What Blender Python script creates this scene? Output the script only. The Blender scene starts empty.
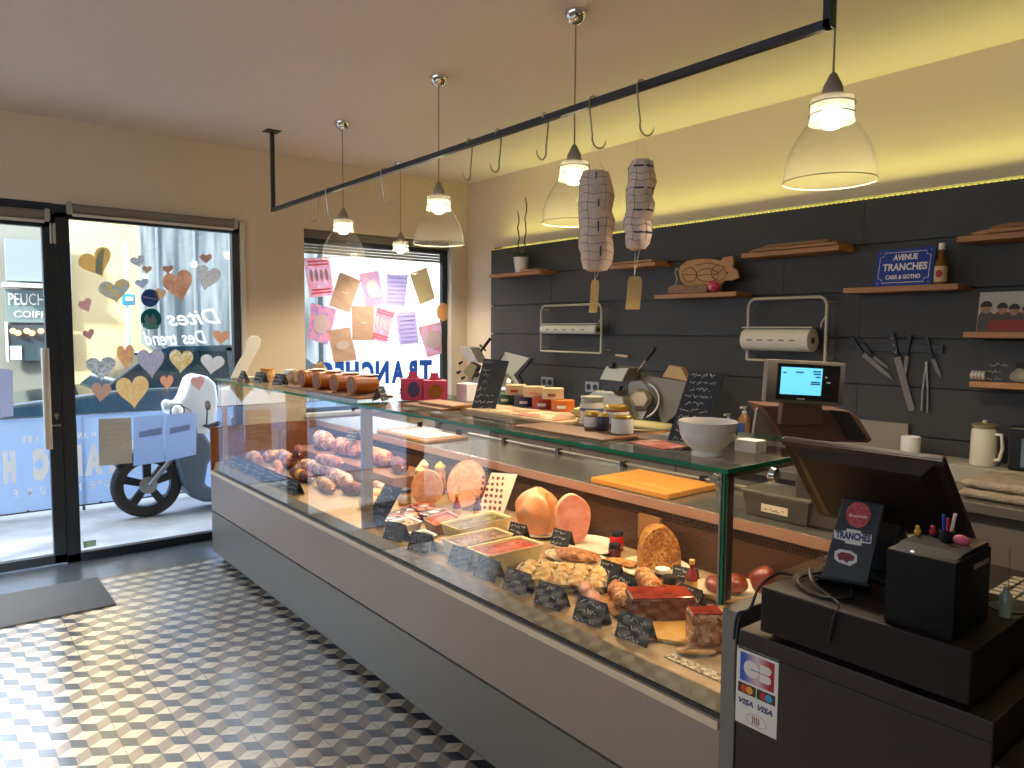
BULB, PEND, LEDW, SUNW, FILLW, SKY, EXPO, CASEW = 15.0, 35.0, 10.0, 6.5, 125.0, 3.3, 0.82, 6.5
import bpy, bmesh, math, random
from mathutils import Vector, Matrix, noise
random.seed(7)
PI = math.pi
C = bpy.context.scene.collection
V = Vector

# ------------------------------------------------------------------ camera (solved from the photo's vanishing points)
FPX, YAW, PIT, ROL, HC = 730.66, 0.678714, -0.0724336, 0.0062746, 1.65
_f = V((math.sin(YAW)*math.cos(PIT), math.cos(YAW)*math.cos(PIT), math.sin(PIT)))
_r0 = V((math.cos(YAW), -math.sin(YAW), 0)); _u0 = _r0.cross(_f)
_r = _r0*math.cos(ROL)+_u0*math.sin(ROL); _u = -_r0*math.sin(ROL)+_u0*math.cos(ROL)
CAM = V((0, 0, HC))

def at(u, v, x=None, y=None, z=None):
    """the point of a real plane of the room (x, y or z fixed) behind a measured place of the photograph"""
    d = _f + _r*((u-512)/FPX) - _u*((v-384)/FPX)
    if x is not None: t = (x-CAM.x)/d.x
    elif y is not None: t = (y-CAM.y)/d.y
    else: t = (z-CAM.z)/d.z
    return CAM + d*t

# ------------------------------------------------------------------ materials
def lin(c):
    if isinstance(c, str):
        c = c.lstrip('#'); c = [int(c[i:i+2], 16)/255 for i in (0, 2, 4)]
    return tuple((v/12.92 if v <= .04045 else ((v+.055)/1.055)**2.4) for v in c[:3]) + (1,)

class NT:
    def __init__(s, name):
        s.m = bpy.data.materials.new(name); s.m.use_nodes = True
        s.t = s.m.node_tree; s.n = s.t.nodes; s.l = s.t.links
        s.b = s.n['Principled BSDF']; s.out = s.n['Material Output']
    def add(s, t, **k):
        n = s.n.new(t)
        for a, b in k.items(): setattr(n, a, b)
        return n
    def link(s, a, b): s.l.new(a, b)
    def math(s, op, a, b=None, clamp=False):
        n = s.add('ShaderNodeMath', operation=op); n.use_clamp = clamp
        for i, q in enumerate((a, b)):
            if q is None: continue
            if isinstance(q, (int, float)): n.inputs[i].default_value = q
            else: s.link(q, n.inputs[i])
        return n.outputs[0]
    def coords(s):
        return s.add('ShaderNodeTexCoord').outputs['Object']

def setb(b, **k):
    names = dict(rough='Roughness', metal='Metallic', spec='Specular IOR Level', trans='Transmission Weight', ior='IOR', alpha='Alpha', coat='Coat Weight', sss='Subsurface Weight', sheen='Sheen Weight')
    for a, v in k.items(): b.inputs[names[a]].default_value = v

MATS = {}
def mat(name, col, rough=.5, metal=0, col2=None, scale=20, bump=0, bscale=60, stretch=None, emis=None, estr=0, contrast=.25, **kw):
    if name in MATS: return MATS[name]
    s = NT(name); b = s.b
    b.inputs['Base Color'].default_value = lin(col); setb(b, rough=rough, metal=metal, **kw)
    vec = None
    if col2 or bump:
        vec = s.coords()
        if stretch:
            mp = s.add('ShaderNodeMapping'); mp.inputs['Scale'].default_value = stretch; s.link(vec, mp.inputs[0]); vec = mp.outputs[0]
    if col2:
        n = s.add('ShaderNodeTexNoise'); n.inputs['Scale'].default_value = scale; n.inputs['Detail'].default_value = 5; s.link(vec, n.inputs['Vector'])
        r = s.add('ShaderNodeValToRGB'); r.color_ramp.elements[0].position = .5-contrast; r.color_ramp.elements[1].position = .5+contrast
        r.color_ramp.elements[0].color = lin(col); r.color_ramp.elements[1].color = lin(col2)
        s.link(n.outputs['Fac'], r.inputs[0]); s.link(r.outputs[0], b.inputs['Base Color'])
    if bump:
        n = s.add('ShaderNodeTexNoise'); n.inputs['Scale'].default_value = bscale; n.inputs['Detail'].default_value = 4; s.link(vec, n.inputs['Vector'])
        bp = s.add('ShaderNodeBump'); bp.inputs['Strength'].default_value = bump; bp.inputs['Distance'].default_value = .01
        s.link(n.outputs['Fac'], bp.inputs['Height']); s.link(bp.outputs[0], b.inputs['Normal'])
    if emis:
        b.inputs['Emission Color'].default_value = lin(emis); b.inputs['Emission Strength'].default_value = estr
    MATS[name] = s.m
    return s.m

def speck(name, cols, scale=60, rough=.4, bump=.3, kind='vor', rnd=1.0, **kw):
    """several colours in cells or blotches: pate, terrine, salads, printed paper"""
    if name in MATS: return MATS[name]
    s = NT(name); b = s.b; setb(b, rough=rough, **kw); vec = s.coords()
    r = s.add('ShaderNodeValToRGB'); r.color_ramp.interpolation = 'CONSTANT' if kind == 'vor' else 'LINEAR'
    e = r.color_ramp.elements
    while len(e) < len(cols): e.new(.5)
    for i, c in enumerate(cols):
        e[i].position = i/len(cols) if kind == 'vor' else .25+.5*i/max(1, len(cols)-1); e[i].color = lin(c)
    if kind == 'vor':
        nz = s.add('ShaderNodeTexNoise'); nz.inputs['Scale'].default_value = scale*1.5; s.link(vec, nz.inputs['Vector'])
        mx = s.add('ShaderNodeMixRGB'); mx.inputs[0].default_value = .03; s.link(vec, mx.inputs[1]); s.link(nz.outputs['Color'], mx.inputs[2])
        v = s.add('ShaderNodeTexVoronoi'); v.inputs['Scale'].default_value = scale; v.inputs['Randomness'].default_value = rnd; s.link(mx.outputs[0], v.inputs['Vector'])
        sp = s.add('ShaderNodeSeparateColor'); s.link(v.outputs['Color'], sp.inputs[0]); fac = sp.outputs[0]; hgt = v.outputs['Distance']
    else:
        v = s.add('ShaderNodeTexNoise'); v.inputs['Scale'].default_value = scale; v.inputs['Detail'].default_value = 6; s.link(vec, v.inputs['Vector']); fac = hgt = v.outputs['Fac']
    s.link(fac, r.inputs[0]); s.link(r.outputs[0], b.inputs['Base Color'])
    if bump:
        bp = s.add('ShaderNodeBump'); bp.inputs['Strength'].default_value = bump; bp.inputs['Distance'].default_value = .006
        s.link(hgt, bp.inputs['Height']); s.link(bp.outputs[0], b.inputs['Normal'])
    MATS[name] = s.m
    return s.m

def thin_glass(name, tint=(1, 1, 1), refl=1.0, rough=.0, haze=None, hz=0):
    if name in MATS: return MATS[name]
    s = NT(name); s.n.remove(s.b)
    # Schlick reflectance of a pane, the same from either side
    g = s.add('ShaderNodeNewGeometry'); dt = s.add('ShaderNodeVectorMath', operation='DOT_PRODUCT'); s.link(g.outputs['Incoming'], dt.inputs[0]); s.link(g.outputs['Normal'], dt.inputs[1])
    c = s.math('SUBTRACT', 1.0, s.math('ABSOLUTE', dt.outputs['Value'])); F = s.math('ADD', s.math('MULTIPLY', s.math('POWER', c, 5), .96), .04)
    k = s.math('DIVIDE', s.math('MULTIPLY', F, refl), s.math('ADD', s.math('MULTIPLY', F, refl*.5), 1.0), clamp=True)
    tr = s.add('ShaderNodeBsdfTransparent'); tr.inputs[0].default_value = (*tint, 1)
    gl = s.add('ShaderNodeBsdfGlossy'); gl.inputs['Roughness'].default_value = rough
    mx = s.add('ShaderNodeMixShader'); s.link(k, mx.inputs[0]); s.link(tr.outputs[0], mx.inputs[1]); s.link(gl.outputs[0], mx.inputs[2])
    last = mx.outputs[0]
    if hz:
        df = s.add('ShaderNodeBsdfTranslucent'); df.inputs[0].default_value = lin(haze)
        d2 = s.add('ShaderNodeBsdfDiffuse'); d2.inputs[0].default_value = lin(haze)
        a = s.add('ShaderNodeMixShader'); a.inputs[0].default_value = .5; s.link(df.outputs[0], a.inputs[1]); s.link(d2.outputs[0], a.inputs[2])
        m2 = s.add('ShaderNodeMixShader'); m2.inputs[0].default_value = hz; s.link(last, m2.inputs[1]); s.link(a.outputs[0], m2.inputs[2]); last = m2.outputs[0]
    s.link(last, s.out.inputs[0])
    MATS[name] = s.m
    return s.m

def paper(name, col, tl=.5, col2=None, scale=30, kind='noise'):
    """thin sheet: daylight shines through it"""
    if name in MATS: return MATS[name]
    s = NT(name); s.n.remove(s.b)
    d = s.add('ShaderNodeBsdfDiffuse'); t = s.add('ShaderNodeBsdfTranslucent'); m = s.add('ShaderNodeMixShader'); m.inputs[0].default_value = tl
    for q in (d, t): q.inputs[0].default_value = lin(col)
    if col2:
        vec = s.coords(); n = s.add('ShaderNodeTexNoise' if kind == 'noise' else 'ShaderNodeTexVoronoi'); n.inputs['Scale'].default_value = scale; s.link(vec, n.inputs['Vector'])
        r = s.add('ShaderNodeValToRGB'); r.color_ramp.elements[0].position = .42 if kind == 'noise' else .25; r.color_ramp.elements[1].position = .55 if kind == 'noise' else .4
        r.color_ramp.elements[0].color = lin(col2); r.color_ramp.elements[1].color = lin(col)
        s.link(n.outputs[0], r.inputs[0])
        for q in (d, t): s.link(r.outputs[0], q.inputs[0])
    s.link(d.outputs[0], m.inputs[1]); s.link(t.outputs[0], m.inputs[2]); s.link(m.outputs[0], s.out.inputs[0])
    MATS[name] = s.m
    return s.m

def wood(name, c1, c2, axis='y', scale=8, rough=.45):
    st = {'x': (.08, 1, 1), 'y': (1, .08, 1), 'z': (1, 1, .08)}[axis]
    return mat(name, c1, rough, col2=c2, scale=scale*6, stretch=st, bump=.08, bscale=90)

# ------------------------------------------------------------------ geometry
WL = {}
class MB:
    def __init__(s): s.bm = bmesh.new()
    def _mat(s, faces, mi):
        for f in faces: f.material_index = mi
    def box(s, x0, x1, y0, y1, z0, z1, mi=0, M=None, bev=0):
        vs = [s.bm.verts.new((x, y, z)) for x in (x0, x1) for y in (y0, y1) for z in (z0, z1)]
        if M is not None:
            for v in vs: v.co = M @ v.co
        fs = [s.bm.faces.new([vs[i] for i in q]) for q in ((0, 1, 3, 2), (4, 6, 7, 5), (0, 4, 5, 1), (2, 3, 7, 6), (0, 2, 6, 4), (1, 5, 7, 3))]
        s._mat(fs, mi)
        if bev:
            es = list({e for f in fs for e in f.edges})
            bmesh.ops.bevel(s.bm, geom=es, offset=bev, segments=2, affect='EDGES', profile=.6)
        return s
    def prism(s, pts, d, mi=0):
        """polygon of 3d points pushed along vector d"""
        d = V(d); a = [s.bm.verts.new(p) for p in pts]; b = [s.bm.verts.new(V(p)+d) for p in pts]; n = len(a)
        fs = [s.bm.faces.new(a), s.bm.faces.new(b[::-1])]
        for i in range(n): fs.append(s.bm.faces.new((a[i], b[i], b[(i+1) % n], a[(i+1) % n])))
        s._mat(fs, mi); return s
    def rings(s, rings, mi=0, cap=True, closed=False):
        R = [[s.bm.verts.new(p) for p in r] for r in rings]; n = len(R[0]); fs = []
        m = len(R)
        for i in range(m if closed else m-1):
            A, B = R[i], R[(i+1) % m]
            for j in range(n): fs.append(s.bm.faces.new((A[j], A[(j+1) % n], B[(j+1) % n], B[j])))
        if cap and not closed:
            fs.append(s.bm.faces.new(R[0][::-1])); fs.append(s.bm.faces.new(R[-1]))
        s._mat(fs, mi); return s
    def lathe(s, prof, c=(0, 0, 0), n=28, mi=0, M=None, cap=True, sx=1, sy=1):
        c = V(c); rs = []
        for r, z in prof:
            ring = []
            for k in range(n):
                a = 2*PI*k/n; p = V((max(r, 1e-4)*math.cos(a)*sx, max(r, 1e-4)*math.sin(a)*sy, z))
                ring.append(c + (M @ p if M is not None else p))
            rs.append(ring)
        return s.rings(rs, mi, cap)
    def cyl(s, p0, p1, r0, r1=None, n=16, mi=0):
        return s.tube([p0, p1], [r0, r0 if r1 is None else r1], n, mi)
    def tube(s, pts, r, n=8, mi=0, closed=False, flat=1.0):
        pts = [V(p) for p in pts]; m = len(pts)
        if not isinstance(r, (list, tuple)): r = [r]*m
        rs = []; prev = None
        for i in range(m):
            if closed: t = pts[(i+1) % m]-pts[i-1]
            elif i == 0: t = pts[1]-pts[0]
            elif i == m-1: t = pts[-1]-pts[-2]
            else: t = (pts[i+1]-pts[i]).normalized()+(pts[i]-pts[i-1]).normalized()
            t = t.normalized() if t.length > 1e-9 else V((0, 0, 1))
            if prev is None:
                a = V((0, 0, 1)) if abs(t.z) < .9 else V((1, 0, 0)); u = t.cross(a).normalized()
            else:
                u = prev-t*prev.dot(t)
                u = u.normalized() if u.length > 1e-6 else t.orthogonal().normalized()
            prev = u; w = t.cross(u)
            rs.append([pts[i]+(u*math.cos(2*PI*k/n)+w*math.sin(2*PI*k/n)*flat)*r[i] for k in range(n)])
        return s.rings(rs, mi, closed=closed)
    def blob(s, c, rad, M=None, n=16, m=10, mi=0, amp=0, fr=8, seed=0, sq=1.0):
        c = V(c); rs = []
        for i in range(m+1):
            ph = -PI/2+PI*i/m; ring = []
            for k in range(n):
                a = 2*PI*k/n
                cs = lambda q: math.copysign(abs(q)**sq, q)
                p = V((cs(math.cos(ph))*cs(math.cos(a))*rad[0], cs(math.cos(ph))*cs(math.sin(a))*rad[1], cs(math.sin(ph))*rad[2]))
                if abs(math.cos(ph)) < 1e-6: p = V((math.cos(a)*rad[0]*.01, math.sin(a)*rad[1]*.01, p.z))
                if amp: p *= 1+amp*noise.noise(p*fr+V((seed, seed*.7, 3)))
                if M is not None: p = M @ p
                ring.append(c+p)
            rs.append(ring)
        return s.rings(rs, mi)
    def build(s, name, m, parent=None, smooth=True, loc=None, bev=0, seg=2, sub=0):
        base = WL.get(parent, V((0, 0, 0))) if parent else V((0, 0, 0))
        org = V(loc) if loc is not None else (base if parent else V((0, 0, 0)))
        bmesh.ops.recalc_face_normals(s.bm, faces=s.bm.faces)
        me = bpy.data.meshes.new(name)
        for v in s.bm.verts: v.co -= org
        s.bm.to_mesh(me); s.bm.free()
        for q in (m if isinstance(m, (list, tuple)) else [m]): me.materials.append(q)
        o = bpy.data.objects.new(name, me); C.objects.link(o)
        if smooth:
            me.shade_smooth()
            md = None
            try: me.set_sharp_from_angle(angle=math.radians(38))
            except Exception: pass
        o.location = org-base
        if parent: o.parent = parent
        WL[o] = org
        if bev:
            b = o.modifiers.new('bevel', 'BEVEL'); b.width = bev; b.segments = seg; b.limit_method = 'ANGLE'; b.angle_limit = math.radians(40)
        if sub:
            b = o.modifiers.new('sub', 'SUBSURF'); b.levels = b.render_levels = sub
        return o

def tag(o, label=None, cat=None, group=None, kind=None):
    if label: o['label'] = label
    if cat: o['category'] = cat
    if group: o['group'] = group
    if kind: o['kind'] = kind
    return o
def thing(name, label, cat, loc=(0, 0, 0), group=None):
    o = bpy.data.objects.new(name, None); C.objects.link(o); o.location = loc; o.empty_display_size = .05
    WL[o] = V(loc); return tag(o, label, cat, group)
def struct(o): o['kind'] = 'structure'; return o
def dup(root, loc, rotz=None, label=None, group=None, scale=None):
    def rec(o, par):
        c = o.copy(); C.objects.link(c)
        if par: c.parent = par
        for ch in list(o.children): rec(ch, c)
        return c
    r = rec(root, None); r.location = loc
    if rotz is not None: r.rotation_euler = (0, 0, rotz)
    if label: r['label'] = label
    if group: r['group'] = group
    if scale: r.scale = (scale,)*3 if isinstance(scale, (int, float)) else scale
    return r
def frame(o, x, y):
    """matrix with origin o, local x along x, local y towards y"""
    x = V(x).normalized(); y = V(y); y = (y-x*y.dot(x)).normalized(); z = x.cross(y)
    M = Matrix((x, y, z)).transposed().to_4x4(); M.translation = V(o); return M
def text(name, s, p0, p1, up, m, parent=None, height=None, depth=.0006, bold=0, shear=0, lift=0):
    """lettering from p0 to p1 (its baseline) growing towards up; mesh"""
    cu = bpy.data.curves.new(name, 'FONT'); cu.body = s; cu.extrude = .01; cu.offset = bold; cu.shear = shear; cu.resolution_u = 3
    to = bpy.data.objects.new('tmp_text', cu); C.objects.link(to)
    dg = bpy.context.evaluated_depsgraph_get(); me = bpy.data.meshes.new_from_object(to.evaluated_get(dg))
    bpy.data.objects.remove(to); bpy.data.curves.remove(cu)
    xs = [v.co.x for v in me.vertices]; ys = [v.co.y for v in me.vertices]
    x0, x1, y1 = min(xs), max(xs), max(ys)
    p0, p1, up = V(p0), V(p1), V(up); W = (p1-p0).length; X = (p1-p0)/W; U = (up-X*up.dot(X)).normalized(); N = X.cross(U)
    sx = W/(x1-x0); sy = sx if height is None else height/(y1 if y1 > .1 else .7)
    base = WL.get(parent, V((0, 0, 0))) if parent else V((0, 0, 0))
    for v in me.vertices:
        v.co = p0+X*((v.co.x-x0)*sx)+U*(v.co.y*sy)+N*(v.co.z/.01*depth/2+lift)-base
    me.name = name; me.materials.clear(); me.materials.append(m)
    o = bpy.data.objects.new(name, me); C.objects.link(o)
    if parent: o.parent = parent
    WL[o] = base
    return o
def scribble(mb, M, w, h, rows=3, amp=.35, r=.0009, seed=0, fill=.85):
    """rows of unreadable chalk handwriting in the x-y plane of M, from the top down"""
    rd = random.Random(seed); lh = h/rows
    for i in range(rows):
        y = h-lh*(i+.6); L = w*fill*rd.uniform(.55, 1); x = (w-L)/2 if rd.random() < .5 else w*.08
        pts = []; n = int(L/(lh*.16))+2; k = 0
        while k < n:
            m = rd.randint(5, 11)
            seg = []
            for j in range(m):
                if k+j >= n: break
                seg.append(M @ V((x+L*(k+j)/n, y+lh*amp*rd.uniform(-.6, .6)*(1.4 if rd.random() < .15 else 1), .0008)))
            if len(seg) > 1: mb.tube(seg, r, n=4)
            k += m+1
    return mb
def text_on(M, s, x0, x1, y, m, name='lettering', parent=None, **k):
    """text in the x-y plane of matrix M"""
    return text(name, s, M @ V((x0, y, 0)), M @ V((x1, y, 0)), M.to_3x3() @ V((0, 1, 0)), m, parent, **k)

# shared materials
M_wall = mat('cream_plaster', '#dccbb2', .85, col2='#d6c4a9', scale=1.5, bump=.04, bscale=120)
M_ceil = mat('ceiling_paint', '#e4d8d0', .9)
M_black = mat('black_plastic', '#17181b', .35)
M_blackm = mat('black_painted_metal', '#22252b', .45)
M_chrome = mat('chrome', '#d8d8d8', .12, 1)
M_steel = mat('brushed_steel', '#b9b5ac', .32, 1, col2='#a5a199', scale=60, stretch=(1, .05, 1))
M_white = mat('white_enamel', '#e9e6de', .3)
M_dkgrey = mat('anthracite_frame', '#1f2730', .4)
M_glass = thin_glass('window_glass', (.97, .985, .98), 1.0)
M_case = thin_glass('case_glass', (.975, .985, .975), 2.4)
M_green = mat('green_glass_edge', '#2c8a63', .1, trans=.3, ior=1.45)
M_slate = mat('chalkboard_black', '#2c2e30', .7, col2='#3a3c3d', scale=30)
M_chalk = mat('chalk', '#cfcfca', .9)
M_oak = wood('oak_board', '#b98a55', '#8f6237', 'y')
M_oakd = wood('dark_oak', '#8e6238', '#6f4526', 'y')
M_amber = wood('amber_board', '#d9973f', '#c27e2c', 'y')
M_cream = mat('cream_ceramic', '#e8dcc0', .25)
M_yellowpan = mat('pale_yellow_pan', '#e6d79a', .35)
M_parch = mat('parchment', '#c9a86d', .8, col2='#b8935a', scale=25)
# ================================================================== ROOM SHELL
YW, XR, ZC = 5.862, 4.16, 3.06           # street wall, wall behind the counter, ceiling
XP = 4.04                                # face of the dark boarding
XL, YB = -2.9, -2.6

def floor_mat(name, c1, c2):
    s = NT(name); setb(s.b, rough=.2, spec=.8, coat=1.0); s.b.inputs['Coat Roughness'].default_value = .27; s.b.inputs['Coat IOR'].default_value = 1.9
    vec = s.coords(); sp = s.add('ShaderNodeSeparateXYZ'); s.link(vec, sp.inputs[0])
    n = s.add('ShaderNodeTexNoise'); n.inputs['Scale'].default_value = 14; n.inputs['Detail'].default_value = 6; s.link(vec, n.inputs['Vector'])
    r = s.add('ShaderNodeValToRGB'); r.color_ramp.elements[0].color = lin(c1); r.color_ramp.elements[1].color = lin(c2)
    r.color_ramp.elements[0].position = .35; r.color_ramp.elements[1].position = .65
    s.link(n.outputs['Fac'], r.inputs[0])
    def seam(o, off, per, w):
        a = s.math('SUBTRACT', o, off); a = s.math('DIVIDE', a, per); a = s.math('ADD', a, 1000.5); a = s.math('FRACT', a); a = s.math('SUBTRACT', a, .5); a = s.math('ABSOLUTE', a)
        return s.math('LESS_THAN', a, w/per)
    k = s.math('MAXIMUM', seam(sp.outputs[0], TX0, TW, .0014), seam(sp.outputs[1], TY0, TH, .0012))
    mx = s.add('ShaderNodeMixRGB'); s.link(k, mx.inputs[0]); s.link(r.outputs[0], mx.inputs[1]); mx.inputs[2].default_value = lin('#2a2824')
    s.link(mx.outputs[0], s.b.inputs['Base Color'])
    n2 = s.add('ShaderNodeTexNoise'); n2.inputs['Scale'].default_value = 9; s.link(vec, n2.inputs['Vector'])
    rr = s.math('MULTIPLY_ADD', n2.outputs['Fac'], .16); s.n[-1].inputs[2].default_value = .12
    s.link(rr, s.b.inputs['Roughness'])
    return s.m
TW, TH, TX0, TY0 = .2145, .2215, .984, 2.977
def make_floor():
    bm = MB(); w, R = TW/2, TH/3
    ms = [floor_mat('tile_light', '#d8cdb6', '#cfc2a8'), floor_mat('tile_taupe', '#8f7f70', '#857565'), floor_mat('tile_dark', '#343a44', '#2b3038'),
          floor_mat('tile_border', '#4a5058', '#3f454d')]
    y1 = 5.36; j0 = int((-2.7-TY0)/(TH/2)); j1 = int((y1-TY0)/(TH/2))
    b = bm.bm
    def quad(ps, mi):
        f = b.faces.new([b.verts.new((x, y, 0)) for x, y in ps]); f.material_index = mi
    j = j0
    while True:
        # row A (j even): centres half a hexagon off the seams, cut by the y seam
        cy = TY0-R/2+j*TH/2
        if cy > y1: break
        off = w/2 if j % 2 == 0 else 0
        i0 = int((XL-TX0)/w)-1; i1 = int((4.2-TX0)/w)+1
        for i in range(i0, i1):
            cx = TX0+off+i*w
            if cx < XL+.05 or cx > 4.15: continue
            if cx > 1.9 and not (cy < 1.2): 
                if cx > 2.0: continue
            c = (cx, cy)
            h = w/2
            quad([c, (cx+h, cy+R/2), (cx, cy+R), (cx-h, cy+R/2)], 0)
            quad([c, (cx-h, cy+R/2), (cx-h, cy-R/2), (cx, cy-R)], 2)
            quad([c, (cx, cy-R), (cx+h, cy-R/2), (cx+h, cy+R/2)], 1)
        j += 1
    for x0, x1, ya, yb in ((XL, 4.16, y1+.02, YW+.2),):
        f = b.faces.new([b.verts.new(p) for p in ((x0, ya, 0.0004), (x1, ya, 0.0004), (x1, yb, 0.0004), (x0, yb, 0.0004))]); f.material_index = 3
    # slab under everything
    vs = bmesh.ops.create_cube(b, size=1)['verts']
    for v in vs: v.co = V((v.co.x*(4.5-XL)+(4.5+XL)/2, v.co.y*(6.06-YB)+(6.06+YB)/2, v.co.z*.1-.0515))
    for f in b.faces:
        if any(v in vs for v in f.verts): f.material_index = 1
    return struct(bm.build('floor', ms, smooth=False))
make_floor()
struct(MB().box(XL-.2, 4.5, YB-.2, 6.06, ZC, ZC+.25).build('ceiling', M_ceil, smooth=False))

# street wall, with the shop front and the second window cut out; upper storeys above keep the pavement in shade
SF0, SF1, SFT = -1.4, 1.975, 2.495          # shop front opening
W0, W1, WB, WT = 2.50, 4.04, .93, 2.49      # second window
b = MB()
b.box(XL-.2, SF0, YW, 6.06, -.1, ZC); b.box(SF0, SF1, YW, 6.06, SFT, ZC); b.box(SF1, W0, YW, 6.06, -.1, ZC)
b.box(W0, W1, YW, 6.06, -.1, WB); b.box(W0, W1, YW, 6.06, WT, ZC); b.box(W1, 4.5, YW, 6.06, -.1, ZC)
struct(b.build('wall_front', M_wall, smooth=False))
struct(MB().box(-6, 9, 5.90, 6.2, ZC+.26, 8.5).build('wall_upper_storey', mat('street_render', '#b9ab98', .9), smooth=False))
# wall behind the counter
struct(MB().box(XR, 4.5, YB, YW, 0, ZC).build('wall_right', M_wall, smooth=False))
# left wall, its unseen high window shaped to cast the sun patch; back wall
LW0, LW1, LWB, LWT = -1.2, 5.2, 1.98, 2.82
b = MB(); b.box(XL-.2, XL, YB, LW0, 0, ZC).box(XL-.2, XL, LW1, YW, 0, ZC).box(XL-.2, XL, LW0, LW1, 0, LWB).box(XL-.2, XL, LW0, LW1, LWT, ZC)
struct(b.build('wall_left', M_wall, smooth=False))
struct(MB().box(XL-.2, 4.5, YB-.2, YB, 0, ZC).build('wall_back', M_wall, smooth=False))
wf = MB()
for y in (LW0, 1.15, 2.85, LW1-.06): wf.box(XL-.12, XL-.06, y, y+.06, LWB, LWT)
wf.box(XL-.12, XL-.06, LW0, LW1, LWB, LWB+.06).box(XL-.12, XL-.06, LW0, LW1, LWT-.06, LWT)
w3 = struct(wf.build('window_3', M_dkgrey, smooth=False))
MB().box(XL-.095, XL-.09, LW0+.05, LW1-.05, LWB+.05, LWT-.05).build('glass', M_glass, w3, smooth=False)

# dark boarding on the counter wall: six wide boards with shadow gaps
def boarding():
    bm = MB(); m = mat('slate_grey_boards', '#353533', .55, col2='#2d2d2a', scale=3, bump=.03, bscale=40)
    zs = [2.374, 2.128, 1.872, 1.62, 1.366, 1.11, .0]
    for a, bb in zip(zs, zs[1:]):
        cuts = [YB+.02, -.6, 1.95, 3.85, 5.322]
        if zs.index(a) % 2: cuts = [YB+.02, .9, 2.42, 4.5, 5.322]
        for c0, c1 in zip(cuts, cuts[1:]): bm.box(XP, XR-.001, c0+.0008, c1-.0008, bb+.007, a, bev=.002)
    bm.box(XP+.02, XR-.001, YB+.02, 5.31, 0.0, 2.37)
    o = bm.build('wall_panelling', m, smooth=False); return struct(o)
boarding()
# LED line on top of the boarding
lg = thing('led_strip', 'glowing yellow LED strip lying along the top edge of the dark boarding', 'light strip', (XP+.02, 2, 2.375))
MB().box(XP+.000, XP+.03, YB+.1, 5.31, 2.3755, 2.377).box(XP+.027, XP+.03, YB+.1, 5.31, 2.377, 2.398).build('channel', mat('dark_profile', '#3a3426', .6), lg, smooth=False)
bm = MB(); y = .2
while y < 5.3: bm.box(XP+.001, XP+.005, y, y+.014, 2.3775, 2.3805); y += .028
bm.build('diodes', mat('led_yellow', '#ffe98a', .5, emis='#d8c040', estr=.7), lg, smooth=False)

# ------------------------------------------------------------------ shop front: door and fixed window
yg = 5.90
gl_x = lambda u, v: at(u, v, y=yg).x
d = struct(MB().box(-.62, .652-.225+.235, 0, 0, 0, 0).build('tmp', M_dkgrey)) if False else None
fr = MB()
# fixed window frame
fr.box(.735, .818, 5.87, 5.93, 0, 2.44).box(1.915, 1.972, 5.87, 5.93, 0, 2.44).box(.735, 1.972, 5.87, 5.93, 0, .062).box(.735, 1.972, 5.87, 5.93, 2.40, 2.49)
w1 = struct(fr.build('window_1', M_dkgrey, smooth=False, bev=.004))
struct(MB().box(.815, 1.92, 5.90, 5.906, .055, 2.41).build('glass', M_glass, w1, smooth=False))
struct(MB().box(1.973, 2.012, 5.85, 5.90, 0, 2.49).box(.72, 2.012, 5.852, 5.875, 2.492, 2.51).build('window_trim', mat('reveal_white', '#cfcabd', .6), w1, smooth=False))
dr = MB()
dr.box(.655, .733, 5.865, 5.925, .012, 2.42).box(-.42, -.34, 5.865, 5.925, .012, 2.42).box(-.42, .733, 5.865, 5.925, .012, .075).box(-.42, .733, 5.865, 5.925, 2.33, 2.42)
d1 = struct(dr.build('door_1', M_dkgrey, smooth=False, bev=.004))
struct(MB().box(-.345, .66, 5.893, 5.899, .07, 2.335).build('glass', M_glass, d1, smooth=False))
h = MB()
for z in (.83+.06, 1.51-.16): h.cyl((.648, 5.865, z), (.648, 5.80, z), .008)
h.tube([(.640, 5.80, .83), (.640, 5.80, 1.515)], .024, n=18)
h.build('pull_handle', mat('satin_handle', '#c9c2b4', .4, .5), d1)
l = MB(); l.cyl((.70, 5.868, 1.05), (.70, 5.855, 1.05), .014).box(.695, .705, 5.857, 5.867, 1.02, 1.05); l.build('lock', M_steel, d1)
l = MB(); l.cyl((.665, 5.86, .985), (.665, 5.835, .985), .007).tube([(.665, 5.835, .985), (.72, 5.83, .985)], .007)
l.build('lever', M_steel, d1)
l = MB(); l.box(.70, .715, 5.845, 5.866, 2.22, 2.36).box(.72, .735, 5.845, 5.866, 2.22, 2.36); l.build('hinge', mat('nickel', '#b9b2a6', .35, .8), d1, smooth=False, bev=.004)
# second fixed pane left of the door (outside the frame) and the dark head of the whole front
b = MB(); b.box(SF0, -.42, 5.87, 5.93, 0, .06).box(SF0, -.42, 5.87, 5.93, 2.33, 2.42).box(SF0, SF0+.06, 5.87, 5.93, 0, 2.42).box(-.5, -.42, 5.87, 5.93, 0, 2.42)
b.box(SF0, .735, 5.87, 5.95, 2.42, 2.495)
w4 = struct(b.build('window_4', M_dkgrey, smooth=False))
MB().box(SF0+.05, -.45, 5.90, 5.906, .05, 2.34).build('glass', M_glass, w4, smooth=False)

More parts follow.
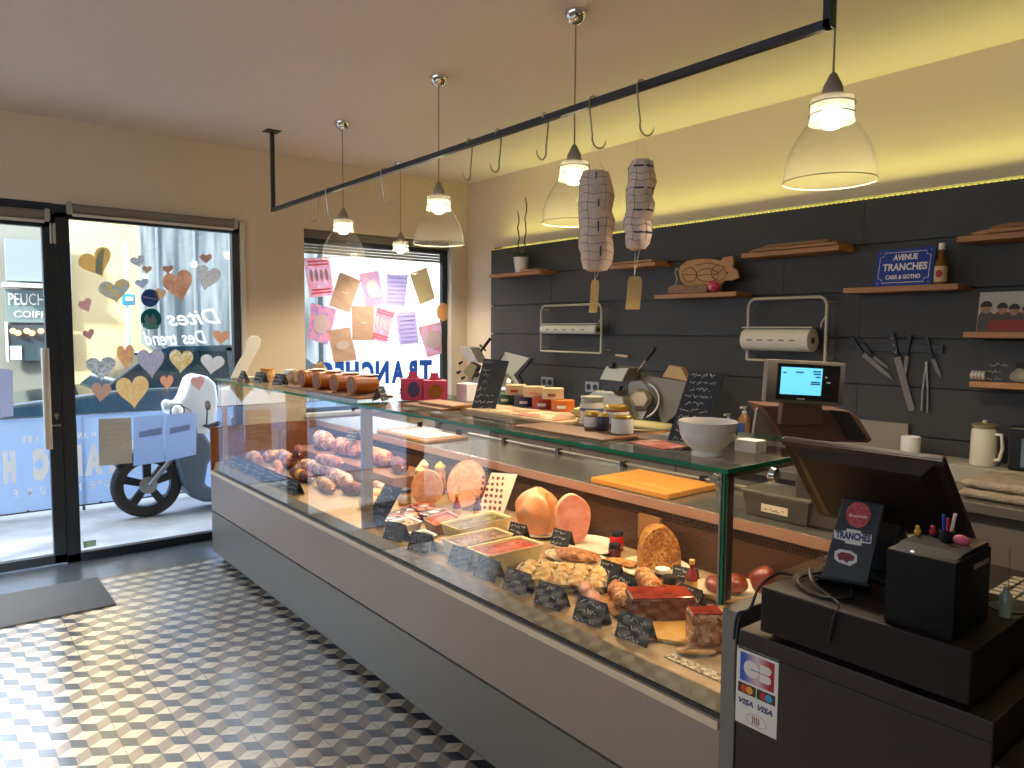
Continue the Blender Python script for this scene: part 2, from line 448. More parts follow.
# second window
b = MB(); b.box(3.915, 3.975, 5.93, 5.98, WB, 2.40).box(W0-.005, W1, 5.93, 5.98, WB, WB+.05).box(W0, W1, 5.93, 5.98, 2.385, WT).box(2.445, W0+.012, 5.93, 5.98, WB, WT)
w2 = struct(b.build('window_2', M_dkgrey, smooth=False, bev=.004))
MB().box(W0+.01, 3.92, 5.952, 5.957, WB+.04, 2.40).build('glass', M_glass, w2, smooth=False)
MB().box(3.975, W1+.003, 5.865, 6.0, WB, WT).build('window_reveal', mat('reveal_white', '#cfcabd', .6), w2, smooth=False)
MB().box(W0-.02, W1+.02, 5.84, 5.93, WB-.02, WB+.012).build('window_sill', mat('reveal_white', '#cfcabd', .6), w2, smooth=False, bev=.003)

# roller blinds, rolled up at the head of each opening
M_blind = mat('blind_fabric', '#8e8577', .8, col2='#6b6257', scale=60, stretch=(1, 1, 12))
def blind(x0, x1, z, y, label, r=.032):
    t = thing('roller_blind', label, 'blind', ((x0+x1)/2, y, z), 'rolled up blinds along the street windows')
    MB().tube([(x0+.03, y, z), (x1-.03, y, z)], r, n=18).build('fabric_roll', M_blind, t)
    MB().box(x0+.03, x1-.03, y-.012, y+.0, z-r-.022, z-r-.002).build('bottom_bar', mat('blind_bar', '#cfc8b6', .5), t, smooth=False, bev=.003)
    for x in (x0, x1-.03): MB().box(x, x+.03, y-.035, y+.035, z-.04, z+.04).build('end_bracket', mat('blind_bracket', '#a79f90', .5), t, smooth=False, bev=.006)
blind(-.42, .70, 2.405, 5.825, 'grey roller blind rolled up over the glass door')
blind(.80, 1.94, 2.465, 5.822, 'grey roller blind rolled up over the window with paper hearts')
def shutter():
    t = thing('roller_shutter', 'dark slatted roller shutter pulled up above the window with the paper bags', 'shutter', (3.2, 5.99, 2.4))
    bm = MB()
    for i in range(7): bm.box(W0+.01, W1, 5.985, 5.995, 2.30+i*.026, 2.30+i*.026+.022)
    bm.build('slats', mat('shutter_slat', '#8c8678', .5, .3), t, smooth=False)
    MB().box(W0+.01, W1, 5.905, 5.925, 2.42, 2.487).build('head_box', mat('head_box', '#70685c', .6), t, smooth=False, bev=.004)
shutter()

# door mat
t = MB(); t.box(-.25, .84, 4.80, 5.40, .001, .010).build('door_mat', mat('mat_pile', '#5b5d62', .95, col2='#4a4c50', scale=140, bump=.6, bscale=300), bev=.003)
tag(bpy.data.objects['door_mat'], 'flat grey entrance mat on the patterned floor in front of the door', 'door mat')

# ================================================================== THE STREET
M_pave = mat('pavement', '#b7b9ba', .8, col2='#8d9095', scale=3, bump=.1, bscale=30)
struct(MB().box(-8, 14, 6.062, 9.0, -.14, -.02).build('pavement', M_pave, smooth=False))
struct(MB().box(-12, 20, 9.0, 14.5, -.2, -.12).build('road', mat('asphalt', '#6a6c70', .85, col2='#5b5d60', scale=12), smooth=False))

def building(name, label, x0, x1, y, h, m, extra=None):
    t = thing(name, label, 'building', ((x0+x1)/2, y, -.2))
    MB().box(x0, x1, y, y+3, -.2, h).build('facade', m, t, smooth=False)
    if extra: extra(t)
    return t
M_win = mat('dark_window', '#4d5a63', .1)
XB = at(138, 250, y=13).x
XA = at(8, 300, y=13).x; XA2 = at(66, 300, y=13).x
def ex_cream(t):
    for x in (2.35,): pass
    bm = MB().box(at(72, 250, y=12.98).x, XB, 12.93, 12.999, 0, .55); bm.build('plinth', mat('stone_plinth', '#b7a78e', .9), t, smooth=False)
    for z in (3.2, 3.25+.0): pass
    MB().box(XA2+.1, XB, 12.9, 12.999, 3.9, 4.0).build('string_course', mat('stone_course', '#d8cdb4', .9), t, smooth=False)
building('cream_building', 'sunlit cream rendered house across the street, seen behind the yellow paper hearts', XA2+.05, XB, 13, 9.5, mat('cream_render', '#e2cb9c', .9, col2='#d9c08e', scale=.6), ex_cream)
def ex_grey(t):
    bm = MB()
    for i in range(6): bm.box(XB+.12+i*.55, XB+.12+i*.55+.03, 12.36, 12.4, 0, 7)
    bm.build('pilasters', mat('concrete_dark', '#7c868c', .9), t, smooth=False)
    MB().box(XB+.02, at(318, 300, y=12.4).x-.05, 12.30, 12.4, 0, .5).build('plinth', mat('concrete_dark', '#7c868c', .9), t, smooth=False)
building('concrete_building', 'tall weathered grey concrete house across the street beside the cream one', XB, at(318, 300, y=12.4).x, 12.4, 6.5, mat('concrete_streaky', '#8d979b', .9, col2='#46535b', scale=2.2, stretch=(2.6, 1, .3), contrast=.14), ex_grey)
def ex_white(t):
    for i in range(4):
        x = 9.3+i*1.25
        f = MB().box(x, x+.75, 12.92, 12.999, 1.0, 2.6).build('window', mat('white_paint', '#e8e8e6', .6), t, smooth=False)
        MB().box(x+.05, x+.7, 12.90, 12.921, 1.05, 2.55).build('pane', mat('pale_window', '#cfdbe0', .2), f, smooth=False)
building('white_building', 'bright white house across the street behind the window with paper bags', at(318, 300, y=13).x+.12, 15.5, 13, 9.0, mat('white_render', '#d8d6d0', .9), ex_white)
def ex_shop(t):
    a = lambda u, v: at(u, v, y=12.9)
    def px(name, u0, v0, u1, v1, m, y0=12.9, dp=.08, par=None):
        p, q = at(u0, v0, y=y0), at(u1, v1, y=y0)
        return MB().box(p.x, q.x, y0, y0+dp, q.z, p.z).build(name, m, par or t, smooth=False)
    px('sign_board', 5, 289, 72, 323, mat('shop_sign', '#6f8486', .6))
    tw = mat('white_letter', '#f4f4f0', .6)
    p = at(8.5, 304.5, y=12.88); q = at(62, 306.5, y=12.88); q.z = p.z
    text('lettering', 'PEUCHARD', p, p+V(((q-p).x*1.12, 0, 0)), (0, 0, 1), tw, t, height=.17)
    p = at(14, 317, y=12.88); text('lettering', 'COIFFEUR', p, p+V((.66, 0, 0)), (0, 0, 1), tw, t, height=.09)
    px('shop_window', 8, 325, 70, 360, mat('shop_glass', '#3b4a52', .1), 12.86, .05)
    px('window_frame', 5, 322, 9, 362, mat('white_paint', '#e8e8e6', .6), 12.84, .06)
    px('awning', 5, 238, 72, 283, mat('corrugated_grey', '#818d90', .7), 12.7, .2)
    px('cornice', 3, 282, 72, 289, mat('grey_stone', '#b5b3aa', .8), 12.6, .3)
    px('poster', 10, 346, 22, 360, mat('poster_blue_white', '#cfe3ea', .6), 12.84, .015)
    for i, u in enumerate((13, 18, 27, 32, 41)):
        p = at(u, 331+(i % 2)*2, y=12.8); MB().blob(p, (.04, .04, .04)).build('lamp', mat('shop_lamp', '#ffb27a', .5, emis='#ff9a5a', estr=3), t)
building('hairdresser_shop', 'grey hairdresser shop front across the street, seen through the glass door', XA-6, XA2, 13, 3.8, mat('grey_render', '#85877f', .9), ex_shop)

def prof(name, pts, y, th, m, par, **k):
    """side profile in x-z with thickness th in y"""
    return MB().prism([(x, y, z) for x, z in pts], (0, th, 0)).build(name, m, par, **k)
def car(x0, y, label, body, L=4.3, H=1.45, name='parked_car', z0=-.12):
    t = thing(name, label, 'car', (x0+L/2, y+.85, z0))
    P = lambda a, b: (x0+a*L, z0+b*H)
    lo = [P(0, .28), P(.0, .48), P(.04, .60), P(.25, .66), P(.30, .68), P(.88, .68), P(.97, .64), P(1, .5), P(1, .25), P(.9, .17), P(.1, .17)]
    prof('body', lo, y, 1.7, body, t, bev=.05, seg=3)
    gh = [P(.24, .655), P(.36, .93), P(.42, .985), P(.68, 1.0), P(.80, .95), P(.93, .66)]
    prof('cabin', gh, y+.08, 1.54, mat('car_glass', '#1e3038', .06), t, bev=.04, seg=3)
    prof('roof', [P(.36, .94), P(.42, 1.0), P(.68, 1.015), P(.80, .965), P(.80, .93), P(.68, .965), P(.42, .955)], y+.06, 1.58, body, t)
    for a in (.585,): prof('pillar', [P(a, .66), P(a-.01, .99), P(a+.02, .99), P(a+.025, .66)], y+.06, 1.58, body, t)
    for a in (.19, .79):
        cx = x0+a*L
        for yy in (y-.01, y+1.51):
            w = MB(); w.lathe([(.18, 0), (.29, .0), (.31, .03), (.31, .17), (.29, .2), (.18, .2)], (cx, yy, z0+.31), M=Matrix.Rotation(-PI/2, 3, 'X'), n=28).build('wheel', mat('tyre', '#1b1b1c', .85), t)
            MB().lathe([(.01, .0), (.19, .0), (.19, .04), (.01, .04)], (cx, yy-.005, z0+.31), M=Matrix.Rotation(-PI/2, 3, 'X'), n=20).build('hub_cap', mat('alloy', '#9da0a3', .3, .8), t)
    return t
car(.55, 9.7, 'dark teal car parked along the street behind the blue banner', mat('teal_paint', '#17353f', .15, coat=1), L=4.4, H=1.55)
car(-4.2, 10.3, 'white car passing behind the glass door with a red tail light', mat('white_paint_car', '#d9dde0', .15, coat=1), L=4.35, H=1.5)
p = at(36, 418, y=10.28); MB().box(p.x-.1, p.x+.12, 10.25, 10.29, p.z-.14, p.z+.2).build('tail_light', mat('tail_red', '#d02030', .3), bpy.data.objects['parked_car.001'], smooth=False, bev=.02)

# banner on a barrier at the kerb: seen from behind, so its words run backwards
def banner():
    y = 7.62; z0, z1 = .005, .86
    t = thing('barrier_banner', 'pale blue cloth banner with white lettering seen from behind, tied along a low pavement barrier', 'banner', (1.2, y, 0))
    s = NT('banner_cloth'); s.n.remove(s.b)
    d = s.add('ShaderNodeBsdfDiffuse'); d.inputs[0].default_value = lin('#9dbfee'); q = s.add('ShaderNodeBsdfTranslucent'); q.inputs[0].default_value = lin('#bcd4f6')
    m = s.add('ShaderNodeMixShader'); m.inputs[0].default_value = .35; s.link(d.outputs[0], m.inputs[1]); s.link(q.outputs[0], m.inputs[2]); s.link(m.outputs[0], s.out.inputs[0])
    bm = MB(); n = 40; X0, X1 = -1.6, 3.6
    A = [V((X0+(X1-X0)*i/n, y+.008*math.sin(i*1.3), z0+.03)) for i in range(n+1)]; B = [V((a.x, y+.012*math.sin(i*.9), z1)) for i, a in enumerate(A)]
    for i in range(n):
        vs = [bm.bm.verts.new(p) for p in (A[i], A[i+1], B[i+1], B[i])]; bm.bm.faces.new(vs)
    bmesh.ops.remove_doubles(bm.bm, verts=bm.bm.verts, dist=1e-5)
    o = bm.build('cloth', s.m, t)
    fr = MB(); fr.tube([(X0, y+.02, z0+.02), (X1, y+.02, z0+.02)], .008).tube([(X0, y+.02, z1), (X1, y+.02, z1)], .008)
    for x in (X0, -.2, 1.1, 2.4, X1): fr.tube([(x, y+.02, -.02), (x, y+.02, z1)], .012)
    fr.build('rail_frame', mat('barrier_metal', '#33363b', .5), t)
    tw = mat('banner_letter', '#e9f1fb', .7)
    wl = mat('banner_white', '#fbfdff', .8)
    yy = y-.022
    X = lambda u, v: at(u, v, y=yy).x
    # large word: H spans 3..16 px, the reversed word runs on to the right
    xh0, xh1 = X(3, 465), X(16, 465); lw = xh1-xh0
    zb, zt = at(16, 479, y=yy).z, at(16, 450, y=yy).z
    hx = at(0, 465, y=yy).x
    for ch, u0, u1 in (('S', -55, -38), ('E', -34, -20), ('H', 3, 16), ('C', 33, 49), ('N', 62, 82.5), ('A', 85, 103), ('R', 107, 122), ('T', 125, 141)):
        p0, p1 = at(u1, 470, y=yy), at(u0, 470, y=yy); z = zb; p0.z = p1.z = z
        text('lettering', ch, p0, p1, (0, 0, 1), wl, t, height=zt-zb, bold=.11)
    def small(chars, v, hpx, w=4.2):
        for ch, u in chars:
            p0, p1 = at(u+w/2, v, y=yy), at(u-w/2, v, y=yy); p0.z = p1.z = at(60, v, y=yy).z
            text('lettering', ch, p0, p1, (0, 0, 1), wl, t, height=hpx*.0094, bold=.05)
    small([('E', 24), ('I', 30), ('R', 36), ('N', 80), ('A', 85.5), ('H', 94)], 440, 6)
    small([('E', 15.5), ('M', 30), ('U', 43), ('N', 79), ('E', 93), ("'", 100), ('D', 107)], 492, 7, 5)
    for u in (28, 101): 
        q = at(u, 511 if u == 28 else 508, y=yy); MB().blob((q.x, yy, z0+.035), (.012, .008, .012), n=8, m=6).build('eyelet', M_blackm, t)
banner()

# street pole with a blue sign
t = thing('street_sign', 'blue and white street sign on a slim pole, partly behind the yellow striped heart', 'sign', (at(128, 330, y=11.9).x, 11.9, -.12))
x = at(128, 330, y=11.9).x; MB().tube([(x, 11.9, -.12), (x, 11.9, 2.9)], .035).build('pole', mat('pole_grey', '#a9c7d6', .4, .3), t)
MB().box(at(122, 300, y=11.85).x, at(135, 300, y=11.85).x, 11.83, 11.86, at(128, 305, y=11.85).z, at(128, 294, y=11.85).z).build('sign_plate', mat('sign_teal', '#2e7f96', .4), t, smooth=False, bev=.01)
MB().box(at(126, 300, y=11.82).x, at(133, 300, y=11.82).x, 11.815, 11.83, at(128, 301, y=11.82).z, at(128, 297, y=11.82).z).build('sign_symbol', M_white, t, smooth=False)

# ------------------------------------------------------------------ scooter
def scooter():
    y = 7.02; G = -.02
    t = thing('scooter', 'white and dark grey motor scooter standing on the pavement outside the window', 'scooter', (1.9, y, G))
    c = at(147, 488, y=y); R = .292; cx = c.x; cz = G+R
    RX = Matrix.Rotation(-PI/2, 3, 'X')
    def wheel(cx, nm):
        w = MB()
        pr = [(R-.085+.0, -.045), (R-.03, -.056), (R-.006, -.03), (R, 0), (R-.006, .03), (R-.03, .056), (R-.085, .045)]
        rs = []
        for k in range(40):
            a = 2*PI*k/40; rs.append([V((cx+r*math.cos(a), y+zz, cz+r*math.sin(a))) for r, zz in pr])
        w.rings(rs, closed=True); w1_ = w.build('tyre', mat('tyre', '#1b1b1c', .85), t)
        w = MB()
        rs = [[V((cx+r*math.cos(2*PI*k/40), y+zz, cz+r*math.sin(2*PI*k/40))) for r, zz in ((R-.1, -.035), (R-.08, -.04), (R-.08, .04), (R-.1, .035))] for k in range(40)]
        w.rings(rs, closed=True)
        for k in range(5):
            a = 2*PI*k/5+.3; w.prism([(cx+math.cos(a+s_*.35/(r_*10))*r_, y-.02, cz+math.sin(a+s_*.35/(r_*10))*r_) for r_, s_ in ((.035, -1), (R-.085, -1), (R-.085, 1), (.035, 1))], (0, .04, 0))
        w.lathe([(.045, -.05), (.045, .05)], (cx, y, cz), M=RX)
        w.build('rim', mat('wheel_black', '#202328', .3, .4), w1_)
        MB().lathe([(.03, 0), (.075, 0), (.075, .004), (.03, .004)], (cx, y-.058, cz), M=RX, n=32).build('brake_disc', M_steel, w1_)
    wheel(cx, 'f'); wheel(cx+1.28, 'r')
    P = lambda u, v, yy=y: at(u, v, y=yy)
    f = MB()
    for s in (-.075, .075): f.tube([(cx+.005, y+s, cz), P(170, 457)+V((0, s, 0)), P(180, 425)+V((0, s, 0))], [.02, .024, .026], n=12)
    f.build('fork', mat('fork_silver', '#8d949a', .3, .8), t)
    # front mudguard
    rs = []
    for k in range(15):
        a = math.radians(28+ k*8.2); rr = R+.03
        rs.append([V((cx+rr*math.cos(a)-.0, y+w, cz+(rr+.01*math.cos(w*20))*math.sin(a))) for w in (-.07, -.04, 0, .04, .07)]+[V((cx+(rr-.015)*math.cos(a), y+w, cz+(rr-.015)*math.sin(a))) for w in (.07, .04, 0, -.04, -.07)])
    MB().rings(rs).build('mudguard', mat('scooter_dark', '#2c3644', .3), t)
    # white upper cowl
    cw = [P(u, v) for u, v in ((163, 404), (168, 399), (176, 402), (180, 395), (186, 378), (193, 373), (204, 376), (212, 383), (214, 401), (212, 421), (204, 434), (186, 434), (178, 420), (166, 413))]
    MB().prism([p+V((0, -.14, 0)) for p in cw], (0, .28, 0)).build('front_cowl', mat('scooter_white', '#dfe9f4', .25, coat=.5), t, bev=.035, seg=3)
    q = P(177, 411, y-.15); MB().blob(q, (.055, .05, .06)).build('headlight', mat('lamp_glass', '#f2f6fa', .05, .4), t)
    MB().tube([q+V((.058*math.cos(k*PI/12), -.012, .063*math.sin(k*PI/12))) for k in range(24)], .007, n=8, closed=True).build('headlight_ring', mat('ring_chrome', '#8f99a3', .2, .8), t)
    MB().tube([P(u, v, y-.15) for u, v in ((172, 404), (181, 405), (190, 410), (196, 422), (197, 433))], .004, n=6).build('cowl_seam', mat('scooter_dark', '#2c3644', .3), t)
    q = P(166, 405, y-.12); MB().blob(q, (.035, .03, .045)).build('indicator', mat('lamp_glass2', '#dfe6ee', .1), t)
    # leg shield / floor
    ls = [P(u, v) for u, v in ((172, 432), (200, 432), (211, 450), (203, 462), (200, 482), (216, 490), (300, 490), (300, 499), (198, 499), (186, 494), (178, 480), (172, 458))]
    MB().prism([p+V((0, -.17, 0)) for p in ls], (0, .34, 0)).build('leg_shield', mat('scooter_grey', '#4b5a6e', .35), t, bev=.03, seg=3)
    hb = MB(); q = P(200, 424); hb.tube([q+V((.06, -.36, .04)), q+V((.0, -.2, .0)), q, q+V((0, .2, 0)), q+V((.06, .36, .04))], .014)
    hb.tube([q+V((.06, -.36, .04)), q+V((.01, -.24, .0))], .022)
    hb.build('handlebar', mat('grip', '#1a1d22', .6), t)
    for s in (-1, 1):
        m_ = MB(); m_.tube([q+V((0, s*.2, 0)), q+V((-.02, s*.3, .16))], .006); m_.blob(q+V((-.02, s*.32, .2)), (.02, .06, .045)); m_.build('mirror', mat('grip', '#1a1d22', .6), t)
    x0 = cx+.78
    MB().prism([(x0, y-.16, G+.25), (x0-.05, y-.16, G+.66), (x0+.1, y-.16, G+.74), (x0+.75, y-.16, G+.76), (x0+.85, y-.16, G+.66), (x0+.5, y-.16, G+.35), (x0+.3, y-.16, G+.25)], (0, .32, 0)).build('rear_body', mat('scooter_white', '#dfe9f4', .25), t, bev=.05, seg=3)
    MB().box(x0, x0+.7, y-.14, y+.14, G+.74, G+.83).build('seat', mat('seat_black', '#23252a', .6), t, bev=.03, seg=3)
scooter()
# bollard with scarf-like tape and pale box seen through the case end: a street cabinet
# ================================================================== ON THE STREET WINDOWS
def heart_px(u, v, w, h, rot, ms, label, y=5.893, i=[0]):
    """a paper heart taped to the pane (real plane y)"""
    i[0] += 1
    pts = []
    for k in range(36):
        a = 2*PI*k/36
        hx = 16*math.sin(a)**3/16*.5; hy = (13*math.cos(a)-5*math.cos(2*a)-2*math.cos(3*a)-math.cos(4*a)+2.5)/29*1.0
        c_, s_ = math.cos(math.radians(rot)), math.sin(math.radians(rot))
        px, py = hx*w, -hy*h
        pts.append(at(u+px*c_+py*s_, v-px*s_+py*c_, y=y))
    o = MB().prism(pts, (0, -.0012, 0)).build('paper_heart', ms, smooth=False)
    return tag(o, label, 'paper heart', 'paper hearts taped on the shop window')
def pale(c):  # window haze and reflection put into the heart colours as white
    return None if c is None else tuple((int(c[i:i+2], 16)*.62+97)/255 for i in (1, 3, 5))
PH = lambda n, c, c2=None, sc=30, kind='noise': paper('heart_'+n, pale(c), .6, pale(c2), sc, kind)
H = [(97, 264, 34, 29, 22, PH('yellow', '#d9b057'), 'large mustard yellow heart with a pale blue band, highest on the left'),
 (115, 292, 32, 24, 10, PH('yellowdot', '#cfb052', '#9aa6b8', 60), 'yellow and blue dotted heart just below the largest yellow one'),
 (86, 306, 14, 14, 25, PH('pink', '#c9908c'), 'small dusty pink heart at the left edge of the window, upper of two'),
 (89, 335, 12, 11, 15, PH('rose', '#b3857c'), 'small brown pink heart at the left edge of the window, lower of two'),
 (138, 262, 15, 12, 15, PH('grey', '#c4c4c4', '#8e939c', 90), 'pale grey heart above the small tan heart near the blue disc'),
 (147, 270, 10, 8, 0, PH('tan', '#b08e68'), 'tiny tan heart overlapping the pale grey heart above the discs'),
 (142, 284, 14, 10, 10, PH('bluegrey', '#a3adbd'), 'blue grey heart touching the top of the blue disc'),
 (160, 295, 11, 13, -12, PH('apricot', '#c9a27c'), 'apricot heart touching the right side of the blue disc'),
 (168, 270, 11, 9, 5, PH('brown', '#a5745a'), 'small brown heart just above the copper heart'),
 (179, 287, 30, 32, 14, PH('copper', '#b87a52', '#d0a07a', 18), 'large shiny copper heart in the upper middle of the window'),
 (206, 259, 12, 10, 0, PH('brown', '#a5745a'), 'small brown heart highest on the window above the white dotted one'),
 (207, 279, 25, 26, -14, PH('dotted', '#dedbd6', '#a89a94', 160), 'large white heart with brown dots right of the copper heart'),
 (221, 338, 17, 15, -6, PH('orange', '#d79a72'), 'orange heart at the right edge of the window'),
 (101, 369, 30, 24, 4, PH('lined', '#cfd0cc', '#6e767e', 80), 'wide white heart with grey lines on the dark car'),
 (126, 358, 18, 26, 6, PH('yellowpink', '#d8b25e', '#cf8a76', 25), 'tall yellow and pink heart beside the grey lined heart'),
 (151, 364, 27, 30, 4, PH('lilac', '#b9b4c4', '#83809a', 110), 'large lilac heart covered in printed lines'),
 (181, 362, 24, 24, -4, PH('yellowwhite', '#dcd3b4', '#c2a244', 70), 'white heart with yellow patches above the scooter'),
 (212, 365, 24, 20, -8, PH('whitedot', '#dcdcda', '#a9a5a4', 140), 'white dotted heart low at the right edge of the window'),
 (101, 393, 20, 20, -6, PH('brownpaper', '#b8907a'), 'plain brown paper heart low on the left of the gold one'),
 (133, 393, 33, 33, 6, PH('gold', '#d6b069', '#e0c58a', 50), 'largest gold heart with faint writing, lowest on the window'),
 (167, 383, 13, 15, 4, PH('orangeleaf', '#d79a72'), 'orange heart with a green tip beside the scooter cowl'),
 (198, 384, 14, 15, 10, PH('redpink', '#c08a86'), 'red pink heart over the white cowl of the scooter')]
hearts = [heart_px(u, v, w, h, r, m, l) for u, v, w, h, r, m, l in H]
# pale band across the first heart
pts = [at(u, v, y=5.8905) for u, v in ((95.5, 262), (97, 255), (101, 250), (104.5, 248.5), (103, 260), (102, 275), (95.5, 273))]
MB().prism(pts, (0, -.0008, 0)).build('band', PH('bandblue', '#a9c0c4'), hearts[0], smooth=False)

def quad_px(name, q, y, m, th=.001, parent=None, **k):
    return MB().prism([at(u, v, y=y) for u, v in q], (0, -th, 0)).build(name, m, parent, smooth=False, **k)
def disc_px(name, u, v, r, y, m, parent=None, th=.001, rv=None):
    return MB().prism([at(u+r*math.cos(2*PI*k/28), v+(rv or r)*math.sin(2*PI*k/28), y=y) for k in range(28)], (0, -th, 0)).build(name, m, parent, smooth=False)
M_wink = paper('white_window_ink', '#fdfdfd', .9)
o = disc_px('round_sticker', 150, 298, 9, 5.893, paper('st_blue', '#4d6b9c', .4)); tag(o, 'navy blue round sticker on the shop window below the blue grey heart', 'sticker')
quad_px('print', [(143, 296), (157, 298.5), (157, 300), (143, 297.5)], 5.8915, M_wink, parent=o)
o = disc_px('round_sticker', 151, 319, 10.5, 5.893, paper('st_teal', '#2c7f86', .4)); tag(o, 'teal round sticker with a white drawing on the shop window', 'sticker')
MB().prism([at(u, v, y=5.8915) for u, v in ((144, 318), (147, 314), (150, 319), (153, 313), (157, 320), (156, 324), (146, 324))], (0, -.0008, 0)).build('print', M_wink, o, smooth=False)
quad_px('ribbon', [(142, 323), (160, 325), (158, 329), (143, 327.5)], 5.891, paper('st_mint', '#7fd0c4', .4), parent=o)
# handwriting in white window ink, to be read from the street
t = thing('window_handwriting', 'white reversed handwriting in slanted letters on the glass with the hearts', 'window lettering', (1.6, 5.89, 1.7))
for s_, u0, v0, u1, v1, hh in (('Dites', 221, 323, 167, 326, .115), ('Des', 207, 343, 182, 344, .10), ('trend', 177, 345, 143, 345, .10), ('O', 160, 327, 152, 327, .13)):
    p0, p1 = at(u0, v0, y=5.893), at(u1, v1, y=5.893)
    text('lettering', s_, p0, p1, (0, 0, 1), M_wink, t, height=hh, shear=.35, bold=.016)
# sheets on the lower part of the pane and on the door
o = quad_px('paper_notice', [(98.5, 419), (131, 417.5), (132.5, 463), (99, 466)], 5.8925, paper('notice_grey', '#b9b8b2', .35)); tag(o, 'grey printed notice taped low on the window over the banner', 'notice')
for k in range(5): quad_px('print', [(104+k % 2*2, 427+k*5), (126-k % 3, 426+k*5), (126-k % 3, 428.5+k*5), (104+k % 2*2, 429.5+k*5)], 5.891, paper('notice_print', '#cfcdc6', .35), parent=o, th=.0005)
o = quad_px('paper_notice', [(133.5, 417), (164.5, 414.5), (164.5, 461.5), (133.5, 466)], 5.8925, paper('notice_blue', '#b9d0ee', .5)); tag(o, 'pale blue sheet taped to the window right of the grey notice', 'notice')
quad_px('print', [(139, 432), (162, 427), (162, 434), (139, 438)], 5.891, paper('notice_stripe', '#9fbce4', .5), parent=o, th=.0005)
o = quad_px('paper_notice', [(165, 414.5), (197, 412), (196, 454.5), (165, 461.5)], 5.8925, paper('notice_blue', '#b9d0ee', .5)); tag(o, 'pale blue sheet taped to the window in front of the scooter', 'notice')
quad_px('print', [(170, 428), (190, 424), (190, 430), (170, 434)], 5.891, paper('notice_stripe', '#9fbce4', .5), parent=o, th=.0005)
o = quad_px('paper_notice', [(0, 369), (12.5, 370), (13.5, 416), (0, 418)], 5.886, paper('notice_white', '#d6dcf0', .4)); tag(o, 'white sheet taped inside the glass door', 'notice')
o = quad_px('window_sticker', [(83, 541.5), (96, 539.5), (96, 545.5), (84, 548)], 5.893, paper('st_green', '#b9cdbb', .4)); tag(o, 'small pale green sticker at the bottom corner of the window', 'sticker')

# paper bags taped to the second window
K = .2539
BAGS = [([(250, 230), (350, 225), (370, 375), (275, 385)], 'pinkA', 'pink printed paper bag highest at the left edge of the window'),
 ([(393, 285), (475, 318), (430, 443), (350, 415)], 'kraft', 'tilted plain kraft paper bag in the upper row on the window'),
 ([(468, 290), (545, 278), (570, 410), (495, 422)], 'pinkface', 'pink paper bag with a face drawing in the upper row'),
 ([(578, 290), (662, 290), (648, 420), (570, 412)], 'lilac', 'lilac striped paper bag in the upper row on the window'),
 ([(668, 290), (735, 265), (768, 388), (708, 412)], 'tan', 'tan paper bag highest at the right end of the upper row'),
 ([(280, 405), (380, 430), (345, 570), (265, 545)], 'pinkB', 'pink paper bag with a face drawing, lower at the left edge of the window'),
 ([(440, 418), (528, 418), (526, 553), (442, 553)], 'kraft', 'upright kraft paper bag in the lower row, small white print in the middle'),
 ([(535, 415), (612, 440), (575, 565), (525, 550)], 'pinkA', 'pink paper bag in the lower row beside the upright kraft bag'),
 ([(612, 445), (690, 438), (703, 565), (628, 572)], 'lilac', 'lilac striped paper bag in the lower row'),
 ([(700, 500), (790, 480), (810, 600), (738, 620)], 'palepink', 'very pale pink paper bag with a face, lowest at the right of the window'),
 ([(345, 515), (430, 500), (460, 630), (370, 640)], 'kraft', 'kraft paper bag with an oval white label, lowest at the left')]
bagm = dict(pinkA=paper('bag_pink', '#fac8d0', .75, '#f2dce8', 22), kraft=paper('bag_kraft', '#d8bda8', .5), pinkface=paper('bag_pink2', '#fad0d6', .75, '#d5c4e0', 30), lilac=paper('bag_lilac', '#e0d6ec', .7),
            tan=paper('bag_tan', '#dccba6', .6), pinkB=paper('bag_pink3', '#f6c2cc', .7, '#d0b8d8', 28), palepink=paper('bag_pale', '#e9d3e2', .5, '#efb9c4', 16))  # bloom from the bright window is put into these paler bag tints
lab = paper('bag_print', '#e9e2e4', .45); labp = paper('bag_print_violet', '#bdb4e0', .6); labr = paper('bag_print_red', '#f09aa8', .6)
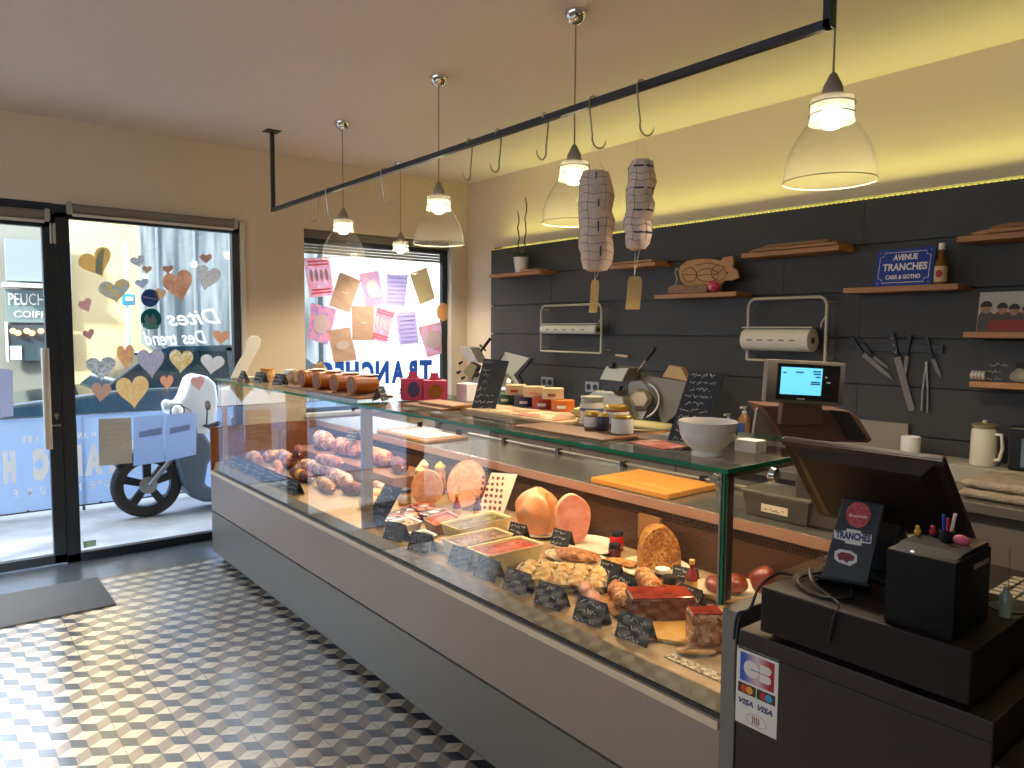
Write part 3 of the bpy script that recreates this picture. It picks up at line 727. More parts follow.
for q, mk, l in BAGS:
    P = [(240+K*a, 200+K*b_) for a, b_ in q]
    p3 = [at(u, v, y=5.9475) for u, v in P]
    bm = MB(); n = 6; A, B, Cc, D = p3
    R = []
    for i in range(n+1):
        f_ = i/n; a = A.lerp(D, f_); b_ = B.lerp(Cc, f_); o_ = .002*math.sin(i*2.1)
        R.append([a+V((0, -.003+o_, 0)), a.lerp(b_, .5)+V((0, -.009-o_, 0)), b_+V((0, -.003+o_, 0)), b_, a.lerp(b_, .5), a])
    o = bm.rings(R).build('paper_bag', bagm[mk], smooth=False)
    tag(o, l, 'paper bag', 'paper bags taped on the second window')
    c = (A+B+Cc+D)/4; ex = ((B-A)+(Cc-D)).normalized(); ez = ((A-D)+(B-Cc)).normalized(); W = (B-A).length; Hh = (A-D).length
    F = Matrix((ex, ez, ex.cross(ez))).transposed().to_4x4(); F.translation = V((c.x, 5.9345, c.z))
    bm = MB()
    if mk == 'lilac' :
        for i in range(7): bm.box(-W*.42, W*.42, -Hh*.42+i*Hh*.13, -Hh*.42+i*Hh*.13+Hh*.03, 0, .0008, M=F)
        bm.build('print', labp, o, smooth=False)
    elif mk in ('pinkface', 'pinkB', 'palepink'):
        bm.prism([F @ V((W*.3*math.cos(2*PI*k/20), Hh*.28*math.sin(2*PI*k/20), 0)) for k in range(20)], (0, -.0006, 0)); bm.build('print', lab, o, smooth=False)
        b2 = MB(); 
        for s_ in (-1, 1): b2.box(W*.12*s_-.008, W*.12*s_+.008, .01, .022, -.003, -.0008, M=F)
        b2.tube([F @ V((W*.14*math.cos(a), -.01+Hh*.12*math.sin(a), -.001)) for a in [PI+PI*k/8 for k in range(9)]], .0022, n=5)
        b2.build('print', labp, o, smooth=False)
    elif mk == 'pinkA':
        for i in range(4): bm.prism([F @ V((-W*.32+i*W*.2+W*.07*math.cos(2*PI*k/12), Hh*.05+Hh*.16*math.sin(2*PI*k/12), 0)) for k in range(12)], (0, -.0006, 0))
        bm.build('print', lab, o, smooth=False)
        b2 = MB()
        for yy in (-.42, -.34, .30, .38): b2.box(-W*.4, W*.4, Hh*yy, Hh*(yy+.045), 0, .0008, M=F)
        b2.build('print', labr, o, smooth=False)
    elif mk == 'kraft':
        r_ = .3 if 'oval' in l else .16
        bm.prism([F @ V((W*r_*math.cos(2*PI*k/20), Hh*(.13 if 'oval' in l else .03)*math.sin(2*PI*k/20)+(.0 if 'oval' in l else 0), 0)) for k in range(20)], (0, -.0006, 0)); bm.build('print', lab, o, smooth=False)
    else: bm.bm.free()
# blue shop name, to be read from the street
t = thing('window_lettering', 'royal blue shop name painted backwards across the foot of the second window', 'window lettering', (3.2, 5.947, 1.2))
mb_ = mat('royal_blue_vinyl', '#1a5ccc', .5)
z0 = 1.175
for ch, a, b_ in (('T', 432, 419.5), ('R', 417.5, 406), ('A', 404.5, 391.5), ('N', 389, 375.5), ('C', 374, 362), ('H', 359, 346), ('E', 344, 335), ('S', 333, 320)):
    p0, p1 = at(a, 378, y=5.948), at(b_, 378, y=5.948); p0.z = p1.z = z0
    text('lettering', ch, p0, p1, (0, 0, 1), mb_, t, height=.195, bold=.06)
o = disc_px('round_sticker', 443, 312, 6.5, 5.925, paper('disc_orange', '#f0c590', .5), rv=9); tag(o, 'translucent apricot disc stuck at the right edge of the second window', 'sticker')

# ================================================================== PENDANTS
M_shade = thin_glass('pendant_glass', (.99, .99, .97), 1.1, haze='#fffaf0', hz=.008)
M_neck = thin_glass('pendant_neck_glow', (.99, .99, .97), 1.1, haze='#fffaf0', hz=.32)
M_cap = mat('taupe_silicone', '#8d7f72', .6)
def pendant(x, y, label, zr=2.14):
    t = thing('pendant_lamp', label, 'lamp', (x, y, ZC), 'bell shaped glass pendant lamps over the counter')
    c = (x, y, 0); dz = zr-2.14
    MB().lathe([(.012, ZC-.052), (.032, ZC-.045), (.046, ZC-.025), (.052, ZC-.006), (.052, ZC)], c).build('ceiling_rose', M_chrome, t)
    MB().tube([(x, y, ZC-.05), (x, y, 2.46+dz)], .0035).build('cord', M_cap, t)
    MB().lathe([(.005, 2.485+dz), (.012, 2.478+dz), (.03, 2.44+dz), (.036, 2.405+dz), (.034, 2.395+dz)], c).build('lamp_cap', M_cap, t)
    th = .003
    pf = [(.068, 2.405), (.0685, 2.40), (.068, 2.345), (.072, 2.33), (.088, 2.305), (.110, 2.27), (.128, 2.23), (.139, 2.185), (.144, 2.14)]
    R = [[V((x+r*math.cos(2*PI*k/40), y+r*math.sin(2*PI*k/40), z+dz)) for k in range(40)] for r, z in pf]
    sh = MB().rings(R, cap=False).build('lamp_shade', M_shade, t)
    R2 = [[V((x+r*math.cos(2*PI*k/40), y+r*math.sin(2*PI*k/40), z+dz)) for k in range(40)] for r, z in ((.065, 2.403), (.065, 2.345), (.070, 2.325))]
    MB().rings(R2, cap=False).build('neck_glow_sleeve', M_neck, sh)  # hazy sleeve added so the neck seems to glow around the bulb
    MB().tube([(x+.144*math.cos(2*PI*k/40), y+.144*math.sin(2*PI*k/40), 2.14+dz) for k in range(40)], .0016, n=6, closed=True).build('rim', mat('glass_rim', '#b5a888', .15, spec=1), sh)
    for z in (2.352, 2.385): MB().tube([(x+.069*math.cos(2*PI*k/32), y+.069*math.sin(2*PI*k/32), z+dz) for k in range(32)], .0022, n=6, closed=True).build('neck_ring', mat('ring_steel', '#6d675d', .3, .8), sh)
    MB().lathe([(.024, 2.40+dz), (.03, 2.385+dz), (.03, 2.372+dz)], c).build('socket', M_white, t)
    MB().lathe([(.024, 2.372+dz), (.032, 2.36+dz), (.038, 2.34+dz), (.036, 2.325+dz), (.026, 2.312+dz), (.01, 2.306+dz)], c).build('bulb', mat('bulb_glow', '#fff6e0', .5, emis='#fff0cc', estr=BULB), t)
    L = bpy.data.lights.new('pendant_light', 'SPOT'); L.energy = PEND; L.color = (1, .83, .62); L.spot_size = math.radians(150); L.spot_blend = .6; L.shadow_soft_size = .05
    lo = bpy.data.objects.new('pendant_light', L); C.objects.link(lo); lo.parent = t; lo.location = (0, 0, 2.28+dz-ZC)
pendant(2.285, 4.69, 'glass pendant lamp over the far end of the counter, in front of the bag window')
pendant(2.30, 3.52, 'glass pendant lamp hanging just left of the wall corner, second along the counter')
pendant(2.31, 2.43, 'glass pendant lamp half hidden behind the thicker hanging ham')
pendant(2.315, 1.235, 'large looking glass pendant lamp above the scale, closest to the till')
pendant(3.22, 5.52, 'small looking glass pendant lamp right against the bag window, off the counter row')

# ================================================================== RAIL, HOOKS, HANGING MEAT
xr, zr = 2.0, 2.492
t = thing('hanging_rail', 'black square steel rail hung from the ceiling over the counter', 'rail', (xr, 3.1, ZC))
MB().box(xr-.013, xr+.013, 1.075, 5.24, zr+.002, zr+.028).build('crossbar', M_blackm, t, smooth=False, bev=.002)
for y in (1.072, 5.208):
    MB().box(xr-.013, xr+.013, y, y+.026, zr+.002, ZC).build('hanger', M_blackm, t, smooth=False, bev=.002)
    MB().box(xr-.05, xr+.05, y-.035, y+.065, ZC-.006, ZC).build('ceiling_plate', M_blackm, t, smooth=False)
def hook(y, rot, label, s=1.0):
    # S hook: upper bend over the rail, shaft down, lower bend open; built in the x-z plane then turned
    pts = []
    for k in range(9):
        a = math.radians(200-25*k); pts.append((.019*math.cos(a), 0, .004+.016*math.sin(a)))
    pts += [(.019, 0, -.02), (.012, 0, -.075), (.006, 0, -.115)]
    for k in range(10):
        a = math.radians(20-22*k); pts.append((-.024+.030*math.cos(a), 0, -.135+.034*math.sin(a)))
    M = Matrix.Rotation(rot, 3, 'Z')
    o = MB().tube([M @ (V(p)*s if i > 8 else V(p)) for i, p in enumerate(pts)], [.0034]*(len(pts)-3)+[.003, .002, .001], n=8).build('meat_hook', M_steel)
    o.location = (xr, y, zr+.018); return tag(o, label, 'hook', 'steel S hooks on the black rail')
for y, r, l in ((4.49, .2, 'steel S hook on the rail, first from the hanger at the street end'), (4.30, 2.8, 'steel S hook on the rail, second from the hanger at the street end'), (3.60, 2.9, 'steel S hook hanging alone left of the second pendant cord'),
    (2.80, .3, 'empty steel S hook just right of the second pendant lamp'), (2.585, .2, 'empty steel S hook in the middle of three near the wall corner'), (2.275, .15, 'large empty steel S hook left of the third pendant cord')):
    hook(y, r, l)
hook(2.0, 2.9, 'steel S hook carrying the thicker netted ham'); hook(1.765, 2.9, 'steel S hook carrying the slimmer netted ham')
M_net = mat('butcher_string', '#6d6058', .9); M_netw = mat('white_string', '#d5c9b2', .9)
M_ham = mat('wrapped_muslin', '#dcc8b6', .85, col2='#cdb3a2', scale=26, bump=.5, bscale=45)
def ham(y, z0, z1, r, lean, label, tagw, tz):
    t = thing('hanging_ham', label, 'ham', (xr, y, zr-.12))
    n = 13; pts = []; rr = []
    for i in range(n):
        f_ = i/(n-1); z = z1+(z0-z1)*f_; pts.append(V((xr+.0+lean*f_*.0, y+lean*f_+.006*math.sin(i*1.7), z)))
        rr.append(r*(.72 if i in (0, n-1) else .93 if i in (1, n-2) else 1+.04*math.sin(i*2.3)))
    pts = [pts[0]+V((0, 0, .004))]+pts+[pts[-1]-V((0, 0, .008))]; rr = [r*.3]+rr+[r*.35]
    MB().tube(pts, rr, n=22).build('wrapped_meat', M_ham, t)
    net = MB()
    for i in range(2, n, 1):
        p, q = pts[i], rr[i]*1.015
        net.tube([p+V((q*math.cos(2*PI*k/22), q*math.sin(2*PI*k/22), .004*math.sin(k*1.3))) for k in range(22)], .0009, n=4, closed=True)
    for k in range(6):
        a = 2*PI*k/6+.3
        net.tube([pts[i]+V((rr[i]*1.015*math.cos(a), rr[i]*1.015*math.sin(a), 0)) for i in range(1, len(pts)-1)], .0009, n=4)
    net.build('netting', M_net, t)
    for k in range(4):
        for a in ((4.0,) if r > .06 else (3.7, 4.6)):
            p, q = pts[2+k*3], rr[2+k*3]*1.01; a += .1*(k % 2)
            c = p+V((q*math.cos(a), q*math.sin(a), 0)); dv = V((0, 0, .018)) if r > .06 else V((-math.sin(a), math.cos(a), 0))*.016
            MB().tube([c-dv, c+dv], .0028, n=5).build('ink_stamp', mat('stamp_ink', '#2c3350', .8), t)
    hz = zr-.150
    sg = MB(); sg.tube([pts[0]+V((-.5*r, .3*r, -.01)), (xr-.02, y, hz), pts[0]+V((.5*r, -.3*r, -.01))], .0012, n=5)
    b_ = pts[-1]; sg.tube([b_, (xr, b_.y+.004, tz[1]-.008)], .001, n=5).tube([b_+V((.01, -.01, 0)), (xr, b_.y+.006, tz[1]-.008)], .001, n=5)
    sg.build('string', M_netw, t)
    X = V((.55, -.835, 0)).normalized(); bm = MB(); rs = []
    for i in range(8):
        f_ = i/7; z = tz[1]+(tz[0]-tz[1])*f_; cxy = V((xr, b_.y+.01*f_*f_, 0))+V((.02, .02, 0))*math.sin(f_*2.2)*.5+V((-.01, -.01, 0))*f_
        w = tagw/2*(.75 if i == 0 else 1)
        rs.append([cxy+X*w+V((0, 0, z)), cxy-X*w+V((0, 0, z)), cxy-X*w+V((.001, .001, z)), cxy+X*w+V((.001, .001, z))])
    bm.rings(rs).build('label_tag', M_parch, t, smooth=False)
ham(1.985, 1.885, 2.25, .064, -.01, 'thick netted ham in white muslin hanging from the rail with a short parchment tag', .032, (1.722, 1.845))
ham(1.755, 1.948, 2.252, .048, .02, 'slim netted ham in white muslin hanging from the rail with a wide parchment tag', .052, (1.73, 1.848))

# ================================================================== WALL BEHIND THE COUNTER
XF = 3.865
def shelf(u0, v0, u1, v1, label, th=.028, y_end=None):
    a, b_ = at(u0, v0, x=XF), at(u1, v1, x=XF); z = (a.z+b_.z)/2
    y0 = b_.y if y_end is None else y_end
    o = MB().box(XF, XP-.0005, y0, a.y, z-th, z).build('wall_shelf', wood('shelf_oak', '#bd8550', '#a06c3c', 'y'), smooth=False, bev=.002)
    tag(o, label, 'shelf', 'short oak shelves on the dark boarding'); return z, a.y, y0
S1 = shelf(489, 273, 540, 272, 'short oak shelf under the white plant pot at the wall corner')
S2 = shelf(610, 265, 655, 262, 'short oak shelf behind the two hanging hams, boards on it')
S3 = shelf(654, 294, 736, 292.5, 'short oak shelf carrying the wooden pig board')
S4 = shelf(741, 252.5, 839, 246, 'short oak shelf with flat boards, above the paper roll of the scale')
S5 = shelf(843, 287.5, 958, 284, 'short oak shelf under the blue street sign')
S6 = shelf(957, 235, 1075, 228, 'oak shelf with curved boards near the top of the boarding')
S7 = shelf(963, 332, 1090, 332, 'oak shelf carrying the framed group photograph')
S8 = shelf(969, 383, 1090, 385, 'lowest oak shelf with a black card on it')
def board_flat(y0, y1, z, d, th, label, x0=3.84, m=None, cut=False):
    bm = MB(); r = .03
    if cut: ps = [(x0, y0, z), (x0, y1-.10, z), (x0+.03, y1-.05, z), (x0+.08, y1, z), (x0+d, y1, z), (x0+d, y0, z)]
    else: ps = [(x0, y0, z), (x0, y1, z), (x0+d, y1, z), (x0+d, y0, z)]
    o = bm.prism(ps, (0, 0, th)).build('serving_board', m or M_oak, smooth=False, bev=.003)
    return tag(o, label, 'board', 'wooden boards lying on the wall shelves')
board_flat(S2[2]+.01, S2[1]-.03, S2[0]+.001, .17, .014, 'thin wooden board lying on the shelf behind the hams')
board_flat(S4[2]-.0, S4[1]-.02, S4[0]+.001, .18, .016, 'wooden board lying flat on the shelf left of the blue sign, lower of two', cut=True)
board_flat(S4[2]+.05, S4[1]-.10, S4[0]+.018, .16, .016, 'wooden board lying flat on the shelf left of the blue sign, upper of two', m=M_oakd, cut=True)
board_flat(.9, S6[1]-.04, S6[0]+.001, .18, .018, 'long curved wooden board on the shelf nearest the ceiling, lower of two', cut=True)
board_flat(.9, S6[1]-.12, S6[0]+.020, .17, .018, 'long curved wooden board on the shelf nearest the ceiling, upper of two', m=M_oakd, cut=True)
board_flat(S1[2]+.01, S1[1]-.45, S1[0]+.001, .12, .012, 'small wooden block lying on the shelf beside the plant pot')

# plant in white pot
p = at(521, 271, x=3.95); z = S1[0]
t = thing('potted_orchid', 'white tapered pot with a bare orchid plant and two dark stakes on the corner shelf', 'plant', (3.95, p.y, z))
MB().lathe([(.001, z), (.047, z), (.064, z+.125), (.066, z+.13), (.060, z+.13), (.056, z+.11), (.001, z+.11)], (3.95, p.y, 0)).build('pot', M_white, t)
MB().lathe([(.001, z+.108), (.055, z+.11), (.001, z+.115)], (3.95, p.y, 0)).build('soil', mat('bark', '#3a2c20', .9), t)
for dx, dy, h, b_ in ((.0, .03, .43, .012), (.01, -.035, .54, -.015)):
    pp = [V((3.95+dx+.008*math.sin(i*1.9), p.y+dy+b_*i/9+.004*math.sin(i*2.3), z+.11+h*i/9*.95)) for i in range(10)]
    MB().tube(pp, [.005]*9+[.003], n=6).build('stake', mat('dark_stem', '#3e2a22', .8), t)
for k in range(6):
    a = k*1.05; L = .07+.02*(k % 2)
    rs = [[V((3.95+math.cos(a)*L*f_-math.sin(a)*w*.022*math.sin(PI*min(f_+.1, 1)), p.y+math.sin(a)*L*f_+math.cos(a)*w*.022*math.sin(PI*min(f_+.1, 1)), z+.12+.05*math.sin(f_*2.4)+e)) for w, e in ((-1, 0), (0, -.004), (1, 0), (0, .003))] for f_ in (0, .25, .5, .75, .97)]
    MB().rings(rs).build('leaf', mat('leaf_green', '#3f6b2e', .4), t)

# wooden pig board, standing
def px5(a, b_, x): return at(620+.2539*a, 150+.2539*b_, x=x)
pig = [(232, 470), (236, 445), (262, 424), (310, 414), (360, 415), (395, 422), (408, 408), (444, 402), (447, 425), (443, 448), (464, 462), (468, 488), (442, 500), (412, 500), (396, 520), (392, 548), (362, 548), (360, 522), (300, 522), (296, 548), (262, 548), (256, 520), (238, 500)]
t = thing('pig_board', 'large cutting board shaped like a pig standing on its shelf', 'board', (3.95, 3.1, S3[0]))
PP = [px5(a, b_, 3.93) for a, b_ in pig]; lo = min(p.z for p in PP)
PP = [p+V((0, 0, S3[0]-lo+.001)) for p in PP]
MB().prism(PP, (.016, 0, 0)).build('pig_outline', mat('pig_wood', '#c59355', .5, col2='#a97a42', scale=30, stretch=(1, .3, 1)), t, smooth=False, bev=.002)
ln = MB(); off = V((-.002, 0, S3[0]-lo+.001))
Q = lambda a, b_: px5(a, b_, 3.93)+off
ln.tube([Q(275+28*math.cos(k*.42), 478+28*math.sin(k*.42)) for k in range(15)], .0022, n=4, closed=True).tube([Q(345+45*math.cos(k*.42), 480+26*math.sin(k*.42)) for k in range(15)], .0022, n=4, closed=True)
ln.tube([Q(390+30*math.cos(k*.42), 470+30*math.sin(k*.42)) for k in range(15)], .002, n=4, closed=True).tube([Q(250, 478), Q(298, 478)], .002, n=4).tube([Q(300, 482), Q(380, 474)], .002, n=4).tube([Q(365, 490), Q(412, 448)], .002, n=4)
ln.tube([Q(420, 468), Q(425, 470)], .004, n=5).tube([Q(300, 440), Q(345, 432), Q(390, 438)], .002, n=4)
ln.build('burnt_line', mat('burnt_wood', '#5a3820', .8), t)
tl = [px5(a, b_, 3.93)+off for a, b_ in ((236, 465), (224, 452), (218, 470), (226, 492), (220, 520), (226, 540))]
MB().tube(tl, .0045, n=6).build('tail_wire', mat('pale_wire', '#c9b78f', .5), t)
ps = [px5(a, b_, 3.885) for a, b_ in ((185, 545), (192, 530), (215, 520), (245, 522), (270, 528), (330, 518), (345, 530), (340, 552), (285, 556), (190, 556))]; lo = min(p.z for p in ps)
o = MB().prism([p+V((0, 0, S3[0]-lo+.001)) for p in ps], (.014, 0, 0)).build('serving_board', mat('olive_wood', '#9a6a36', .45, col2='#75491f', scale=25), smooth=False, bev=.003)
tag(o, 'small dark shaped board leaning in front of the wooden pig board', 'board')
c = px5(370, 532, 3.88); r = .035; c.z = S3[0]+r
t = thing('pig_figurine', 'little bright pink pig figurine standing before the wooden pig board', 'figurine', (c.x, c.y, S3[0]))
MB().blob(c, (r, r*1.05, r)).build('body', mat('bright_pink', '#d9476f', .35), t)
MB().tube([c+V((-r*.8, .0, .0)), c+V((-r*1.2, .0, -.002))], .013, n=12).build('snout', mat('pale_pink', '#e98aa4', .35), t)
for s_ in (-1, 1): MB().tube([c+V((-r*.3, s_*r*.55, r*.7)), c+V((-r*.4, s_*r*.75, r*1.2))], [.010, .002], n=8).build('ear', mat('bright_pink', '#d9476f', .35), t)

# blue enamel street sign
def px6(a, b_, x): return at(820+.1992*a, 180+.1992*b_, x=x)
zs_ = S5[0]+.001
BL, BR = px6(270, 525, 3.90), px6(560, 512, 3.90); BL.z = BR.z = zs_
Hs = px6(285, 340, 3.90).z-px6(270, 525, 3.90).z
wv = BR-BL; up = V((.035, 0, Hs)); 
SM = frame(BL, wv, up); W = wv.length; HH = up.length
t = thing('street_name_sign', 'blue enamel street sign with white lettering leaning on its shelf', 'sign', BL)
MB().box(0, W, 0, HH, -.003, .003, M=SM).build('plate', mat('enamel_blue', '#1f3f9a', .25), t, smooth=False, bev=.002)
e = .018
border = [(e*2.2, e), (W-e*2.2, e), (W-e*2, e*2), (W-e, e*2.2), (W-e, HH-e*2.2), (W-e*2, HH-e*2), (W-e*2.2, HH-e), (e*2.2, HH-e), (e*2, HH-e*2), (e, HH-e*2.2), (e, e*2.2), (e*2, e*2)]
MB().tube([SM @ V((a, b_, .0035)) for a, b_ in border], .0016, n=5, closed=True).build('border_line', M_white, t)
for s_, x0, x1, y in (('AVENUE', .30, .72, .70), ('TRANCHES', .13, .90, .42), ('CARR & GOTHO', .20, .80, .19)):
    text_on(SM, s_, W*x0, W*x1, HH*y, M_white, parent=t, bold=.03, lift=.004, height=HH*(.15 if y > .6 else .19 if y > .3 else .11))
for a in (e*.9, W-e*.9):
    for b_ in (e*.9, HH-e*.9): MB().cyl(SM @ V((a, b_, .003)), SM @ V((a, b_, .006)), .004).build('rivet', M_chrome, t)
q = at(939.5, 280, x=3.89)
t = thing('sauce_bottle', 'small sauce bottle with a white cap standing at the end of the blue sign', 'bottle', (3.90, q.y, zs_))
MB().lathe([(.001, zs_), (.026, zs_), (.028, zs_+.01), (.028, zs_+.095), (.012, zs_+.135), (.011, zs_+.17), (.001, zs_+.17)], (3.90, q.y, 0)).build('glass_body', mat('amber_sauce', '#7a4a22', .15), t)
MB().lathe([(.0285, zs_+.012), (.0292, zs_+.014), (.0292, zs_+.085), (.0285, zs_+.087)], (3.90, q.y, 0), cap=False).build('paper_label', mat('cream_label', '#cdb98c', .6), t)
MB().blob((3.872, q.y-.003, zs_+.05), (.003, .015, .02)).build('label_emblem', mat('label_red', '#a03028', .6), t)
MB().lathe([(.001, zs_+.168), (.014, zs_+.168), (.014, zs_+.20), (.001, zs_+.20)], (3.90, q.y, 0)).build('cap', M_white, t)

# group photograph
zz = S7[0]+.001
A = at(976, 331, x=3.93); B = at(1075, 331, x=3.93); T = at(981, 292, x=3.96)
A.z = B.z = zz; hgt = T.z-zz; GM = frame(A, B-A, V((.03, 0, hgt))); W = (B-A).length
t = thing('group_photograph', 'unframed photograph of seated people in dark jackets standing on the shelf', 'picture', A)
MB().box(0, W, 0, hgt, -.004, 0, M=GM).build('print', mat('photo_sky', '#b9b6ad', .5), t, smooth=False)
pers = mat('photo_jacket', '#4a4640', .6); skin = mat('photo_skin', '#a87a5c', .6); hair = mat('photo_hair', '#33231b', .7); red = mat('photo_red', '#8a2c1c', .6)
for i, (x, y, s_) in enumerate(((.085, .60, 1), (.26, .56, .9), (.385, .53, .9), (.53, .5, .95))):
    x *= W/.62*.62; cx = x if x < W else W*.9
    g = lambda a, b_, z_: GM @ V((min(max(cx+a, .002), W-.002), b_, z_))
    MB().prism([g(a*s_, b_*hgt, .0008+i*.0002) for a, b_ in ((-.055, 0), (-.05, .38), (-.02, .5), (.02, .5), (.05, .38), (.06, 0))], GM.to_3x3() @ V((0, 0, .0006))).build('painted_figure', pers, t, smooth=False)
    MB().prism([g(.022*s_*math.cos(k*.52), y*hgt+.028*s_*math.sin(k*.52), .0022) for k in range(12)], GM.to_3x3() @ V((0, 0, .0005))).build('painted_face', skin, t, smooth=False)
    MB().prism([g(.026*s_*math.cos(k*.4), y*hgt+.006+.028*s_*math.sin(k*.4), .0029) for k in range(9)], GM.to_3x3() @ V((0, 0, .0005))).build('painted_hair', hair, t, smooth=False)
MB().prism([GM @ V((a*W, b_*hgt, .0036)) for a, b_ in ((.12, .02), (.14, .26), (.3, .30), (.75, .26), (.8, .02))], GM.to_3x3() @ V((0, 0, .0005))).build('painted_table', red, t, smooth=False)

# lowest shelf: black card, small tin, packet
zz = S8[0]+.001
A, B = at(982, 381, x=3.92), at(1014, 381, x=3.92); A.z = B.z = zz; hh = at(982, 360, x=3.92).z-zz
CM = frame(A, B-A, V((.02, 0, hh)))
t = thing('chalk_card', 'small black card with white handwriting on the lowest wall shelf', 'price card', A)
MB().box(0, (B-A).length, 0, hh, -.004, 0, M=CM).build('card', M_slate, t, smooth=False)
scribble(MB(), CM, (B-A).length, hh, 3, seed=4, r=.0014).build('handwriting', M_chalk, t)
q = at(977, 381, x=3.90); t = thing('small_tin', 'small pale striped tin lying left of the black card on the lowest shelf', 'tin', (3.92, q.y, zz))
bm = MB(); bm.lathe([(.001, -.03), (.024, -.03), (.024, .03), (.001, .03)], (3.92, q.y, zz+.025), M=Matrix.Rotation(PI/2, 3, 'X')); bm.build('can', mat('tin_pale', '#c9c2b4', .4, .4), t)
bm = MB()
for k in (-.015, .0, .015): bm.lathe([(.0245, k-.003), (.0245, k+.003)], (3.92, q.y, zz+.025), M=Matrix.Rotation(PI/2, 3, 'X'), cap=False)
bm.build('stripe', mat('tin_grey', '#8c8a86', .5), t)
q = at(1020, 380, x=3.92); t = MB().blob((3.93, q.y-.01, zz+.032), (.04, .06, .032), amp=.5, fr=22).build('food_packet', mat('packet_grey', '#9c8f80', .5)); tag(t, 'crumpled pale packet lying right of the black card', 'packet')

# paper roll holders
M_frame = mat('cream_tube', '#c9c1a4', .4)
M_roll = mat('roll_paper', '#e4ddcb', .9)
def roll_holder(ul, vt, ur, vb, rv, r, uroll0, uroll1, label):
    x = 3.955
    a, b_ = at(ul, vb, x=x), at(ur, vb, x=x); zt = at((ul+ur)/2, vt, x=x).z; zb = (a.z+b_.z)/2; y1, y0 = a.y, b_.y
    t = thing('paper_roll_holder', label, 'roll holder', (XP, (y0+y1)/2, zb))
    R = .05; pts = [(x, y1, zb)]+[(x, y1-R+R*math.cos(q), zt-R+R*math.sin(q)) for q in [i*PI/12 for i in range(7)]]+[(x, y0+R-R*math.sin(q), zt-R+R*math.cos(q)) for q in [i*PI/12 for i in range(7)]]+[(x, y0, zb)]
    MB().tube(pts, .009, n=10).build('tube_frame', M_frame, t)
    MB().tube([(x, y1, zb), (x, y0, zb)], .007, n=8).build('bottom_bar', M_frame, t)
    bm = MB()
    for y in (y1, y0):
        for z in (zt-.03, zb+.02): bm.tube([(x, y, z), (XP, y, z)], .006)
    bm.build('wall_bracket', M_frame, t)
    zr_ = at((uroll0+uroll1)/2, rv, x=x-.02).z; ya, yb = at(uroll0, rv, x=x-.02).y, at(uroll1, rv, x=x-.02).y
    RX = Matrix.Rotation(PI/2, 3, 'X'); L = ya-yb
    rl = MB().lathe([(.018, -L/2), (r, -L/2), (r, L/2), (.018, L/2)], (x-.01, (ya+yb)/2, zr_), M=RX, n=32, cap=False).build('paper_roll', M_roll, t)
    MB().lathe([(.0185, -L/2-.003), (.0185, L/2+.003)], (x-.01, (ya+yb)/2, zr_), M=RX, n=20).build('core', mat('core_card', '#5e4630', .9), rl)
    bm = MB()
    for i in range(5):
        yy = ya-L*(.15+.16*i); bm.box(x-.01-r-.0008, x-.01-r+.0005, yy-.018, yy+.018, zr_-.006, zr_+.004)
    bm.build('print', mat('roll_print', '#8f897c', .8), rl, smooth=False)
    MB().box(x-.012-r*.5, x+.0, yb-.01, ya+.01, zr_+r+.004, zr_+r+.012).build('tear_bar', M_frame, t, smooth=False)
    MB().tube([(x, y0+.0, zt-.1), (x-.02, y0+.02, zt-.15), (x-.01, y0+.025, zr_+r+.01)], .004).build('spring_arm', M_frame, t)
roll_holder(541, 305, 601, 352, 329.5, .036, 542, 597, 'cream tube holder with a thin paper roll, on the boarding left of the hanging tags')
roll_holder(747, 298, 825, 361, 340, .066, 745, 812, 'cream tube holder with a fat paper roll, on the boarding above the scale')

def sockets(u, v, label):
    p = at(u, v, x=XP)
    t = thing('double_socket', label, 'socket', p)
    MB().box(XP-.012, XP-.0005, p.y-.075, p.y+.075, p.z-.04, p.z+.04).build('cover_plate', mat('socket_grey', '#8f959a', .4), t, smooth=False, bev=.003)
    for s_ in (-.036, .036): MB().cyl((XP-.0125, p.y+s_, p.z), (XP-.0145, p.y+s_, p.z), .024).build('socket_insert', M_black, t)
sockets(548, 382, 'grey double wall socket low on the boarding above the stacked tins')
sockets(593, 387, 'grey double wall socket just left of the big slicer')

# knives on the wall
M_blade = mat('blade_steel', '#77706a', .5, .6)
xk = XP-.014
a, b_ = at(853, 347, x=XP-.006), at(944, 347, x=XP-.006)
o = MB().box(XP-.012, XP-.0005, b_.y, a.y, a.z-.022, a.z+.022).build('knife_rack', M_black, smooth=False, bev=.002); tag(o, 'black magnetic bar holding the knives on the dark boarding', 'knife rack')
def knife(h0, h1, tip, w, label, rnd=False, riv=False):
    H0, H1, T = (at(*q, x=xk) for q in (h0, h1, tip)); t = thing('kitchen_knife', label, 'knife', H1, 'knives on the magnetic wall bar')
    d = (T-H1).normalized(); n_ = V((0, d.z, -d.y)); th = V((-.002, 0, 0))
    if rnd: ps = [H1+n_*w, H1-n_*w, T-n_*w-d*.01, T-n_*w*.5, T+n_*w*.5, T+n_*w-d*.01]
    else: ps = [H1+n_*w, H1-n_*w, H1.lerp(T, .6)-n_*w*.9, T, H1.lerp(T, .8)+n_*w*.9]
    MB().prism(ps, th).build('blade', M_blade, t, smooth=False)
    dh = (H0-H1).normalized(); MB().prism([H1+n_*w*.8+V((.004, 0, 0)), H1-n_*w*.8+V((.004, 0, 0)), H0-n_*w*1.1+V((.004, 0, 0)), H0+n_*w*.7+V((.004, 0, 0))], (-.014, 0, 0)).build('handle', M_black, t, smooth=False, bev=.003)
    if riv:
        for f_ in (.2, .5, .8): q = H1.lerp(H0, f_); MB().cyl(q+V((-.0095, 0, 0)), q+V((-.0115, 0, 0)), .004).build('rivet', M_chrome, t)
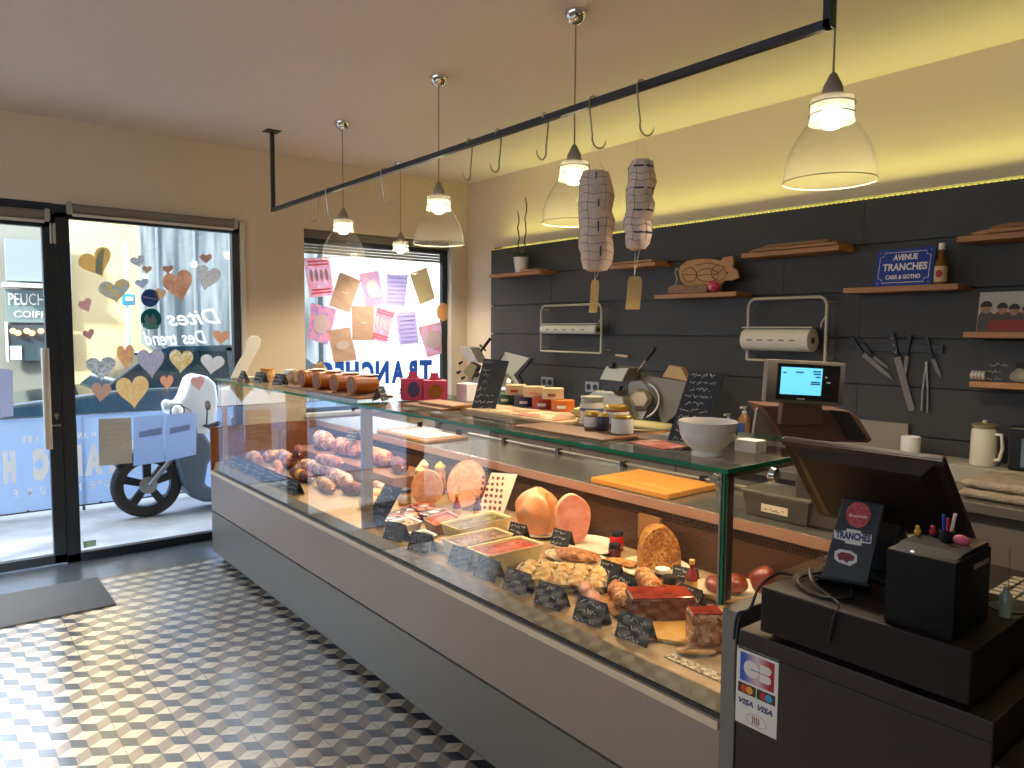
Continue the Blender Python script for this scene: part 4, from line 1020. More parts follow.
knife((852, 337), (863, 354), (894, 381), .013, 'slanting knife with a medium pointed blade, furthest left on the wall')
knife((864, 343), (873.5, 357), (889, 369), .009, 'small slanting paring knife beside the medium pointed knife')
knife((892, 333), (897, 357), (912, 411), .017, 'longest knife on the wall with a round ended blade and riveted handle', True, True)
knife((911, 335), (907, 356), (904.5, 376), .010, 'upright small knife just behind the longest knife')
knife((927, 337), (933, 359), (940.5, 378), .010, 'small knife furthest right on the wall bar')
A, B1, B2 = at(926.5, 364, x=xk), at(921.5, 411, x=xk), at(927.5, 413, x=xk)
t = thing('kitchen_tongs', 'steel tongs hanging open downwards between the knives', 'tongs', A)
MB().tube([A+V((0, 0, .012)), A], .008, n=8).build('hinge', M_steel, t)
for B in (B1, B2): MB().tube([A, A.lerp(B, .5)+(V((0, .004, 0)) if B is B1 else V((0, -.004, 0))), B], .0055, n=8).build('arm', M_steel, t)
# ================================================================== DISPLAY COUNTER
XC, Y0, Y1, ZG, ZD = 1.574, 1.085, 5.38, 1.305, .70
M_base = mat('counter_laminate', '#9a8b80', .42)
M_base2 = mat('counter_laminate_grey', '#78736b', .42)
M_trim = mat('counter_trim', '#dcc9ab', .35)
M_endp = mat('end_panel_grey', '#77746d', .45)
M_wc = wood('walnut_panel', '#8a5530', '#6d3f20', 'z')
M_deck = mat('deck_steel', '#b89c74', .4, .25, col2='#a88c64', scale=8)
t = ctr = thing('display_counter', 'long refrigerated glass fronted deli counter with pale grey panels', 'counter', (2.2, 3.2, 0))
MB().box(XC+.004, XC+.03, Y0, Y1+.02, .352, .615).build('upper_panel', M_base, t, smooth=False)
MB().box(XC+.004, XC+.03, Y0, Y1+.02, .05, .342).build('lower_panel', M_base2, t, smooth=False)
MB().box(XC+.02, 2.84, Y0, Y1, .052, .64).build('carcass', mat('carcass_dark', '#2b2826', .6), t, smooth=False)
MB().box(XC+.06, 2.80, Y0+.03, Y1-.03, .0, .052).build('plinth', M_black, t, smooth=False)
MB().box(XC-.006, XC+.03, Y0, Y1+.02, .616, .640).build('front_trim', M_trim, t, smooth=False, bev=.002)
MB().box(XC+.004, XC+.012, Y0, Y1-.14, .645, .655).build('glass_channel', M_blackm, t, smooth=False)
MB().box(XC+.03, 2.40, Y0+.01, Y1-.02, .655, ZD).build('display_deck', M_deck, t, smooth=False)
MB().prism([(XC+.012, Y0, .645), (XC+.03, Y0, .645), (XC+.03, Y0, ZD-.001), (XC+.026, Y0, ZD-.001)], (0, Y1-Y0-.02, 0)).build('deck_lip', M_deck, t, smooth=False)
MB().box(XC+.004, 2.84, Y1, Y1+.025, .628, .948).build('wooden_end_panel', M_wc, t, smooth=False)
MB().box(XC, 2.84, 1.040, Y0-.001, 0, .945).build('side_panel', M_endp, t, smooth=False, bev=.002)
bm = MB().box(2.395, 2.41, Y0, Y1, ZD, .905)
bm.build('well_back_wall', mat('well_back', '#6a4e3b', .4, .4, col2='#523a2b', scale=3), t, smooth=False)
bm = MB(); y = Y0+.03
while y < Y1-.05:
    for k in range(3): bm.box(2.390, 2.3945, y+.004*k, y+.006+.004*k, .862+k*.013, .868+k*.013)
    y += .016
bm.build('air_vent', mat('vent_dark', '#33241c', .7), t, smooth=False)['kind'] = 'stuff'
MB().box(2.375, 2.845, Y0, Y1, .906, .95).build('worktop', mat('worktop_steel', '#b3b0a6', .22, .85, col2='#a9a59a', scale=30, stretch=(1, .1, 1)), t, smooth=False, bev=.003)
MB().box(2.371, 2.3745, Y0, Y1, .907, .947).build('worktop_edge', mat('edge_pink_sheen', '#b08a72', .4, .3), t, smooth=False)  # pinkish reflection on the steel edge is put into its colour
MB().box(2.41, 2.84, Y0, Y1, .64, .905).build('service_cabinet', mat('carcass_dark', '#2b2826', .6), t, smooth=False)
bm = MB().tube([(2.815, Y0+.05, .968), (2.815, 3.95, .968)], .006); bm.build('sliding_rail', M_steel, t)
for i in range(7): MB().box(2.80, 2.83, 1.55+i*.5, 1.575+i*.5, .95, .982).build('rail_bracket', M_black, t, smooth=False)
# glass
gs = MB(); b = gs.bm
def sheet(name, ps, m=M_case):
    q = MB(); f = q.bm.faces.new([q.bm.verts.new(p) for p in ps]); return q.build(name, m, ctr, smooth=False)
XG = XC+.008
sheet('front_glass', [(XG, 1.10, .652), (XG, 3.148, .652), (XG, 3.148, 1.292), (XG, 1.10, 1.292)])
sheet('front_glass', [(XG, 3.152, .652), (XG, 5.215, .652), (XG, 5.215, 1.292), (XG, 3.152, 1.292)])
sheet('side_glass', [(XG, 1.095, .947), (2.20, 1.095, .947), (2.20, 1.095, 1.292), (XG, 1.095, 1.292)])
sheet('side_glass', [(XG, 5.22, .702), (2.38, 5.22, .702), (2.20, 5.22, 1.292), (XG, 5.22, 1.292)])
XT = 2.20
for a, c in ((1.078, 3.12), (3.124, 5.26)):
    sheet('top_glass', [(XC-.002, a, ZG), (XT, a, ZG), (XT, c, ZG), (XC-.002, c, ZG)], thin_glass('top_glass', (.93, .97, .94), 1.0))
    e = MB().box(XC-.006, XC-.001, a, c, ZG-.012, ZG).box(XT-.001, XT+.003, a, c, ZG-.012, ZG)
    e.box(XC-.006, XT+.003, a-.0035, a, ZG-.012, ZG).box(XC-.006, XT+.003, c, c+.001, ZG-.012, ZG)
    e.build('green_edge', M_green, t, smooth=False)
e = MB().box(XG-.003, XG+.003, 1.090, 1.097, .947, 1.292); e.build('green_edge', M_green, t, smooth=False)
for x, y, w in ((XC+.035, 1.10, .022),): MB().box(x, x+w*1.2, y, y+w, .946, 1.292).build('corner_post', mat('post_bronze', '#8f8170', .4, .4), t, smooth=False, bev=.002)
MB().box(XC+.004, XC+.028, 1.10, 1.106, .946, 1.292).build('post_cover', M_steel, t, smooth=False)
MB().box(XC+.035, 1.66, 3.115, 3.145, ZD, 1.292).build('middle_post', mat('post_bronze', '#8f8170', .4, .4), t, smooth=False, bev=.002)
MB().box(XC+.035, 1.64, 5.20, 5.218, ZD, 1.292).build('corner_post', mat('post_pale', '#bdb6a6', .35, .6), t, smooth=False, bev=.002)
for y in (1.10, 3.115, 5.19): MB().box(XC+.03, XT-.02, y, y+.026, 1.272, 1.2925).build('top_bracket', mat('post_bronze', '#8f8170', .4, .4), t, smooth=False, bev=.002)
MB().lathe([(.001, 0), (.018, 0), (.022, .006), (.018, .02), (.001, .022)], (1.80, 1.098, 1.262), M=Matrix.Rotation(PI/2, 3, 'X')).build('clamp_knob', M_chrome, t)
MB().lathe([(.001, 0), (.012, 0), (.012, .012), (.001, .014)], (XG-.003, 1.115, 1.275), M=Matrix.Rotation(-PI/2, 3, 'Y')).build('clamp_knob', M_chrome, t)
MB().lathe([(.001, 0), (.008, 0), (.008, .01), (.001, .011)], (XG-.002, 3.15, 1.275), M=Matrix.Rotation(-PI/2, 3, 'Y')).build('clamp_knob', M_black, t)

# ------------------------------------------------------------------ on the worktop inside
def cutting_board(x0, x1, y0, y1, z, th, m, label):
    t = thing('cutting_board', label, 'cutting board', ((x0+x1)/2, (y0+y1)/2, z))
    MB().box(x0, x1, y0, y1, z, z+th).build('slab', m, t, smooth=False, bev=.004)
    MB().cyl((x1-.03, y0+.03, z+th-.001), (x1-.03, y0+.03, z+th+.0006), .008).build('hanging_hole', M_black, t)
a, b_, c = at(670, 498, z=.98), at(600, 476, z=.98), at(712, 484, z=.98)
cutting_board(b_.x-.04, c.x+.03, a.y+.06, b_.y+.02, .951, .026, M_amber, 'thick amber wooden cutting board lying on the steel worktop near the scale end')
a, b_ = at(420, 441, z=.97), at(389, 432, z=.97)
cutting_board(2.40, 2.72, a.y-.02, a.y+.62, .951, .018, M_oak, 'pale wooden cutting board lying on the far part of the steel worktop')
o = MB().box(2.44, 2.68, a.y+.06, a.y+.50, .970, .975).build('paper_sheet', mat('butcher_paper', '#ece9e2', .8)); tag(o, 'stack of white wrapping sheets on the far pale cutting board', 'paper')
a = at(778, 545, x=2.55)
t = thing('storage_tub', 'grey plastic tub on the worktop with a small printed label, seen through the side glass', 'tub', (2.55, 1.46, .951))
bm = MB(); bm.rings([[V((x, y, z)) for x, y in ((2.46-e, 1.35-e), (2.62+e, 1.35-e), (2.62+e, 1.60+e), (2.46-e, 1.60+e))] for z, e in ((.951, 0), (1.04, .012))]); bm.build('tub_body', mat('tub_grey', '#45443d', .4), t, smooth=False, bev=.004)
MB().box(2.445, 2.64, 1.33, 1.62, 1.04, 1.05).build('tub_rim', mat('tub_rim', '#6a685f', .4), t, smooth=False, bev=.003)
F = frame(V((2.4525, 1.53, .975)), V((0, -1, 0)), V((0, 0, 1)))
l = MB().box(0, .11, 0, .03, 0, .0015, M=F).build('tub_label', mat('label_cream', '#e8d8b8', .6), t, smooth=False)
scribble(MB(), F @ Matrix.Translation((0, 0, .001)), .11, .03, 1, amp=.25, r=.0012, seed=2).build('print', M_black, l, smooth=False)

# ------------------------------------------------------------------ price tags (folded black cards with chalk handwriting)
def tent_proto(w, h, seed, rows=3):
    t = thing('price_tag', 'x', 'price tag')
    d = h*.38
    F = frame(V((-w/2, -d, 0)), V((1, 0, 0)), V((0, d, h*.93)))
    bm = MB(); L = math.hypot(d, h*.93)
    bm.box(0, w, 0, L, -.0016, 0, M=F)
    bm.prism([(-w/2, -d, .0), (-w/2, 0, h*.93), (-w/2, d, 0), (-w/2, d-.004, 0), (-w/2, 0, h*.93-.008), (-w/2, -d+.004, 0)], (.0012, 0, 0))
    bm.prism([(w/2, -d, .0), (w/2, 0, h*.93), (w/2, d, 0), (w/2, d-.004, 0), (w/2, 0, h*.93-.008), (w/2, -d+.004, 0)], (-.0012, 0, 0))
    F2 = frame(V((w/2, d, 0)), V((-1, 0, 0)), V((0, -d, h*.93))); bm.box(0, w, 0, L, -.0016, 0, M=F2)
    bm.build('folded_card', M_slate, t, smooth=False)
    scribble(MB(), F, w, L, rows, seed=seed, r=.0012, amp=.42, fill=.95).build('handwriting', M_chalk, t)
    return t
TENTS = [tent_proto(.098, .072, s) for s in (1, 2, 3)]
BIG = tent_proto(.12, .082, 9)
used = set()
def tent(x, y, z, rot, label, proto=None, group=None, k=[0]):
    p = proto or TENTS[k[0] % 3]; k[0] += 1
    if p.name not in used: used.add(p.name); p.location = (x, y, z); p.rotation_euler = (0, 0, rot); p['label'] = label; 
    else: p = dup(p, (x, y, z), rot, label)
    if group: p['group'] = group
    return p
FC = -PI/2+.25          # faces the customers' side, a little towards the till
zt = ZG+.001
tent(1.665, 4.93, zt, FC-.3, 'small black price tag on the glass top, nearest the white leaning paddle')
tent(1.70, 4.70, zt, FC, 'small black price tag on the glass top in front of the jar of rusks')
tent(1.735, 4.46, zt, FC, 'small black price tag on the glass top in front of the white lidded jar')
tent(1.745, 3.195, zt, .75, 'black price tag standing at the end of the row of glazed pies')

# ------------------------------------------------------------------ on the glass top
# white paddle-like board leaning at the street end
t = thing('leaning_paddle', 'long white rounded paddle leaning at the street end of the glass top', 'paddle', (1.75, 5.15, zt))
ps = [at(u, v, y=5.16) for u, v in ((231, 377), (236, 366), (245, 350), (248, 338), (252, 334.5), (258, 334.5), (261, 338), (260, 345), (253, 358), (248, 368), (246, 377))]
lo = min(p.z for p in ps); MB().prism([p+V((0, 0, zt-lo)) for p in ps], (0, .02, 0)).build('blade', mat('ivory_plastic', '#e4e2d2', .35, trans=.1), t, smooth=False, bev=.004)
MB().box(1.70, 1.90, 5.12, 5.22, zt, zt+.012).build('foot', mat('ivory_plastic', '#e4e2d2', .35), t, smooth=False, bev=.004)

def jar(x, y, z, r, h, body, lid, label, name='jar', lab=None, lidh=.2, cat='jar', labh=(.15, .7)):
    t = thing(name, label, cat, (x, y, z)); hb = h*(1-lidh)
    MB().lathe([(.001, z), (r*.92, z), (r, z+r*.12), (r, z+hb-r*.2), (r*.86, z+hb), (.001, z+hb)], (x, y, 0), n=24).build('jar_body', body, t)
    MB().lathe([(.001, z+hb-.001), (r*.95, z+hb-.001), (r*.95, z+h-.002), (r*.9, z+h), (.001, z+h)], (x, y, 0), n=24).build('lid', lid, t)
    if lab: MB().lathe([(r*1.004, z+h*labh[0]), (r*1.012, z+h*labh[0]+.001), (r*1.012, z+h*labh[1]-.001), (r*1.004, z+h*labh[1])], (x, y, 0), n=24, cap=False).build('paper_label', lab, t)
    return t
M_lidb = mat('lid_black', '#1c1c1e', .35); M_lidg = mat('lid_gold', '#c79f4a', .3, .8); M_lidw = mat('lid_white', '#e6e2d8', .4)
M_labw = mat('label_white', '#e9e4d8', .6)
jar(1.80, 4.86, zt, .048, .085, speck('rusks', ['#c99558', '#b87a3c', '#ddb47c'], 60), mat('cork_lid', '#c28a50', .8), 'wide jar of rusks with a tan lid behind the second price tag', lidh=.16)
jar(1.86, 4.60, zt, .045, .085, mat('foil_grey', '#a9a39a', .35, .5), M_lidw, 'squat jar with a crumpled white lid behind the third price tag', lidh=.3)
for i, (x, y, r, h, ro, l) in enumerate(((1.84, 4.47, .07, .05, .4, 'crumpled brown paper bag lying behind the white lidded jar'), (1.93, 4.33, .08, .07, 1.0, 'larger crumpled brown paper bag piled beside the glazed pies'))):
    t = thing('crumpled_bag', l, 'paper bag', (x, y, zt))
    M = Matrix.Rotation(ro, 3, 'Z') @ Matrix.Rotation(-.35*i, 3, 'Y')
    MB().blob((x, y, zt+h*.9), (r*1.3, r*.7, h*.85), M=M, n=20, m=12, amp=.5, fr=26, seed=i*5).build('bag_body', mat('kraft_bag', '#a98f74', .8, col2='#7f6a55', scale=30, bump=.6, bscale=40), t, smooth=False)
    MB().tube([V((x, y, zt+h*1.3))+M @ V((r*.9*s_, 0, .0)) for s_ in (.6, 1.0, 1.35)], [.02, .015, .024], n=9).build('twisted_neck', mat('kraft_dark', '#5b4a3a', .8), t)
# glazed pies on a wooden board
bm = MB().box(1.66, 1.86, 3.27, 4.20, zt, zt+.012); o = bm.build('serving_board', M_oakd, smooth=False, bev=.003); tag(o, 'long wooden board under the row of four glazed pies', 'board')
M_crust = mat('glazed_crust', '#6d2c0c', .38, col2='#a8621f', scale=14, bump=.25, bscale=50, coat=.0, spec=.3); M_crustend = mat('pale_crust', '#c98d4a', .5, col2='#b06a2c', scale=30)
yp = [4.03, 3.82, 3.60, 3.40]
nm = ['glazed golden pie furthest towards the street on the board', 'glazed golden pie second from the street on the board', 'glazed golden pie third from the street on the board', 'glazed golden pie nearest the black price tag on the board']
t0 = thing('glazed_pie', nm[0], 'pie', (1.76, yp[0], zt+.0125), 'row of glazed pies on the glass top')
MB().lathe([(.001, -.072), (.040, -.072), (.052, -.062), (.055, 0), (.052, .062), (.040, .072), (.001, .072)], (1.76, yp[0], zt+.0125+.051), M=Matrix.Rotation(PI/2, 3, 'Y') @ Matrix.Diagonal((.92, 1, 1)), n=28).build('crust', M_crust, t0)
MB().tube([(1.692, yp[0]+.049*math.cos(k*.3), zt+.0635+.045*math.sin(k*.3)) for k in range(21)], .004, n=6, closed=True).build('crimped_edge', M_crustend, t0)
MB().blob((1.79, yp[0], zt+.113), (.06, .035, .006)).build('paper_strip', mat('white_strip', '#e6e2da', .7), t0)
for y, l in zip(yp[1:], nm[1:]): dup(t0, (1.76, y, zt+.0125), 0, l)
# pink gift boxes
def gift(x, y, rot, label, w=.115, d=.09, h=.105, win=False):
    t = thing('gift_box', label, 'box', (0, 0, 0), 'pink cardboard gift boxes on the glass top')
    MB().box(-w/2, w/2, -d/2, d/2, 0, h).build('carton', mat('crimson_card', '#a83654', .5), t, smooth=False, bev=.002)
    MB().prism([(-w*.30, -.002, h), (w*.30, -.002, h), (w*.18, -.002, h+.014), (w*.16, -.002, h+.034), (-w*.16, -.002, h+.034), (-w*.18, -.002, h+.014)], (0, .004, 0)).build('carry_handle', mat('crimson_card', '#a83654', .5), t)
    if win: MB().lathe([(.001, 0), (.034, 0), (.034, .001), (.001, .001)], (.0, -d/2-.0005, h*.5), M=Matrix.Rotation(PI/2, 3, 'X'), n=28).build('round_window', mat('amber_window', '#7c4a18', .2), t)
    else: MB().lathe([(.001, 0), (.030, 0), (.030, .001), (.001, .001)], (.0, -d/2-.0005, h*.5), M=Matrix.Rotation(PI/2, 3, 'X') @ Matrix.Diagonal((1, 1.3, 1)), n=28).build('oval_print', mat('navy_print', '#3a3355', .5), t)
    MB().prism([(-w/2-.0008, -.03, .02), (-w/2-.0008, .03, .02), (-w/2-.0008, .03, .07), (-w/2-.0008, .012, .05), (-w/2-.0008, 0, .085), (-w/2-.0008, -.012, .05), (-w/2-.0008, -.03, .07)], (-.0006, 0, 0)).build('crown_print', mat('deep_red_print', '#6e1c36', .5), t, smooth=False)
    t.location = (x, y, zt); t.rotation_euler = (0, 0, rot); return t
gift(1.90, 3.145, -.45, 'crimson gift box with a dark oval print, next to the glazed pies')
gift(1.925, 2.985, -.45, 'crimson gift box with a round window, in front of the white carton', win=True)
o = MB().box(2.05, 2.13, 2.89, 2.98, zt, zt+.085).build('white_carton', mat('white_card', '#e9e8e6', .6), smooth=False, bev=.002); tag(o, 'small white carton beside the crimson gift box with a round window', 'box')
for i, (x0, x1, a, c) in enumerate(((1.70, 1.84, 2.58, 2.90), (1.74, 1.86, 2.56, 2.84))):
    o = MB().box(x0, x1, a, c, zt+i*.013, zt+.0125+i*.013).build('serving_board', M_oak if i else M_oakd, smooth=False, bev=.003)
    tag(o, ['lower of two wooden boards stacked before the crimson boxes', 'upper of two wooden boards stacked before the crimson boxes'][i], 'board')
# standing chalkboards
def chalkboard(bl, br, tl, tr, rows, label, seed, lettering=None):
    t = thing('chalkboard_menu', label, 'chalkboard', bl); n_ = (br-bl).cross(tl-bl).normalized()
    if n_.dot(CAM-bl) < 0: n_ = -n_
    MB().prism([bl, br, tr, tl], -n_*.006).build('slate_panel', M_slate, t, smooth=False)
    X = br-bl; F = frame(bl+n_*.0004, X, tl-bl)
    h = (tl-bl).dot(F.to_3x3() @ V((0, 1, 0))); sh = (tl-bl).dot(X.normalized())/h
    S = Matrix.Identity(4); S[0][1] = sh
    if (F.to_3x3() @ V((0, 0, 1))).dot(n_) < 0: S[2][2] = -1
    scribble(MB(), F @ S, X.length, h, rows, seed=seed, r=.0013, amp=.45, fill=.95).build('handwriting', M_chalk, t)
    return t
def W_(u, v, x): return at(u, v, x=x)
bl, br = at(470.5, 411, z=zt), None
bl = V((1.84, at(470.5, 411, z=zt).y, zt)); br = V((1.875, bl.y-.115, zt))
bl = at(471, 411, z=zt); br = at(494.5, 411.5, z=zt)
chalkboard(bl, br, at(484, 358.5, x=bl.x+.07), at(509, 361, x=br.x+.07), 8, 'tall narrow chalkboard menu standing on the glass top behind the stacked boards', 11)
t_ = MB().box(2.02, 2.03, 2.30, 2.32, zt, zt+.001) ; t_.bm.free()
bl = at(667.5, 440, z=zt); br = at(701, 443, z=zt)
chalkboard(bl, br, at(690, 371, x=bl.x+.075), at(725, 374, x=br.x+.075), 10, 'tall chalkboard menu standing on the glass top behind the white bowl', 12)
# tins in two layers on a pale board
o = MB().box(1.80, 2.19, 1.95, 2.62, zt, zt+.012).build('serving_board', mat('pale_board', '#cdb184', .5, col2='#bf9f70', scale=20, stretch=(1, .1, 1)), smooth=False, bev=.003); tag(o, 'pale wooden board under the stacked round tins', 'board')
o = MB().box(1.82, 1.98, 1.99, 2.44, zt+.0125, zt+.0145).build('printed_card', speck('menu_print', ['#d8c79c', '#d8c79c', '#c86a58', '#d8c79c', '#b08a60'], 14, bump=0), smooth=False); tag(o, 'flat cream card with red print lying in front of the stacked tins', 'card')
def tin(x, y, z, col, lab, label, grp, r=.047, h=.045):
    t = thing('round_tin', label, 'tin', (x, y, z), grp)
    MB().lathe([(.001, z), (r, z), (r*1.02, z+.002), (r, z+.004), (r, z+h-.004), (r*1.02, z+h-.002), (r, z+h), (.001, z+h-.001)], (x, y, 0), n=28).build('tin_body', col, t)
    if lab: MB().prism([V((x+(r+.001)*math.cos(a), y+(r+.001)*math.sin(a), z+h*.28)) for a in [PI+.35+i*.12 for i in range(7)]]+[V((x+(r+.001)*math.cos(a), y+(r+.001)*math.sin(a), z+h*.55)) for a in [PI+.35+i*.12 for i in range(6, -1, -1)]], (-.0008, -.0003, 0)).build('printed_band', lab, t, smooth=False)
zb = zt+.0125
lowc = [('#3f6b55', 'green'), ('#2b2f5c', 'navy blue'), ('#a83a2a', 'red'), ('#cc6a28', 'orange')]
ys = [at(505, 404, x=2.07).y, at(523.5, 405, x=2.07).y, at(541.5, 406, x=2.07).y, at(561, 407, x=2.07).y]
ww = mat('label_white', '#e9e4d8', .6)
for y, (c, n_) in zip(ys, lowc): tin(2.08, y, zb, mat('tin_'+n_.replace(' ', '_'), c, .4), ww, n_+' round tin in the lower row of the tin stack', 'stacked round tins on the pale board', r=.049)
ys2 = [(ys[0]+ys[1])/2, (ys[1]+ys[2])/2, (ys[2]+ys[3])/2]
for y, l, c in zip(ys2, ('cream tin with a small red emblem, top row of the stack, nearest the street', 'cream tin with a pale pink emblem, middle of the top row of the stack', 'cream tin with a brown emblem, top row of the stack, nearest the scale'), ('#a8322c', '#c98a7c', '#7a4a3a')):
    tin(2.08, y, zb+.0455, mat('tin_cream', '#c9b088', .45), mat('emblem_'+c[1:], c, .5), l, 'stacked round tins on the pale board', r=.046)
# silver platter with preserve jars
pc = at(622, 429, z=zt)
t = thing('silver_platter', 'large oval silver platter under the group of preserve jars', 'platter', (1.93, 1.80, zt))
MB().lathe([(.001, .003), (.11, .003), (.135, .014), (.165, .018), (.166, .015), (.135, .011), (.115, .0), (.001, .0)], (1.945, 1.745, zt), n=40, M=Matrix.Rotation(.15, 3, 'Z') @ Matrix.Diagonal((.75, 1.3, 1))).build('platter_body', mat('silver', '#d9cfae', .2, 1), t)
q = zt+.004
o = MB().box(1.64, 1.80, 1.58, 2.02, zt, zt+.008).build('serving_board', M_oakd, smooth=False, bev=.003); tag(o, 'dark wooden board in front of the silver platter with jars', 'board')
q2 = zt+.0085
jar(1.79, at(592, 425, x=1.79).y, q2, .028, .062, mat('preserve_tan', '#8a6a48', .3), M_lidg, 'small preserve jar with a gold lid and white label, left of three at the front', lab=ww)
jar(1.79, at(603, 425, x=1.79).y+.0, q2+.0, .021, .058, mat('preserve_navy', '#2a2a3e', .3), M_lidg, 'slim dark jar between two white labelled preserve jars', lidh=.15)
jar(1.785, at(620, 425, x=1.785).y-.01, q2, .036, .060, mat('preserve_dark', '#3a3430', .3), M_lidg, 'wide preserve jar with a gold lid and white label, right of three at the front', lab=ww, labh=(.05, .85))
jar(1.95, at(617, 408, x=1.95).y, q, .043, .075, mat('tin_red', '#a83a2a', .4), M_lidg, 'tall round tin with white and red band behind the preserve jars', 'round_tin', lab=ww, cat='tin')
jar(1.97, at(592, 400, x=1.97).y, q, .045, .095, mat('terrine_jar', '#c9bfa8', .3), mat('pewter_lid', '#a9a38e', .4, .5), 'white preserve tin with a navy band and grey lid at the back of the platter', 'round_tin', lab=mat('label_navyband', '#4d5a86', .6), cat='tin', labh=(.42, .55))
o = MB().blob((1.99, 2.02, zt+.034), (.05, .06, .02), amp=.5, fr=30).build('foil_packet', mat('gold_foil', '#d6bd78', .25, .6), smooth=False); tag(o, 'shiny gold wrapped packet between the tins and the silver platter', 'packet')
# meat picture mat
a = [at(628, 442.5, z=zt), at(664, 450, z=zt), at(688, 447, z=zt), at(655, 440, z=zt)]
o = MB().prism([p+V((0, 0, .0)) for p in a], (0, 0, .002)).build('sliced_meat_sheet', speck('meat_slices', ['#8a2c28', '#a04038', '#b89c8c', '#7a2020', '#a87468'], 22, bump=0), smooth=False); tag(o, 'flat sheet showing red and white meat slices in front of the white bowl', 'sheet')
# bowl
bx, by = 1.70, 1.235
t = thing('footed_bowl', 'white ribbed footed bowl at the till end of the glass top', 'bowl', (bx, by, zt))
MB().lathe([(.001, 0), (.043, 0), (.045, .004), (.040, .014), (.048, .024), (.066, .040), (.075, .058), (.0765, .072), (.0785, .074), (.0800, .088), (.082, .096), (.080, .098), (.076, .094), (.070, .060), (.050, .034), (.001, .028)], (bx, by, zt), n=44).build('bowl_body', mat('bone_china', '#ddd6cc', .22), t)
o = MB().box(1.83, 1.885, 1.165, 1.235, zt, zt+.035).build('white_carton', mat('white_card', '#e9e8e6', .6), smooth=False, bev=.002); o['label'] = 'tiny white carton on the glass top just right of the white bowl'; o['category'] = 'box'

# ================================================================== FOOD IN THE COUNTER
ZF = ZD+.001
M_board_y = mat('yellow_board', '#dfa845', .5, col2='#cf9636', scale=12)
def plate(x, y, rx, ry, label, rot=0, m=None, z=ZF, h=.018, name='serving_plate'):
    t = thing(name, label, 'plate', (x, y, z))
    MB().lathe([(.001, .002), (.70, .003), (.86, h*.6), (1.0, h), (1.005, h-.003), (.86, h*.35), (.72, -.0), (.001, 0)], (x, y, z), n=40, M=Matrix.Rotation(rot, 3, 'Z') @ Matrix.Diagonal((rx, ry, 1))).build('plate_body', m or M_cream, t)
    return t
def salami(x, y, z, L, r, rot, m, label, grp='cured sausages piled at the street end of the counter', band=None, bend=.0, tips=True, tilt=0):
    t = thing('cured_sausage', label, 'sausage', (x, y, z), grp)
    d = V((math.cos(rot), math.sin(rot), math.sin(tilt))); s_ = V((-d.y, d.x, 0)); n = 13
    pts = []; rr = []
    for i in range(n):
        f_ = i/(n-1)*2-1; pts.append(V((x, y, z+r))+d*(f_*L/2)+s_*(bend*(1-f_*f_))); rr.append(max(r*.12, r*(1-abs(f_)**6)**.5*(1+.05*math.sin(i*3.1+x*40))))
    b_ = MB().tube(pts, rr, n=14).build('casing', m, t)
    if tips:
        for s2 in (0, -1):
            e = pts[s2]; dd = d*(1 if s2 else -1); MB().tube([e-dd*.004, e+dd*.014, e+dd*.02+V((0, 0, .006))], [.006, .003, .004], n=6).build('string_knot', M_netw, t)
    if band is not None:
        MB().tube([pts[5]*.7+pts[4]*.3, pts[7]], [r*1.03, r*1.03], n=14).build('paper_band', band, t)
    return t
M_sal1 = mat('salami_white', '#e6cbb8', .7, col2='#a8604c', scale=34, bump=.7, bscale=50, contrast=.1)
M_sal2 = mat('salami_pink', '#dda892', .6, col2='#a04e3a', scale=26, bump=.7, bscale=50, contrast=.1)
M_sal3 = mat('salami_ochre', '#d9a066', .6, col2='#96481e', scale=24, bump=.7, bscale=50, contrast=.1)
M_sal4 = mat('salami_dark', '#8a3c2c', .5, col2='#3c1410', scale=40, bump=.7, bscale=50, contrast=.1)
M_netb = mat('lavender_band', '#b9bfe0', .6)
